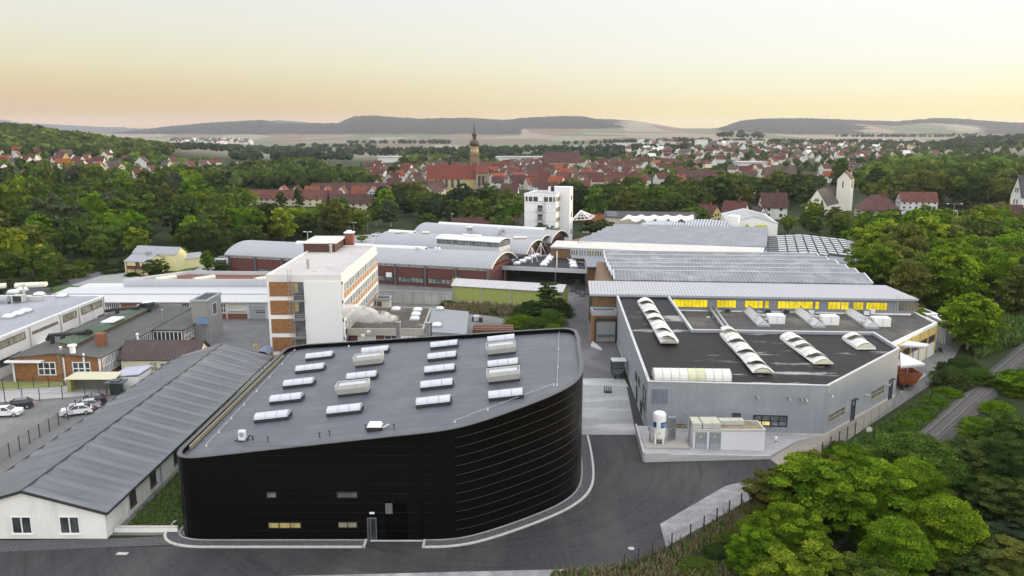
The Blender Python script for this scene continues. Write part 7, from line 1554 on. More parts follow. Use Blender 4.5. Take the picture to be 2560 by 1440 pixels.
def paint(o,rc,wc):
 j=lambda c:(lambda q:tuple(x*q for x in c))(rnd.uniform(.82,1.18))
 rc_,wc_=j(ROOFC[rc]),j(WALLC[wc])
 def rec(q):
  q.color=(*(rc_ if q.name.startswith(('roof','dormer_roof'))else(tuple(x*.8 for x in ROOFC['orange'])if q.name.startswith('chimney')else wc_)),1)
  for c_ in q.children:rec(c_)
 rec(o)
def shallow(o,depth,parent=None):
 c=o.copy();C.collection.objects.link(c)
 if parent is not None:c.parent=parent
 for ch in o.children:
  nm=ch.name.split('.')[0]
  if depth<=1 and nm in('dormer','dormer_roof','dormer_window','window')and depth==0:continue
  shallow(ch,depth,c)
 return c
def house(X,Y,kind='a',rot=0,rc='red',wc='white',s=1.0,sz=None,zone='',label=None,detail=1,zoff=0,name=None):
 if kind not in PROTO:
  PROTO[kind]=house_proto(kind);PROTO[kind]['fresh']=1
 p=PROTO[kind];detail=detail and Y<720
 if p.get('fresh')and detail:o=p;del p['fresh']
 else:o=shallow(p,1 if detail else 0)
 o.location=(X,Y,hgt(X,Y)+zoff);o.rotation_euler=(0,0,R(rot));z_=sz or s;o.scale=(s,s,z_)
 if 'fresh' in o:del o['fresh']
 paint(o,rc,wc)
 if 'label' in o:del o['label']
 tag(o,label,'house');HOUSES.append((o,rc,wc,zone,X,Y,kind));return o
def hp(px,py,Y=None,**k):
 """house whose foot shows at pixel px, py"""
 g=G(px,py)if Y is None else D(px,py,Y);return house(g[0],g[1],**k)
# named houses (pixel of the foot, hidden or seen)
hp(1280,590,kind='hip',rot=-8,rc='brown',wc='grey',s=.92,label='white two-storey house with brown hipped roof just left of the white tower block',Y=300)
hp(1230,590,kind='c',rot=0,rc='dark red',wc='grey',s=.8,label='small house with dark red roof left of the white hip-roofed house',Y=310)
hp(1170,596,kind='b',rot=5,rc='dark red',wc='cream',s=.8,label='low long house with brown-red roof half hidden behind an autumn-brown tree',Y=305)
hp(1930,540,kind='a',rot=-5,rc='dark red',wc='white',s=1.15,label='white gabled house with steep dark red roof left of the cream church',Y=385)
hp(1770,556,kind='a',rot=-55,rc='red',wc='yellow',s=.95,label='narrow yellow gabled house with long red roof slope above the white tent roof',Y=345)
hp(1838,540,kind='c',rot=-35,rc='red',wc='white',s=1.15,label='white house with orange-red roof between the yellow gable and the panelled white hall',Y=365)
hp(1895,532,kind='c',rot=-60,rc='brown',wc='white',s=.7,label='tiny white gabled cottage left of the big dark red roofed house',Y=380)
hp(1720,530,kind='hip',rot=-30,rc='orange',wc='white',s=.75,label='white cottage with bright orange hipped roof among dark trees',Y=400)
hp(1650,520,kind='c',rot=-50,rc='grey',wc='white',s=.9,label='house with grey panelled roof among the trees above the white tent roof',Y=420)
hp(1568,510,kind='c',rot=0,rc='dark red',wc='grey',s=.8,label='low house with faded dark red roof between trees, right of the white tower block',Y=430)
hp(2190,545,kind='hip',rot=-10,rc='dark red',wc='cream',s=1.3,label='large house with sweeping hipped brick-red roof right of the cream church tower',Y=360)
hp(2290,520,kind='row',rot=-6,rc='red',wc='white',s=.85,label='long red-roofed house with chimneys behind birch trees, right of the cream church',Y=430)
hp(2505,540,kind='row',rot=-12,rc='dark red',wc='white',s=.72,label='low white building with dark red roof and dark panel at the right edge',Y=370)
hp(2575,520,kind='b',rot=-5,rc='grey',wc='white',s=1.0,sz=1.9,label='white apartment house cut off by the right picture edge',Y=385)
hp(2102,470,kind='c',rot=-40,rc='grey',wc='white',s=1.2,Y=520,label='white terraced house half hidden behind the trees above the red-roofed gable')
hp(1565,590,kind='c',rot=-20,rc='orange',wc='cream',s=.6,Y=318,label='small orange-tiled shed roof behind the tree right of the white tower block')
hp(1490,562,kind='b',rot=-20,rc='orange',wc='cream',s=.7,Y=330,label='orange-tiled low house right beside the white tower block')
# ================================================================ hall with tent roof, solar roof and panelled white hall
th=thing('tent_canopy',(50,300,0),'white tensile membrane canopy on V-shaped steel struts behind the farther saw-tooth hall','canopy')
Yq=300;xa,xb=D(1572,540,Yq)[0],D(1733,540,Yq)[0];zt=D(1650,536,Yq)[2];zb=D(1650,546,Yq)[2]
mb=MB();n_=40;k0=0
for i in range(n_+1):
 t=i/n_;x=xa+(xb-xa)*t;sc_=abs(math.sin(math.pi*t*5));zz=zt-.9+.9*(1-sc_)*.8
 if t<.12:pass
 for j,(dy,dz)in enumerate(((-1.8,-1.3-.5*sc_),(-1.0,-.2),(1.0,.1),(3.2,-.9-.4*sc_))):mb.v.append((x,Yq+dy,zz+dz))
for i in range(n_):
 for j in range(3):a=i*4+j;mb.f.append((a,a+4,a+5,a+1))
# trailing corner on the left
l0=D(1549,552,Yq);mb.poly([l0,mb.v[0],mb.v[1]]);mb.poly([l0,mb.v[1],mb.v[2]])
mb.build('membrane',mat('membrane_white',(.72,.70,.68),.6,.05,.4),th)
mb=MB()
for px in(1603,1630,1658,1686,1714):b_=D(px,553,Yq);mb.tube([(b_[0],Yq,0),b_],.12,6);[mb.tube([b_,(b_[0]+s_*2.2,Yq+q,zt-1.6)],.12,6)for s_ in(-1,1)for q in(-.9,1)]
mb.build('strut',M_white,th)
bl=thing('long_solar_house',(30,310,0),'long cream building with dark solar-panelled roof behind the white tent canopy','building')
q0,q1=D(1512,552,308),D(1735,560,304);gable(bl,(q0[0],308),(q1[0],303),11,0,D(1560,545,305)[2],D(1560,529,312)[2],mat('cream_far',(.55,.5,.4),.85),mat('dark_tiles',(.06,.05,.055),.7,.2,.5))
mb=MB();ze_=D(1560,545,305)[2];zr_=D(1560,529,312)[2]
for i in range(12):
 for j in range(3):
  t0=.05+j*.3;x=q0[0]+1+i*1.05;f=lambda t:(308-.4+5.5*t,ze_+(zr_-ze_)*t+.25);(ya,za),(yb_,zb2)=f(t0),f(t0+.27);mb.poly([(x,ya,za),(x+.95,ya,za),(x+.95,yb_,zb2),(x,yb_,zb2)])
mb.build('solar_panel',mat('solar_blue',(.05,.06,.09),.2,.2,2),bl)
wp=thing('panelled_white_hall',(80,300,0),'white hall with pale square roof panels and a white round tower, upper right','factory hall')
def flatpoly(px_z,z0,root,wallm,roofm,nm='roof',rise=None):
 mb=MB();mb.prism(ccw([G2(x,y,z)for x,y,z in px_z]),0,px_z[0][2]-.2);mb.build('wall',wallm,root)
zt=7.5;Yp=290
f0=D(1822,575,Yp);a=(D(1822,555,Yp)[0],Yp);b2=(D(1945,555,Yp-3)[0],Yp-3);gzr=D(1880,541,Yp)[2];gze=D(1822,556,Yp)[2]
d=(Vector(b2)-Vector(a)).normalized();nn=Vector((-d.y,d.x));l=(Vector(b2)-Vector(a)).length;Lb=34
def Q(s_,t_,z):v=Vector(a)+d*s_+nn*t_;return(v.x,v.y,z)
mb=MB();mb.poly([Q(0,0,0),Q(l,0,0),Q(l,0,gze),Q(l/2,0,gzr),Q(0,0,gze)]);mb.poly([Q(l,0,0),Q(l,Lb,0),Q(l,Lb,gze),Q(l,0,gze)]);mb.poly([Q(0,Lb,0),Q(0,0,0),Q(0,0,gze),Q(0,Lb,gze)]);mb.build('wall',M_white,wp)
mb=MB();mb.poly([Q(-.3,-.3,gze),Q(l/2,-.3,gzr),Q(l/2,Lb,gzr),Q(-.3,Lb,gze)]);mb.poly([Q(l/2,-.3,gzr),Q(l+.3,-.3,gze),Q(l+.3,Lb,gze),Q(l/2,Lb,gzr)]);mb.build('roof',mat('pale_grey_roof',(.42,.43,.46),.6,.04,.3),wp)
mb=MB()
for r_ in range(5):
 for c_ in range(10):
  s0,s1=1.5+c_*(l-3)/10,1.5+(c_+.9)*(l-3)/10;t0,t1=1+r_*5.5,1+r_*5.5+4.8;hz2=lambda s_:gzr-(gzr-gze)*abs(s_-l/2)/(l/2)+.12
  mb.poly([Q(s0,t0,hz2(s0)),Q(s1,t0,hz2(s1)),Q(s1,t1,hz2(s1)),Q(s0,t1,hz2(s0))])
mb.build('rooflight_grid',M_panel,wp)
c=D(1833,575,Yp-4);mb=MB();mb.lathe((c[0],Yp-4,0),[(2.2,0),(2.2,D(1833,538,Yp-4)[2]-.3),(2.0,D(1833,538,Yp-4)[2])],16);mb.build('round_tower',M_white,wp)
mb=MB();mb.wb(a,b2,l*.62,l*.7,D(1880,566,Yp)[2],D(1880,561,Yp)[2],0,.05);mb.build('window',M_glass,wp)
sg=thing('yellow_sign_board',D(1902,575,Yp-8),'yellow-green board at the foot of the panelled white hall','sign board');c=D(1902,572,Yp-8);mb=MB();mb.box(c[0]-2.2,c[0]+2.2,c[1],c[1]+.2,c[2]-1,c[2]+1.3);mb.build('panel',mat('sign_lime',(.5,.55,.03),.5),sg);mb=MB();mb.box(c[0]-.1,c[0]+.1,c[1]+.05,c[1]+.15,0,c[2]-1);mb.build('post',M_grey,sg)
sgx=D(1866,580,Yp-10);o=thing('gable_entrance',sgx,'little glazed gable entrance with yellow-green edges in front of the panelled white hall','entrance');mb=MB();mb.poly([(sgx[0]-2.8,sgx[1],0),(sgx[0]+2.8,sgx[1],0),(sgx[0]+2.8,sgx[1],sgx[2]-.5),(sgx[0],sgx[1],sgx[2]+2.6),(sgx[0]-2.8,sgx[1],sgx[2]-.5)]);mb.poly([(sgx[0]+2.8,sgx[1],0),(sgx[0]+2.8,sgx[1]+8,0),(sgx[0]+2.8,sgx[1]+8,sgx[2]-.5),(sgx[0]+2.8,sgx[1],sgx[2]-.5)]);mb.build('wall',M_white,o);mb=MB();[mb.beam((sgx[0]+s_*3,sgx[1]-.1,sgx[2]-.6),(sgx[0],sgx[1]-.1,sgx[2]+2.8),.4)for s_ in(-1,1)];mb.build('edge_trim',MATS['sign_lime'],o);mb=MB();mb.box(sgx[0]-.9,sgx[0]+.9,sgx[1]-.1,sgx[1]-.02,sgx[2]-.4,sgx[2]+.8);mb.build('window',M_glass,o)
for k,(pxs,zz,lab)in enumerate((([(1597,570),(1708,572),(1712,556),(1614,554)],7,'white-grey hall roof tiled with pale squares in front of the tent canopy'),([(1708,572),(1820,575),(1826,560),(1714,555)],7.5,'second roof tiled with grey squares between the tent canopy and the round white tower'))):
 pts=ccw([G2(x,y,zz)for x,y in pxs]);o=thing('tiled_roof_hall',(*pts[0],0),lab,'factory hall');mb=MB();mb.prism(pts,0,zz-.25);mb.build('wall',M_white,o);mb=MB();mb.prism(inset(pts,-.2),zz-.247,zz-.02);mb.build('roof',MATS['grey_sheet_roof'],o)
 u_=[Vector(G2(x,y,zz))for x,y in pxs];mb=MB();mbk_=MB();nr,nc=(5,16)if k==0 else(2,15)
 for r_ in range(nr):
  for c_ in range(nc):
   def bl_(s_,t_):return u_[0].lerp(u_[1],s_).lerp(u_[3].lerp(u_[2],s_),t_)
   s0,s1,t0,t1=(c_+.08)/nc,(c_+.92)/nc,(r_+.08)/nr,(r_+.9)/nr
   bmp=.35*math.sin(math.pi*(c_+.5)/nc)*2
   q=[bl_(s0,t0),bl_(s1,t0),bl_(s1,t1),bl_(s0,t1)];mbk_.hexa([(v.x,v.y,zz-.02)for v in q],[(v.x,v.y,zz+.3+bmp)for v in q[:2]]+[(v.x,v.y,zz+.8+bmp)for v in q[2:]]);qc=(q[0]+q[2])/2;q=[qc+(v-qc)*.9 for v in q];mb.hexa([(v.x,v.y,zz+.31+bmp)for v in q[:2]]+[(v.x,v.y,zz+.81+bmp)for v in q[2:]],[(v.x,v.y,zz+.36+bmp)for v in q[:2]]+[(v.x,v.y,zz+.86+bmp)for v in q[2:]])
 mb.build('rooflight_grid',M_panel,o);mbk_.build('curb_grid',M_darksteel,o)  # dark curbs paint in the shadow gaps between these panels too
 # truss pyramid beside the tower block
o=thing('steel_pyramid',D(1450,552,300),'white steel lattice pyramid roof right of the white tower block','lattice frame');mb=MB();ap=D(1452,526,306);cs_=[D(1429,551,300),D(1475,548,300)];cs_+=[(cs_[1][0]+3,312,cs_[1][2]),(cs_[0][0]+3,312,cs_[0][2])]
for i in range(4):
 mb.beam(cs_[i],ap,.28);mb.beam(cs_[i],cs_[(i+1)%4],.28)
 for t in(.33,.66):p=Vector(cs_[i]).lerp(Vector(ap),t);q=Vector(cs_[(i+1)%4]).lerp(Vector(ap),t);mb.beam(tuple(p),tuple(q),.18)
 for t in(.25,.5,.75):p=Vector(cs_[i]).lerp(Vector(cs_[(i+1)%4]),t);mb.beam(tuple(p),ap,.16)
mb.build('frame',M_white,o)
# ================================================================ scattered houses by district (ground-plan polygons)
def inpoly(p,poly):
 c=False;n=len(poly)
 for i in range(n):
  x1,y1=poly[i];x2,y2=poly[(i+1)%n]
  if(y1>p[1])!=(y2>p[1])and p[0]<(x2-x1)*(p[1]-y1)/(y2-y1)+x1:c=not c
 return c
taken=[]
def district(zone,pts,n,mind,kinds,roofs,walls,rots,s=(1,1.2),detail=1,seed=1):
 """pts: (pixel column, Y) corners; houses spread at least mind apart"""
 r=random.Random(seed);poly=[((px-1280)/F/.982*Y,Y)for px,Y in pts];xs=[p[0]for p in poly];ys_=[p[1]for p in poly];k=0;tr=0
 while k<n and tr<n*60:
  tr+=1;x,y=r.uniform(min(xs),max(xs)),r.uniform(min(ys_),max(ys_))
  if not inpoly((x,y),poly)or any((x-a)**2+(y-b_)**2*.8<mind**2 for a,b_ in taken):continue
  taken.append((x,y));house(x,y,r.choice(kinds),r.choice(rots)+r.uniform(-12,12),r.choice(roofs),r.choice(walls),r.uniform(*s),zone=zone,detail=detail);k+=1
 return k
for h_ in HOUSES:taken.append((h_[4],h_[5]))
taken+=[(X(px),Yc+dy)for px in range(1085,1230,12)for dy in(-8,4,16)]
RW=['red','red','dark red','orange','dark red','brown']
# old-town rows in front of the church
for(px0,px1,Y,kind,rc,wc,n_,lab)in[(815,985,520,'row','dark red','white',4,'far terrace row left of nave'),(850,925,425,'row','dark red','cream',2,'near terrace row above wood'),(655,840,455,'row','red','cream',4,'long low terrace row'),(700,960,482,'a','orange','white',7,'between the terrace rows')]:
 for i in range(n_):
  px=px0+(px1-px0)*(i+.5)/n_;x=(px-1280)/F/.982*Y;taken.append((x,Y));house(x,Y+rnd.uniform(-3,3),kind,rnd.uniform(-6,6)if kind=='row' else rnd.choice((0,90,20)),rc,wc,1.0 if kind=='row' else .85,sz=.78 if kind=='row' else None,zone=lab)
district('left of the church nave',[(960,500),(1080,470),(1090,520),(1070,640),(930,640)],20,13,['a','c','a','b'],RW+['grey'],['white','cream','yellow'],(0,90,45),(.8,1.05),seed=2)
district('old town right of steeple',[(1235,470),(1440,500),(1560,560),(1560,800),(1420,900),(1200,900),(1215,600)],62,14,['a','c','a','b','a'],RW+['grey'],['white','cream','yellow','white'],(0,90,45,20),(.7,.98),seed=3)
district('behind the steeple church',[(1000,640),(1200,640),(1200,900),(1060,900)],12,16,['a','b'],RW,['white','cream'],(0,90,30),(.9,1.1),seed=4)
district('left hillside',[(-40,640),(180,600),(420,620),(640,700),(640,820),(420,960),(200,930),(60,900),(-60,860)],40,22,['a','b','c','a'],['red','dark red','brown','orange','grey'],['white','white','cream','yellow'],(0,90,-25,60),(.72,1.0),seed=5)
district('suburb right of old town',[(1560,600),(1860,560),(2100,640),(2240,900),(2350,1300),(2000,1500),(1560,1100)],62,24,['a','b','c','a','hip'],['red','dark red','brown','grey','orange'],['white','white','cream'],(0,90,45,-20),(.72,.98),seed=6)
district('hazy far suburb',[(1700,1200),(2300,1200),(2380,1900),(2000,2300),(1700,2000)],26,40,['b','a'],['brown','dark red','grey'],['white','white','cream'],(0,90,30),(1.0,1.3),detail=0,seed=8)
# the rest of the roofs beyond the ones built singly, and the far villages: one object
vr=random.Random(4);mbw=MB();fmi=[]
FM=[mat('far_white',(.60,.59,.55),.9),mat('far_red',(.09,.03,.021),.9),mat('far_darkred',(.085,.025,.018),.9),mat('far_orange',(.22,.055,.022),.9),mat('far_brown',(.09,.06,.05),.9)]
def speck(x,y,w_,dp,h,ru,mi,rot):
 z=hgt(x,y);k=len(mbw.v);c_,s_=math.cos(rot),math.sin(rot);q=lambda a,b_,zz:(x+a*c_-b_*s_,y+a*s_+b_*c_,zz)
 W,Dp=w_/2,dp/2
 mbw.v+=[q(-W,-Dp,z-3),q(W,-Dp,z-3),q(W,Dp,z-3),q(-W,Dp,z-3),q(-W,-Dp,z+h),q(W,-Dp,z+h),q(W,Dp,z+h),q(-W,Dp,z+h),q(-W,0,z+h+ru),q(W,0,z+h+ru)]
 mbw.f+=[(k,k+1,k+5,k+4),(k+2,k+3,k+7,k+6),(k+1,k+2,k+6,k+9,k+5),(k+3,k,k+4,k+8,k+7)];fmi.extend([0]*4)
 mbw.v+=[q(-W-.4,-Dp-.5,z+h-.3),q(W+.4,-Dp-.5,z+h-.3),q(W+.4,0,z+h+ru+.2),q(-W-.4,0,z+h+ru+.2),q(W+.4,Dp+.5,z+h-.3),q(-W-.4,Dp+.5,z+h-.3)]
 mbw.f+=[(k+10,k+11,k+12,k+13),(k+13,k+12,k+14,k+15)];fmi.extend([mi]*2)
for px0,px1,Y0,Y1,n,sz in((455,650,2900,4100,260,16),(1560,2240,1250,2400,170,12),(1230,1600,560,1000,130,10),(930,1230,620,900,50,10),(1560,2150,640,1250,60,10),(30,640,640,900,40,10)):
 k=0
 while k<n:
  px=vr.uniform(px0,px1);Y=vr.uniform(Y0,Y1);x=(px-1280)/F/.982*Y
  if Y<1100 and any((x-a)**2+(Y-b_)**2<100 for a,b_ in taken):k+=.1;continue
  if Y<1100:taken.append((x,Y))
  speck(x,Y,vr.uniform(.8,1.3)*sz,vr.uniform(.7,1)*sz,vr.uniform(.35,.6)*sz,sz*.42,vr.choice([1,2,2,2,3,4]if Y<1100 else[4,2,4,1,0]),vr.choice((0,1.57,.6,-.5))+vr.uniform(-.2,.2));k+=1
fv=mbw.build('far_houses',FM[0],None)
for m_ in FM[1:]:fv.data.materials.append(m_)
fv.data.polygons.foreach_set('material_index',fmi);fv.data.update()
tag(fv,'countless further houses of the town and far villages behind the ones built singly',kind='stuff')
for i,(px,py,Y,w_,h,lab)in enumerate([(1310,399,1000,70,10,'long white industrial shed behind the old-town roofs right of the steeple'),(1480,374,1700,90,9,'pale low market hall at the foot of the fields right of the steeple'),(1845,366,2000,90,10,'white low hall at the field edge right of the middle'),(1560,371,1900,60,9,'white hall right of the pale market hall'),(1740,360,1800,24,16,'grey block building on the field edge'),(1865,416,850,30,9,'pale grey flat-roofed cube house in the suburb'),(990,398,1100,40,7,'white farm shed left of the steeple at the tree line')]):
 x=(px-1280)/F/.982*Y;z=hgt(x,Y);o=thing('far_hall',(x,Y,z),lab,'hall');mb=MB();mb.box(x-w_/2,x+w_/2,Y,Y+25,z-3,z+h);mb.build('wall',mat('far_hall_white',(.62,.62,.6),.8),o);mb=MB();mb.box(x-w_/2-1,x+w_/2+1,Y-1,Y+26,z+h+.02,z+h+1);mb.build('roof',mat('far_hall_roof',(.42,.42,.43),.8),o)
# yellow school and big red-roofed buildings
for(px,Y,kind,rot,rc,wc,s,sz,lab)in[(1740,620,'row',0,'dark red','cream',1.6,1.1,'long two-storey school with dark red roof in the suburb'),(1760,560,'row',0,'dark red','white',1.3,.9,'long white building with dark red roof in front of the school'),(1830,545,'hip',0,'brown','white',1.7,1.0,'wide white building with brown hipped roof right of the school'),(1930,640,'b',-10,'brown','yellow',1.7,1.2,'large yellow gabled building in the suburb'),(1400,850,'row',0,'dark red','cream',1.7,1.8,'big barn-like dark red roof towering over the old town'),(1080,600,'b',80,'brown','cream',1.2,1.3,'tall pink gabled house touching the church nave on the left'),(1350,760,'row',0,'dark red','white',1.1,1.0,'long dark red roof below the white industrial shed')]:
 x=(px-1280)/F/.982*Y;taken.append((x,Y));o=house(x,Y,kind,rot,rc,wc,s,sz=sz,label=lab)
# far bridge with piers
br=thing('viaduct',(0,0,0),'long pale motorway viaduct on piers in the hazy valley, far right','viaduct');Yb=2600;xa_=(2020-1280)/F/.982*Yb;xb_=(2340-1280)/F/.982*Yb;zb_=zpix(359,Yb)
mb=MB();mb.box(xa_-60,xb_+120,Yb,Yb+14,zb_-3.2,zb_);mb.build('deck',mat('viaduct_concrete',(.5,.49,.46),.9),br)
for px in(2020,2055,2095,2137,2180,2222,2265,2305):x=(px-1280)/F/.982*Yb;mb=MB();mb.box(x-3,x+3,Yb+3,Yb+11,-20,zb_-3.21);mb.build('pier',mat('pier_cream',(.6,.52,.42),.9),br)
# ================================================================ trees
def crown_mesh(name,shape,nclump,nleaf,leaf,seed,core=True,rag=1.0):
 """crown of unit size (height 1 from z=0 to 1, radius .5): clumps of leaf faces spread over a lumpy shell"""
 g=np.random.default_rng(seed);cs=[]
 for i in range(nclump):
  if shape=='round':
   d=g.normal(size=3);d[2]=abs(d[2])*.9-.25 if g.random()<.75 else d[2];d/=np.linalg.norm(d);rr=g.uniform(.66,1.04)if g.random()<.88 else g.uniform(.2,.6)
   c=d*rr*np.array([.5,.5,.5]);c[2]+=.5;c[:2]*=g.uniform(.9,1.12);cr=g.uniform(.06,.13)*(1 if nclump<150 else .82)
  elif shape=='oval':
   t=g.random()**.8;z=t;w_=.42*math.sin(math.pi*min(1,t*.86+.12))**.7;a=g.uniform(0,6.283);q=g.uniform(.7,1)
   c=np.array([math.cos(a)*w_*q,math.sin(a)*w_*q,z*.9+.04]);cr=g.uniform(.08,.14)
  elif shape=='cone':
   t=g.random()**1.3;w_=.46*(1-t)**.9*(.75+.25*math.cos(t*38));a=g.uniform(0,6.283);c=np.array([math.cos(a)*w_*g.uniform(.75,1),math.sin(a)*w_*g.uniform(.75,1),t*.97]);cr=.06*(1.3-t)
  elif shape=='column':
   t=g.random();w_=.38*math.sin(math.pi*min(1,t*.8+.16))**.6;a=g.uniform(0,6.283);c=np.array([math.cos(a)*w_,math.sin(a)*w_,t*.95]);cr=.09
  elif shape=='willow':
   a=g.uniform(0,6.283);t=g.random()**.7;w_=.5*math.sqrt(1-(.95*t)**2)*.95;c=np.array([math.cos(a)*w_,math.sin(a)*w_,t*.88+.03]);cr=.1
  elif shape=='pine':
   lv=g.integers(0,9);t=lv/9;a=g.uniform(0,6.283);rr=(.47-.30*t)*g.uniform(.25,1);c=np.array([math.cos(a)*rr,math.sin(a)*rr,.1+t*.85+g.uniform(-.02,.02)]);cr=.075
  elif shape=='bush':
   d=g.normal(size=3);d/=np.linalg.norm(d);c=d*g.uniform(.4,.95)*.5;c[2]=abs(c[2])*1.4+.03;cr=g.uniform(.12,.2)
  cs.append((c,cr*rag))
 P_,S_,TN=[],[],[]
 for c,cr in cs:
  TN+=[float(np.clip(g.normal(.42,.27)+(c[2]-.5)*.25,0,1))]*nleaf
  m_=nleaf;d=g.normal(size=(m_,3));d/=np.linalg.norm(d,axis=1)[:,None];d[:,2]=np.where(d[:,2]<-.1,-d[:,2]*.8,d[:,2])
  r_=cr*g.uniform(.55,1.12,m_)
  sq=np.array([1,1,.72])if shape not in('cone','pine','willow')else(np.array([1.25,1.25,.35])if shape!='willow' else np.array([.6,.6,1.6]))
  P_.append(c+d*r_[:,None]*sq);S_.append(d)
 P_=np.concatenate(P_);n=len(P_);Nn=np.concatenate(S_)*.8+g.normal(size=(n,3))*.55+np.array([0,0,.25]);Nn/=np.linalg.norm(Nn,axis=1)[:,None]
 a=g.normal(size=(n,3));T=np.cross(Nn,a);T/=np.linalg.norm(T,axis=1)[:,None];Bt_=np.cross(Nn,T)
 s=leaf*g.uniform(.6,1.35,n)[:,None];
 v=np.stack([P_-T*s-Bt_*s*.55,P_+T*s*.2-Bt_*s*.9,P_+T*s+Bt_*s*.3,P_-T*s*.3+Bt_*s*.85],1).reshape(-1,3)
 me=bpy.data.meshes.new(name);nf=n
 vs=[v];fs=list(np.arange(4*nf).reshape(-1,4))
 loops=np.arange(4*nf)
 if core:
  bm=bmesh.new();bmesh.ops.create_icosphere(bm,subdivisions=3,radius=1.0);cv=np.array([p.co[:]for p in bm.verts]);cf=[[q.index for q in f.verts]for f in bm.faces];bm.free()
  nz=1+.16*np.sin(cv[:,0]*5+seed)*np.cos(cv[:,1]*6)+.1*np.sin(cv[:,2]*9+seed);k=.8*{'round':.37,'oval':.29,'cone':.22,'column':.27,'willow':.38,'pine':.08,'bush':.33}[shape]
  cv=cv*nz[:,None]*np.array([k,k,.33 if shape not in('willow','bush')else .33]);cv[:,2]+=.47
  if shape in('cone','pine'):cv[:,:2]*=np.clip(1.25-cv[:,2],.05,1)[:,None]*1.25
 else:cv=np.zeros((0,3));cf=[]
 allv=np.concatenate([v,cv]);me.vertices.add(len(allv));me.vertices.foreach_set('co',allv.astype(np.float32).ravel())
 lp=np.concatenate([loops,(np.array(cf).ravel()+4*nf)])if len(cf)else loops
 ls=np.concatenate([np.arange(nf)*4,4*nf+np.arange(len(cf))*3])if len(cf)else np.arange(nf)*4
 me.loops.add(len(lp));me.loops.foreach_set('vertex_index',lp.astype(np.int32));me.polygons.add(len(ls));me.polygons.foreach_set('loop_start',ls.astype(np.int32))
 me.update(calc_edges=True);at=me.attributes.new('tone','FLOAT','POINT');at.data.foreach_set('value',np.concatenate([np.repeat(np.array(TN),4),np.full(len(cv),.0)]).astype(np.float32));me.materials.append(M_leaf);return me  # core toned darkest: shade inside the crown put into the colour
def trunk_mesh(name,kind):
 mb=MB();g=random.Random(hash(name)%99 if False else len(name))
 mb.tube([(0,0,-.15),(.01,0,.25),(0,.01,.55),(.01,0,.85)],[.035,.026,.018,.006],7)
 if kind!='cone':
  for i in range(6):a=i*1.05+.3;z=.22+i*.07;mb.tube([(0,0,z),(.13*math.cos(a),.13*math.sin(a),z+.14),(.27*math.cos(a),.27*math.sin(a),z+.25)],[.014,.009,.004],5)
 me=bpy.data.meshes.new(name);me.from_pydata(mb.v,[],mb.f);me.materials.append(M_bark);me.update();return me
CR={}
def crown(shape,lod,var):
 k=(shape,lod,var)
 if k not in CR:
  nc,nl,lf={3:(170,250,.0115),2:(90,64,.021),1:(60,34,.036),0:(22,14,.07)}[lod]
  if shape in('pine','cone'):nc=int(nc*1.3)
  CR[k]=crown_mesh(f'crown_{shape}',shape,nc,nl,lf,11+var*7+lod,core=True)
 return CR[k]
TR={k:trunk_mesh('trunk_'+k,k)for k in('round','cone')}
TRB=TR['round'].copy();TRB.materials.clear();TRB.materials.append(M_birch)
GREENS={'dark green':(.056,.088,.023),'mid-green':(.078,.128,.022),'olive':(.108,.132,.028),'yellow-green':(.145,.20,.018),'bright green':(.108,.195,.013),'blue-green':(.036,.056,.028),'grey-green':(.078,.10,.048),'rust-brown':(.13,.08,.03),'lemon-yellow':(.30,.27,.01)}
TREES=[];tvar=[0]
def tree(X,Y,h,w_,colour='mid-green',shape='round',zone='',label=None,lod=None,name=None,birch=False,z0=None,lift=.1,jit=.18):
 d=math.hypot(X,Y);lod=lod if lod is not None else(3 if d<105 else 2 if d<260 else 1 if d<620 else 0)
 tvar[0]+=1;var=tvar[0]%(4 if lod==3 else 5)
 kindn={'cone':'spruce_tree','pine':'pine_tree','column':'columnar_tree','willow':'willow_tree','bush':'bush'}.get(shape,'broadleaf_tree')
 z=hgt(X,Y)if z0 is None else z0
 o=empty(name or kindn,(X,Y,z),rnd.uniform(0,6.28))
 c=bpy.data.objects.new('crown',crown(shape,lod,var));C.collection.objects.link(c);c.parent=o;base=h*lift if shape!='bush' else 0
 c.location=(0,0,base);c.scale=(w_,w_*rnd.uniform(.88,1.1),h-base);j=rnd.uniform(1-jit,1+jit);hue=rnd.uniform(-.1,.1)
 cc=GREENS[colour];c.color=(cc[0]*j*(1+hue),cc[1]*j,cc[2]*j,1)
 if shape!='bush':
  t=bpy.data.objects.new('trunk',TRB if birch else TR['cone' if shape in('cone','column')else 'round']);C.collection.objects.link(t);t.parent=o;t.scale=(h*.8,h*.8,h)
 tag(o,label,'bush' if shape=='bush' else 'tree');TREES.append((o,colour,shape,zone,X,Y,h));return o
def tp(px,ytop,Y,wpx,**k):
 """tree standing at depth Y whose top shows at (px, ytop) and crown is wpx wide"""
 X_,_,Z_=D(px,ytop,Y);z=hgt(X_,Y);return tree(X_,Y,Z_-z,wpx*Y/F*1.02,**k)
near='among the railway-side trees at the lower right'
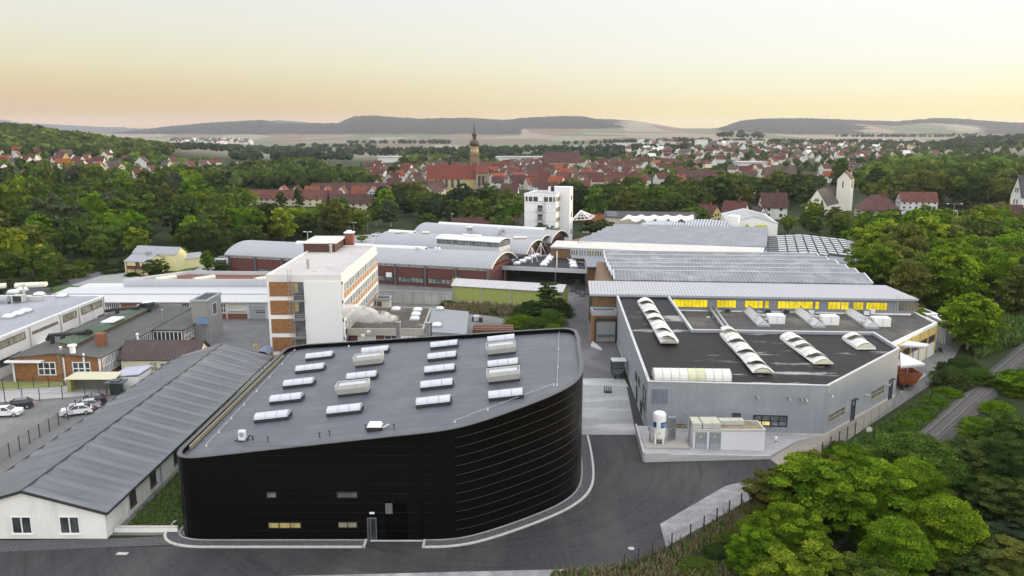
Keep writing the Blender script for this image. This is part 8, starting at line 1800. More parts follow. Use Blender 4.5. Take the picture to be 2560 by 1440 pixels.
for px,yt,Y,w_,col,sh_,lab in[
 (2120,1140,76,330,'bright green','round','largest bright green maple, its crown filling the middle of the lower right corner'),
 (1975,1275,69,215,'bright green','round','bright green maple at the fence, left in front of the largest maple'),
 (2020,1385,62,260,'yellow-green','round','yellow-green feathery treetop cut by the bottom picture edge'),
 (1930,1180,82,130,'olive','round','small olive tree touching the mesh fence left of the largest maple'),
 (2060,1130,84,170,'olive','round','olive-green tree just behind the largest maple, at the fence corner'),
 (2290,1090,85,250,'mid-green','oval','tall dark maple right of and behind the largest maple'),
 (2400,1110,88,190,'dark green','round','dark spreading tree beyond the railway at the right edge'),
 (2530,1095,86,200,'dark green','round','dark tree on the right edge in front of the railway thicket'),
 (2370,1245,70,230,'bright green','oval','mid-green maple low in the right corner'),
 (2245,1300,66,200,'bright green','oval','mid-green maple below the largest maple at the bottom edge'),
 (2480,1290,76,220,'blue-green','round','blue-green bushy tree in the far lower right'),
 (2470,1050,100,120,'bright green','round','bright green maple overhanging the far side of the rails'),
 (2560,925,122,120,'bright green','round','bright green maple at the right edge above the rails'),
 (2520,1035,96,120,'mid-green','round','mid-green maple on the railway bend at the right edge'),
 (2215,1130,88,190,'mid-green','round','mid-green tree squeezed between the largest maple and the rails'),
 (2290,1150,80,190,'bright green','oval','bright green maple right beside the largest maple'),
 (2430,1175,84,210,'mid-green','round','mid-green tree below the dark spreading tree at the right'),
 (2545,1210,78,200,'dark green','round','dark green tree cut by the right edge, halfway down the corner'),
 (2430,1350,68,240,'dark green','round','dark green tree at the bottom edge, second from the right corner'),
 (2560,1370,66,240,'olive','round','olive tree filling the very bottom right corner'),
 (2160,1400,62,230,'mid-green','round','mid-green treetop cut by the bottom edge below the largest maple'),
 (1890,1330,66,130,'bright green','round','small bright green maple leaning over the mesh fence near the bottom edge'),
 (2290,1010,200,1,'mid-green','round',None),
 (2435,735,148,165,'bright green','oval','tall light green birch with white stem behind the storage sheds')]:
 if lab:tp(px,yt,Y,w_,colour=col,shape=sh_,label=lab,birch='birch' in lab,zone=near,lift=.04,jit=.1)
# bushes along the service road verge
for i,(px,py,w_,h,col)in enumerate([(2400,945,8,4.6,'dark green'),(2375,965,7,4.0,'dark green'),(2440,960,7,3.5,'mid-green'),(2372,990,4.5,1.7,'bright green'),(2340,1015,4,1.5,'bright green'),(2300,1045,4,1.4,'bright green'),(2240,1085,3.6,1.2,'mid-green'),(2265,1068,3.4,1.3,'bright green'),(2190,1120,3.4,1.3,'mid-green'),(2320,1030,3.4,1.2,'mid-green'),(2215,1102,3,1.1,'bright green'),(2545,985,6,2.4,'bright green'),(2580,950,6,2.6,'mid-green'),(2490,1030,5,2.2,'bright green'),(2440,1070,5,2,'mid-green'),(2130,1160,3.5,1.6,'bright green'),(2105,1130,4,1.8,'olive'),(1880,1340,4,2.2,'bright green'),(1830,1370,4,2.0,'mid-green'),(1790,1400,4.5,1.8,'dark green'),(1740,1430,4,1.6,'mid-green'),(1900,1300,3.5,2.2,'olive')]):
 g_=G(px,py);tree(g_[0],g_[1],h,w_,col,'bush',zone='along fence and railway',lod=2)
# courtyard pine and shrubs
tp(1372,697,170,100,colour='dark green',shape='pine',label='tall dark pine at the end of the yellow-green shed',zone='court',lift=.12)
for i,(px,py,w_,h,col)in enumerate([(1330,800,9,5.5,'dark green'),(1375,815,8,5.0,'mid-green'),(1300,818,7,3.6,'bright green'),(1395,790,7,5.2,'dark green'),(1345,830,7,3.8,'mid-green'),(1385,838,6,3.0,'bright green'),(1295,780,5,1.6,'olive'),(1180,775,6,1.3,'olive'),(1230,782,6,1.3,'dark green'),(1120,764,4,1.6,'mid-green')]):
 g_=G(px,py);tree(g_[0],g_[1],h,w_,col,'bush',zone='round the courtyard pine',lod=2)
# left: around the yellow house
for px,yt,Y,w_,col,sh_,lab in[(385,646,218,60,'dark green','round','dark round yew in front of the yellow house'),(516,627,232,42,'bright green','oval','slender bright green young tree between the lawn strip and the parked cars'),(552,655,226,44,'dark green','round','dark tree beside the left end of the front barrel-roofed hall'),(122,660,205,42,'dark green','pine','dark fir left of the road behind the big white hall'),(905,587,300,26,'bright green','round','small bright green tree in front of the far car park'),(590,612,250,40,'mid-green','round','mid-green tree behind the left end of the front barrel-roofed hall'),(1215,625,200,1,'mid-green','round',None)]:
 if lab:tp(px,yt,Y,w_,colour=col,shape=sh_,label=lab)
for px,py,w_,h in[(262,676,6,1.6),(290,670,6,1.4),(278,683,5,1.2),(305,680,3.5,1.5),(330,690,4,1.4)]:
 g_=G(px,py);tree(g_[0],g_[1],h,w_,'dark green','bush',zone='hedge left of yellow house',lod=2)
def grove(zone,pts,dx,dy,hr,wr,cols,seed,shapes=('round','round','oval'),lod=None,skip=None,cap=999,lift=.05):
 """trees on a jittered grid inside a ground polygon given as (pixel column, depth)"""
 r=random.Random(seed);poly=[((px-1280)/F/.982*Y,Y)for px,Y in pts];xs=[p[0]for p in poly];ys_=[p[1]for p in poly];y=min(ys_);row=0;n=0
 while y<max(ys_)and n<cap:
  x=min(xs)+(row%2)*dx/2
  while x<max(xs):
   X_,Y_=x+r.uniform(-.3,.3)*dx,y+r.uniform(-.35,.35)*dy
   if inpoly((X_,Y_),poly)and not(skip and skip(X_,Y_)):
    h=r.uniform(*hr);sh_=r.choice(shapes);w_=h*r.uniform(*wr)if sh_ not in('cone','column')else h*.36
    tree(X_,Y_,h,w_,r.choice(cols),sh_,zone=zone,lod=lod,birch=False,lift=lift);n+=1
   x+=dx
  y+=dy;row+=1
 return n
def hedge_row(zone,pts,step,hr,wr,cols,seed):
 r=random.Random(seed)
 for(p0,Y0),(p1,Y1)in zip(pts,pts[1:]):
  a=Vector(((p0-1280)/F/.982*Y0,Y0));b_=Vector(((p1-1280)/F/.982*Y1,Y1));n=max(1,int((b_-a).length/step))
  for i in range(n):q=a.lerp(b_,(i+r.random()*.6)/n);tree(q.x,q.y+r.uniform(-1.5,1.5),r.uniform(*hr),r.uniform(*wr),r.choice(cols),'bush',zone=zone,lod=1)
hedge_row('foot of left wood',[(-60,199),(105,210),(235,241),(420,257),(600,269)],8.5,(3,5.5),(8,11),['mid-green','dark green','olive','dark green'],51)
hedge_row('foot of left wood',[(600,272),(880,300)],9,(3,5),(8,11),['mid-green','dark green'],52)
hedge_row('foot of right wood',[(2132,245),(2150,212),(2232,176),(2400,157),(2520,152)],8,(3,5),(7,9),['dark green','mid-green','bright green'],53)
def nearhouse(X_,Y_,d=9):return any(abs(a-X_)<d and abs(b_-Y_)<d*1.3 for a,b_ in taken)
LW=['dark green','mid-green','dark green','mid-green','mid-green','grey-green','yellow-green','bright green','olive']
grove('front rows of left wood',[(-60,198),(105,209),(235,240),(420,256),(600,268),(880,318),(880,350),(560,300),(300,300),(-60,262)],11.5,16,(9,15),(.8,1.1),['mid-green','olive','dark green','yellow-green','bright green'],21)
grove('middle of left wood',[(-60,264),(300,302),(560,304),(620,330),(610,430),(-60,430)],15,24,(13,21),(.78,1.02),LW,22,shapes=('round','round','oval','willow','round'))
grove('far edge of left wood',[(-60,432),(560,425),(590,440),(590,560),(420,590),(-60,585)],21,34,(13,20),(.8,1.05),LW,23,shapes=('round','round','oval','willow','cone'),skip=nearhouse)
grove('low belt below the terraces',[(610,300),(880,318),(960,320),(960,352),(610,352)],12,15,(8,12),(.9,1.15),['mid-green','dark green','yellow-green','bright green','olive'],34)
grove('below the steeple church',[(960,372),(1200,330),(1290,318),(1290,430),(1080,445),(960,425)],14,24,(10,16),(.8,1.05),['dark green','mid-green','olive','blue-green'],24,shapes=('round','round','oval'),skip=nearhouse)
grove('right of the white tower block',[(1440,332),(1530,330),(1760,356),(1760,480),(1450,470),(1400,430)],15,22,(12,18),(.8,1.1),['dark green','mid-green','dark green','blue-green','olive'],25,skip=lambda a,b_:nearhouse(a,b_,10))
grove('between tower block and cream church',[(1760,400),(2010,410),(2010,510),(1760,520)],17,26,(13,19),(.8,1.1),['dark green','mid-green','dark green','olive'],26,skip=nearhouse)
grove('wood on the right bank',[(2125,215),(2215,178),(2400,158),(2640,172),(2640,300),(2400,290),(2300,282),(2180,282)],10.5,15,(11,16.5),(.85,1.15),['bright green','yellow-green','mid-green','bright green','olive','mid-green'],27,skip=None)
grove('on the lawns round the cream church',[(1960,315),(2150,290),(2290,296),(2640,310),(2640,352),(2300,345),(2180,352),(1960,365)],12,17,(7,11.5),(.85,1.15),['mid-green','olive','dark green','yellow-green'],28,skip=nearhouse)
grove('right of the cream church',[(2140,430),(2400,430),(2640,360),(2640,560),(2150,560)],19,30,(15,23),(.8,1.05),['dark green','olive','dark green','mid-green','olive'],29,skip=nearhouse)
for px,yt,Y,w_,col,sh_,lab in[(1412,566,282,30,'rust-brown','round',None),(1352,557,284,28,'dark green','round','small dark tree at the foot of the white tower block'),(1248,552,288,40,'dark green','round','dark small tree in front of the white hip-roofed house'),(1375,562,282,40,'dark green','round','low purple-dark tree under the front of the white tower block'),
 (1258,535,295,70,'mid-green','round','round mid-green tree left of the white hip-roofed house'),(1068,530,320,60,'mid-green','oval','pointed mid-green tree below the yellow nave of the steeple church'),(1165,540,312,50,'rust-brown','round','rust-brown autumn tree in front of the long house by the halls'),(962,470,385,60,'bright green','oval','tall light green tree at the right end of the terraces'),(975,500,350,55,'grey-green','oval','pale birch with visible white stem right of the terraces'),(938,500,352,50,'mid-green','oval','mid-green birch with white stem left of the pale birch'),
 (745,465,430,26,'dark green','column','dark columnar tree between the red terraces, right one'),(700,478,430,30,'dark green','column','dark broad cypress between the red terraces, left one'),(820,480,400,24,'grey-green','cone','grey-blue spruce in front of the near terraces'),(903,405,640,16,'dark green','cone','dark pointed spruce on the field edge above the terraces'),(985,403,660,20,'dark green','cone','pointed spruce left of the steeple church'),(550,505,385,40,'rust-brown','oval','bare grey-brown tree in the left wood'),(165,400,700,30,'lemon-yellow','round','lemon-yellow tree on the left hillside'),
 (610,470,420,70,'bright green','round','rounded light green tree at the left end of the red terraces'),(2055,500,380,34,'dark green','cone','dark spruce right in front of the cream church gable'),(2105,395,520,50,'dark green','oval','tall dark poplar group rising behind the cream church tower'),(1730,515,335,90,'mid-green','round','big mid-green tree right above the white tent canopy'),(1495,545,305,90,'dark green','round','dark green tree between the steel pyramid and the tent canopy'),(2090,515,380,50,'dark green','pine','dark pine at the foot of the cream church tower'),(1905,480,470,60,'grey-green','oval','pale-stemmed birch behind the big dark-red-roofed house'),(2370,520,330,60,'bright green','round','bright green tree left of the right-edge street lamp'),(2320,430,460,150,'olive','round','huge round olive tree standing highest right of the cream church')]:
 if lab:tp(px,yt,Y,w_,colour=col,shape=sh_,label=lab,birch='birch' in lab)
# ---------------------------------------------------------------- far woods and countless trees as masses
def mass(name,label,pts_xyhw,colour,lod_leaf=14,seed=1,jit=.25):
 """many far trees in one mesh: each a clump of leaf faces with a core"""
 g=np.random.default_rng(seed);n=len(pts_xyhw);A_=np.array(pts_xyhw)
 m_=lod_leaf;d=g.normal(size=(n,m_,3));d/=np.linalg.norm(d,axis=2)[:,:,None];d[...,2]=np.abs(d[...,2])*1.0-.15
 r_=g.uniform(.75,1.05,(n,m_));c=d*r_[...,None];P_=np.stack([A_[:,None,0]+c[...,0]*A_[:,None,4]/2,A_[:,None,1]+c[...,1]*A_[:,None,4]/2,A_[:,None,2]+A_[:,None,3]*(.5+c[...,2]*.5)],-1).reshape(-1,3)
 s=(np.repeat(A_[:,4],m_)*g.uniform(.13,.24,n*m_))[:,None];Nn=d.reshape(-1,3)+g.normal(size=(n*m_,3))*.4;Nn/=np.linalg.norm(Nn,axis=1)[:,None];T=np.cross(Nn,g.normal(size=(n*m_,3)));T/=np.linalg.norm(T,axis=1)[:,None];B_=np.cross(Nn,T)
 v=np.stack([P_-T*s-B_*s*.7,P_+T*s*.4-B_*s,P_+T*s+B_*s*.5,P_-T*s*.4+B_*s],1).reshape(-1,3)
 # cores: squashed octahedra
 oc=np.array([(1,0,0),(0,1,0),(-1,0,0),(0,-1,0),(0,0,1),(0,0,-1)],float)*np.array([.42,.42,.44]);ov=np.stack([A_[:,None,0]+oc[None,:,0]*A_[:,None,4],A_[:,None,1]+oc[None,:,1]*A_[:,None,4],A_[:,None,2]+A_[:,None,3]*(.46+oc[None,:,2])],-1).reshape(-1,3)
 of=np.array([(0,1,4),(1,2,4),(2,3,4),(3,0,4),(1,0,5),(2,1,5),(3,2,5),(0,3,5)]);cf=(of[None]+np.arange(n)[:,None,None]*6).reshape(-1,3)+len(v)
 allv=np.concatenate([v,ov]);me=bpy.data.meshes.new(name);me.vertices.add(len(allv));me.vertices.foreach_set('co',allv.astype(np.float32).ravel());nq=len(v)//4
 lp=np.concatenate([np.arange(4*nq),cf.ravel()]);ls=np.concatenate([np.arange(nq)*4,4*nq+np.arange(len(cf))*3]);me.loops.add(len(lp));me.loops.foreach_set('vertex_index',lp.astype(np.int32));me.polygons.add(len(ls));me.polygons.foreach_set('loop_start',ls.astype(np.int32));me.update(calc_edges=True);at=me.attributes.new('tone','FLOAT','POINT');tn=np.clip(g.normal(.42,.22,n),0,1);at.data.foreach_set('value',np.concatenate([np.repeat(tn,m_*4),np.repeat(tn*.6,6)]).astype(np.float32));me.materials.append(M_leafmass)
 o=bpy.data.objects.new(name,me);C.collection.objects.link(o);o.color=(*GREENS[colour],1);tag(o,label,kind='stuff');return o
M_leafmass=objcol('foliage_far','leaf')
for n_ in M_leafmass.node_tree.nodes:
 if n_.type=='TEX_NOISE':n_.inputs['Scale'].default_value*=.12
def scatter(pts,n,hr,wr,seed,skip=None):
 r=random.Random(seed);poly=[((px-1280)/F/.982*Y,Y)for px,Y in pts];xs=[p[0]for p in poly];ys_=[p[1]for p in poly];out=[];k=0
 while len(out)<n and k<n*40:
  k+=1;x,y=r.uniform(min(xs),max(xs)),r.uniform(min(ys_),max(ys_))
  if inpoly((x,y),poly)and not(skip and skip(x,y)):h=r.uniform(*hr);out.append((x,y,hgt(x,y)-1,h,h*r.uniform(*wr)))
 return out
mass('hill_wood','dense mixed forest covering the wooded hill on the left',scatter([(-120,880),(60,880),(250,900),(380,1000),(455,1090),(460,1200),(300,1240),(0,1290),(-150,1300)],1500,(10,16),(.75,1.0),31),'dark green',16)
mass('hill_wood','lighter oak and pine crowns sprinkled through the wooded hill on the left',scatter([(-120,880),(60,890),(250,900),(380,1000),(455,1090),(460,1200),(300,1240),(0,1290),(-150,1300)],520,(11,17),(.7,.95),32),'olive',16,seed=2)
sk=lambda a,b_:nearhouse(a,b_,12)
mass('town_trees','garden trees between the hillside houses on the left',scatter([(-100,600),(640,600),(640,900),(400,1000),(-100,880)],190,(6,12),(.8,1.1),33,sk),'mid-green',26,seed=3)
mass('town_trees','band of dark trees from the left hillside to the steeple',scatter([(480,590),(940,560),(1060,640),(1060,900),(700,900),(480,760)],260,(9,17),(.8,1.1),34,lambda a,b_:sk(a,b_)or(820/F-1280/F)*b_/.982<a<(1020-1280)/F/.982*b_ and b_>700),'dark green',26,seed=4)
mass('town_trees','trees between the old-town houses and beyond them',scatter([(1000,800),(1560,560),(1800,620),(1700,1100),(1000,1400)],190,(6,12),(.8,1.1),35,sk),'mid-green',22,seed=5)
mass('town_trees','garden trees of the suburb right of the old town',scatter([(1500,520),(2120,560),(2560,640),(2640,1300),(2380,2000),(1700,2000),(1500,1000)],640,(7,13),(.8,1.15),36,sk),'dark green',20,seed=6)
mass('town_trees','wood in the haze beyond the cream church',scatter([(2120,560),(2680,560),(2680,900),(2200,900)],260,(12,20),(.8,1.1),37,sk),'mid-green',24,seed=7)
mass('side_wood','wood going on beyond the left edge of the picture',scatter([(-900,200),(-70,200),(-70,880),(-900,880)],520,(12,19),(.85,1.1),61),'mid-green',60,seed=11)
mass('side_wood','wooded hill going on beyond the left edge of the picture',scatter([(-900,880),(-110,880),(-130,1300),(-900,1300)],900,(10,16),(.8,1.0),62),'dark green',16,seed=12)
mass('side_wood','trees going on beyond the right edge of the picture',scatter([(2860,75),(3600,75),(3600,900),(2700,900),(2720,200)],640,(9,15),(.9,1.2),63),'mid-green',60,seed=13)
hed=[]
for(p0,Y0,p1,Y1,n,h)in[(450,1350,640,1500,40,11),(480,1600,1000,1500,100,12),(640,1900,1180,1750,110,12),(1000,1450,1300,1500,90,13),(1200,1700,1700,1650,120,13),(760,2500,960,2300,50,12),(880,3100,1130,2700,60,14),(1400,2300,1700,2300,60,12),(460,2500,620,2300,50,12),(560,2000,760,2100,60,12),(1700,2100,2160,2200,150,14),(2120,2000,2380,1900,110,15),(2300,1700,2640,1500,120,14),(2340,2300,2640,2000,120,16),(1780,2900,1885,2900,26,22),(2060,3600,2400,3500,80,14),(1130,1150,1300,1180,60,11),(600,1150,900,1250,90,12),(1330,1250,1560,1300,90,12)]:
 r=random.Random(int(p0+Y0))
 for i in range(n):t=r.random();px=p0+(p1-p0)*t+r.uniform(-4,4);Y=Y0+(Y1-Y0)*t+r.uniform(-45,45);x=(px-1280)/F/.982*Y;hh=h*r.uniform(.7,1.2);hed.append((x,Y,hgt(x,Y)-1,hh,hh*r.uniform(.8,1.3)))
mass('field_hedges','far hedges and tree rows between the fields',hed,'blue-green',16,seed=9)
# low vegetation strips as stuff
def tufts(name,label,poly,n,h,seed,m,w_=.05,zf=None):
 g=np.random.default_rng(seed);xs=[p[0]for p in poly];ys_=[p[1]for p in poly];P_=[]
 while len(P_)<n:
  x,y=g.uniform(min(xs),max(xs)),g.uniform(min(ys_),max(ys_))
  if inpoly((x,y),poly):P_.append((x,y))
 P_=np.array(P_);k=5;P2=np.repeat(P_,k,0)+g.normal(size=(n*k,2))*.12;a=g.uniform(0,6.28,n*k);hh=h*g.uniform(.4,1.3,n*k)*np.repeat(g.uniform(.5,1.3,n),k);ln=g.normal(size=(n*k,2))*.3*hh[:,None]
 z=np.zeros(n*k);dx,dy=np.cos(a)*w_,np.sin(a)*w_
 v=np.stack([np.stack([P2[:,0]-dx,P2[:,1]-dy,z],1),np.stack([P2[:,0]+dx,P2[:,1]+dy,z],1),np.stack([P2[:,0]+ln[:,0]+dx*.5,P2[:,1]+ln[:,1]+dy*.5,hh],1),np.stack([P2[:,0]+ln[:,0]-dx,P2[:,1]+ln[:,1]-dy,hh*.9],1)],1).reshape(-1,3)
 me=bpy.data.meshes.new(name);me.from_pydata(v.tolist(),[],np.arange(len(v)).reshape(-1,4).tolist());me.materials.append(m);me.update();o=bpy.data.objects.new(name,me);C.collection.objects.link(o);tag(o,label,kind='stuff');return o
def leafm(name,c,c2):
 m,nt,b=base_nodes(name);ge=N(nt,'ShaderNodeNewGeometry');r=ramp(nt,[(0,c),(.6,c2),(1,tuple(x*1.5 for x in c))],ge.outputs['Random Per Island']);L(nt,r.outputs[0],b.inputs['Base Color']);b.inputs['Roughness'].default_value=.9;return m
M_dry=leafm('dry_grass',(.13,.10,.05),(.20,.15,.09));M_weed=leafm('weeds',(.05,.10,.014),(.09,.15,.025))
vp=[G2(1380,1436),G2(1545,1424),G2(1600,1405),G2(1725,1350),G2(1870,1262),G2(1985,1190),G2(2145,1103),G2(2375,955),G2(2430,960),G2(2300,1080),G2(2120,1240),G2(1900,1420),G2(1780,1560),G2(1380,1560)]
tufts('dry_grass_verge','dry brown grass along the foot of the mesh fence',[p for p in vp[:6]]+[G2(2080,1240),G2(1900,1420),G2(1780,1560),G2(1380,1560)],4200,.7,41,M_dry);tufts('weed_verge','green weeds along the mesh fence and railway',vp,9000,.5,42,M_weed,.09)
tufts('weed_verge','rough grass in the strip between white shed and black hall',[(-41,77.5),(-35,77.5),(-35,110),(-41,110)],2600,.22,43,M_weed,.05)
tufts('weed_verge','weeds on the bank below the yellow-green shed',[G2(1105,760),G2(1420,772),G2(1400,800),G2(1120,782)],1500,.9,44,M_dry,.1)
tufts('weed_verge','undergrowth under the trees of the right bank',[G2(2150,640),G2(2210,700),G2(2330,740),G2(2480,780),G2(2560,800),G2(2560,860),G2(2440,900),G2(2410,820),G2(2260,740),G2(2190,712),G2(2130,652)],3500,1.3,45,M_weed,.2)
# ================================================================ fences, lamps, cars
def fence(name,pts,h,label,step=2.5,bars=6,post=.045,m=None,mesh=True,posts=None):
 m=m or M_darksteel;o=thing(name,(*pts[0],0),label,'fence')
 for a,b2 in zip(pts,pts[1:]):
  a,b2=Vector(a),Vector(b2);l=(b2-a).length;n_=max(1,round(l/step))
  for i in range(n_+1):
   if i==n_ and b2!=Vector(pts[-1]):continue
   p=a.lerp(b2,i/n_);mb=MB();mb.box(p.x-post,p.x+post,p.y-post,p.y+post,0,h+.1);mb.build('post',m,o)
  for k in range(bars):mb=None
  mb=MB()
  for k in range(bars):z=.15+(h-.2)*k/(bars-1);mb.beam((a.x,a.y,z),(b2.x,b2.y,z),.022,.022)
  mb.build('mesh_panel',m,o)
 return o
fl_=[G2(x,y)for x,y in((1560,1432),(1630,1402),(1725,1355),(1985,1190),(2075,1127),(2137,1088))]
fence('mesh_fence',fl_,1.9,'dark mesh fence on black posts between asphalt and the railway verge, lower right',2.45,9,post=.055)
fence('wire_fence',[G2(2137,1088),G2(2250,1010),G2(2366,940)],1.8,'fine silvery wire fence continuing along the service road to the bushes',3.2,8,post=.03,m=M_steel)
o=thing('satellite_dish',(*G2(2173,1075),0),'round pale disc sign on the wire fence','disc');c=D(2173,1074,G2(2173,1085)[1]);mb=MB();mb.lathe((0,0,0),[(.42,0),(.42,.04)],18);mb.v=[(c[0]+x,c[1]-z,c[2]+y)for x,y,z in mb.v];mb.build('disc',M_archtrim,o);mb=MB();mb.box(c[0]-.03,c[0]+.03,c[1]+.01,c[1]+.06,0,c[2]);mb.build('post',M_steel,o)
fence('mesh_fence',[G2(x,y)for x,y in((-30,1180),(75,1110),(212,1024),(268,990))],1.9,'dark mesh fence between car park and the long white shed',2.4,11)
fence('mesh_fence',[G2(-30,1012),G2(100,1003),G2(268,985)],2.1,'dark mesh fence along the far side of the left car park',2.7,8)
fence('mesh_fence',[G2(-30,980),G2(160,965),G2(300,952)],1.9,'second dark mesh fence in front of the brick workshop',2.4,7)
# pale wall strip between the fences
struct('concrete_apron',drape(ccw([G2(-30,976),G2(300,958),G2(300,984),G2(-30,1008)]),.025),mat('apron_pale',(.40,.40,.39),.9,.15,.25,stretch=(.3,2,1)))
c=G(290,988);o=thing('ticket_kiosk',c,'small dark green cabinet with wide flat roof beside the long shed','cabinet');mb=MB();mb.box(c[0]-.9,c[0]+.7,c[1],c[1]+1.2,0,2.0);mb.build('body',mat('cabinet_green',(.025,.04,.035),.5),o);mb=MB();mb.box(c[0]-1.6,c[0]+1.3,c[1]-.5,c[1]+1.7,2.0,2.15);mb.box(c[0]-.8,c[0]+.6,c[1],c[1]+1.2,2.15,2.35);mb.build('roof',mat('cabinet_roof',(.06,.075,.08),.5),o)
# street lamps
def lamp(px,py,top,Y=None,label='',double=False,m=None,arm=1.6):
 c=G(px,py)if Y is None else D(px,py,Y);c=(c[0],c[1],hgt(c[0],c[1]));zt=D(px,top,c[1])[2]
 o=thing('street_lamp',c,label,'street lamp',None);mb=MB();mb.tube([c,(c[0],c[1],zt)],[.12,.07],6);mb.build('pole',m or M_steel,o)
 for s_ in((-1,1)if double else(1,)):
  mb=MB();mb.tube([(c[0],c[1],zt-.1),(c[0]+s_*arm*.5,c[1],zt+.15),(c[0]+s_*arm,c[1],zt+.1)],.05,5);mb.build('arm',m or M_steel,o);mb=MB();mb.hexa([(c[0]+s_*arm-.4,c[1]-.2,zt),(c[0]+s_*arm+.5,c[1]-.2,zt),(c[0]+s_*arm+.5,c[1]+.2,zt),(c[0]+s_*arm-.4,c[1]+.2,zt)],[(c[0]+s_*arm-.3,c[1]-.12,zt+.16),(c[0]+s_*arm+.4,c[1]-.12,zt+.16),(c[0]+s_*arm+.4,c[1]+.12,zt+.16),(c[0]+s_*arm-.3,c[1]+.12,zt+.16)]);mb.build('lamp_head',M_white,o)
 return o
lamp(25,705,668,None,'bent street lamp at the left picture edge above the big white hall',arm=-1.8)
lamp(770,612,580,262,'white twin-headed lamp behind the office block roof',double=True,arm=1.0,m=M_white)
lamp(885,592,557,None,'twin-headed lamp at the far car park',double=True,arm=.7)
lamp(919,578,540,None,'tall plain lamp right of the twin-headed one at the far car park',arm=.3)
lamp(1130,566,535,330,'tall lamp in front of the trees left of the rust-brown tree',arm=.3)
lamp(1180,572,545,325,'thin lamp right of the rust-brown tree',arm=.3)
lamp(2380,570,510,300,'tall Y-shaped double lamp at the road junction on the right',double=True,arm=2.6)
lamp(2429,590,556,262,'lamp with white head rising out of the right wood',arm=-1.0,m=M_white)
lamp(2327,545,512,320,'twin-headed white lamp left of the Y-shaped one',double=True,arm=.9,m=M_white)
lamp(2392,545,527,318,'short white lamp right of the Y-shaped one',arm=-.8,m=M_white)
lamp(165,650,625,262,'street lamp head showing among the trees of the left wood',arm=.9)
c=D(1290,852,130);o=None
# yard floodlight in front of office block
c=D(915,850,136);o=thing('yard_lamp',(c[0],136,0),'white twin yard floodlight in front of the low workshop','floodlight');zt=D(915,832,136)[2];mb=MB();mb.tube([(c[0],136,0),(c[0],136,zt)],.07,6);mb.build('pole',M_steel,o)
for s_ in(-1,1):mb=MB();mb.box(c[0]+s_*.5-.3,c[0]+s_*.5+.3,135.8,136.2,zt-.3+s_*.35,zt+.05+s_*.35);mb.build('lamp_head',M_white,o)
o=thing('yellow_road_sign',G(2108,596),'round yellow sign among the bushes right of the rooflight building','road sign');c=G(2108,596);z=D(2108,586,c[1])[2];mb=MB();mb.lathe((0,0,0),[(.9,0),(.9,.06)],14);mb.v=[(c[0]+x,c[1]-z_,z+y*1.3)for x,y,z_ in mb.v];mb.build('sign_plate',MATS['sign_lime'],o);mb=MB();mb.tube([c,(c[0],c[1],z)],.08,6);mb.build('post',M_steel,o)
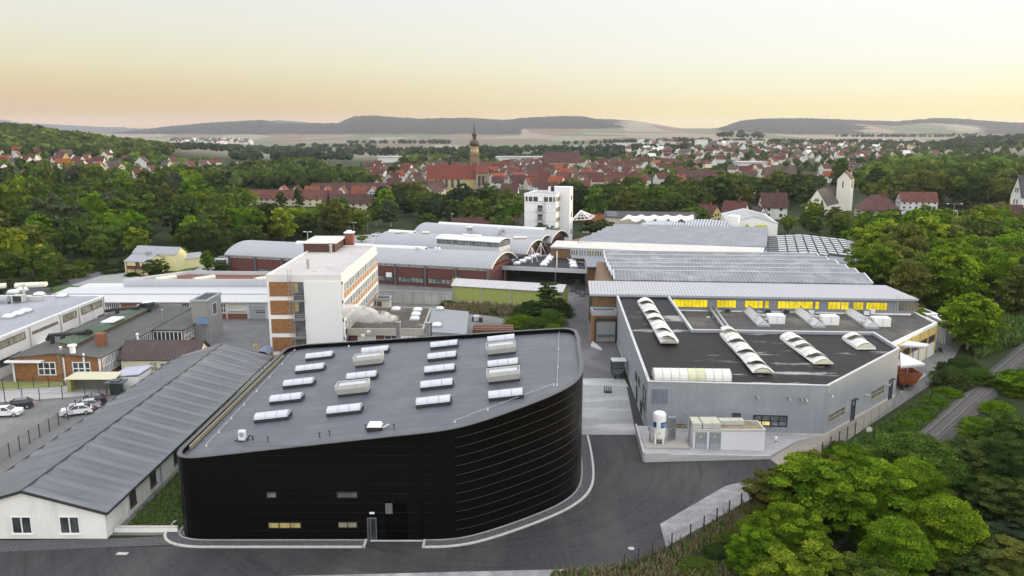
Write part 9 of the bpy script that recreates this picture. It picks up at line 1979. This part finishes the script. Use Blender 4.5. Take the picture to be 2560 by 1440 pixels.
# cars
M_tyre=mat('tyre',(.015,.015,.015),.8);M_rim=mat('rim',(.35,.35,.36),.35,metal=.5);M_cargl=glass('car_glass',(.03,.035,.04),.08)
def carpaint(n,c):return mat('paint_'+n,c,.25,.03,.5,coat=1.0)
def make_car(paint,est=False):
 o=empty('parked_car');Lc,Wc=4.35,1.78
 prof=[(-2.15,.35),(-2.18,.75),(-1.95,.95),(-1.05,1.02),(1.15 if est else .95,1.02),(2.05,.98),(2.16,.7),(2.15,.35)]
 def ext(pr,w0,w1,zsplit=None):
  mb=MB();n_=len(pr)
  for s_ in(-1,1):mb.v+=[(x,s_*(w0 if z<.98 else w1)/2,z)for x,z in pr]
  mb.f+=[tuple(range(n_)),tuple(range(2*n_-1,n_-1,-1))]+[(i,i+n_,(i+1)%n_+n_,(i+1)%n_)for i in range(n_)]
  return mb
 ext(prof,Wc,Wc-.12).build('body',paint,o,off=(0,0,0))
 cab=[(-1.0,1.0),(-.25,1.44),(.3,1.49),(1.35,1.45)if est else(1.05,1.42),(2.0,1.0)if est else(1.85,1.0)]
 mb=MB();n_=5
 for s_ in(-1,1):mb.v+=[(x,s_*(Wc-.14-(z-1)*.75)/2,z)for x,z in cab]
 mb.f+=[tuple(range(n_)),tuple(range(2*n_-1,n_-1,-1))]+[(i,i+n_,(i+1)%n_+n_,(i+1)%n_)for i in range(n_)];mb.build('window_glass',M_cargl,o,off=(0,0,0))
 mb=MB();xs=(-.3,1.4 if est else 1.1);mb.hexa([(xs[0],-.64,1.43),(xs[1],-.64,1.41),(xs[1],.64,1.41),(xs[0],.64,1.43)],[(xs[0]+.1,-.6,1.5),(xs[1]-.05,-.6,1.49),(xs[1]-.05,.6,1.49),(xs[0]+.1,.6,1.5)])
 for s_ in(-1,1):
  for xx,zz,x2,z2 in((-1.0,1.0,-.25,1.45),(.35,1.0,.4,1.46),(1.9 if est else 1.75,1.0,1.35 if est else 1.05,1.44)):mb.beam((xx,s_*.83,zz),(x2,s_*.66,z2),.07)
 mb.build('roof',paint,o,off=(0,0,0))
 for x in(-1.35,1.3):
  for s_ in(-1,1):
   mb=MB();mb.tube([(x,s_*.7,.32),(x,s_*.9,.32)],.32,16);wo=mb.build('wheel',M_tyre,o,off=(0,0,0));mb=MB();mb.tube([(x,s_*.88,.32),(x,s_*.915,.32)],.2,12);mb.build('rim',M_rim,wo,off=(0,0,0))
 for s_ in(-1,1):
  mb=MB();mb.box(-2.19,-1.98,s_*.72-.15,s_*.72+.15,.68,.84);mb.build('headlight',M_cargl,o,off=(0,0,0));mb=MB();mb.box(2.03,2.19,s_*.74-.13,s_*.74+.13,.72,.96);mb.build('tail_light',mat('tail_red',(.35,.01,.01),.3),o,off=(0,0,0));mb=MB();mb.box(-.85,-.65,s_*.97-.09,s_*.97+.09,1.0,1.13);mb.build('mirror',paint,o,off=(0,0,0))
 mb=MB();mb.box(2.175,2.2,-.26,.26,.62,.74);mb.build('number_plate',M_white,o,off=(0,0,0));return o
pw,pb_,ps=carpaint('white',(.72,.72,.72)),carpaint('black',(.012,.013,.016)),carpaint('silver',(.42,.44,.46))
def put_car(px,py,rz,p,est,label,grp='cars in the left car park'):
 o=make_car(p,est);g_=G(px,py);o.location=(g_[0],g_[1],.02);o.rotation_euler=(0,0,R(rz));tag(o,label,'car',grp);return o
put_car(192,1036,25,pw,False,'white hatchback nearest the long shed in the left car park');put_car(212,1024,28,ps,True,'silver estate car between the white hatchback and the black car')
put_car(228,1012,30,pb_,True,'black estate car at the end of the row by the long shed');put_car(16,1040,190,pw,False,'white hatchback cut by the left picture edge');put_car(44,1022,28,pb_,True,'black estate car behind the left-edge white hatchback')
put_car(553,652,20,pw,False,'white car parked by the barrel-roofed hall near the yellow house',None);put_car(548,662,20,pb_,False,'black car parked in front of the white one near the yellow house',None)
put_car(942,590,10,pw,False,'white car alone in the far car park',None)
c0=D(2452,535,345);o=make_car(pw,True);o.location=(c0[0],345,.02);o.rotation_euler=(0,0,R(80));tag(o,'white car driving up the road at the junction on the right','car')
# ================================================================ labels by place
ORD=['first','second','third','fourth','fifth','sixth','seventh','eighth','ninth','tenth','eleventh','twelfth','thirteenth','fourteenth','fifteenth','sixteenth','seventeenth','eighteenth','nineteenth','twentieth','twenty-first','twenty-second','twenty-third','twenty-fourth','twenty-fifth','twenty-sixth','twenty-seventh','twenty-eighth','twenty-ninth','thirtieth']
def place_labels(items,keyf,txt,grpf):
 B={}
 for it in items:
  if it[0].get('label'):
   continue
  B.setdefault(keyf(it),[]).append(it)
 for k,its in B.items():
  its.sort(key=lambda t:XP(t[4],t[5])[0])
  for i,t in enumerate(its):
   pos='only' if len(its)==1 else('leftmost' if i==0 else 'rightmost' if i==len(its)-1 else ORD[i]+' from left')
   t[0]['label']=txt(k,pos,len(its));t[0]['group']=grpf(k)
KN={'a':'gabled','b':'wide','c':'small','hip':'hip-roofed','row':'terraced'}
place_labels(HOUSES,lambda t:(t[2],t[1],KN[t[6]],t[3]),lambda k,p,n:f'{k[0]} {k[2]} house, {k[1]} roof, {p}, {k[3]}',lambda k:'houses '+k[3])
SN={'round':'round-crowned tree','oval':'tall oval tree','willow':'drooping tree','cone':'pointed spruce','pine':'pine','column':'columnar tree','bush':'bush'}
def tk(t):
 return(t[1],SN[t[2]],t[3],'tall' if t[6]>14 else 'low')
place_labels(TREES,tk,lambda k,p,n:f'{k[3]} {k[0]} {k[1].replace("tall oval", "oval")}, {p}, {k[2]}',lambda k:'trees '+k[2])
# ================================================================ haze: one closed box of even, thin air
m,nt,b=base_nodes('air');nt.nodes.remove(b);o_=nt.nodes['Material Output'];pv=N(nt,'ShaderNodeVolumePrincipled');pv.inputs['Color'].default_value=(.86,.88,.98,1);pv.inputs['Density'].default_value=4.4e-5;pv.inputs['Anisotropy'].default_value=.2;L(nt,pv.outputs[0],o_.inputs['Volume'])
m.cycles.homogeneous_volume=True
mb=MB();mb.box(-15000,15000,-1500,13500,-62,235);hz_=mb.build('haze',m,None);hz_['kind']='stuff';hz_['label']='thin morning haze in the valley air'
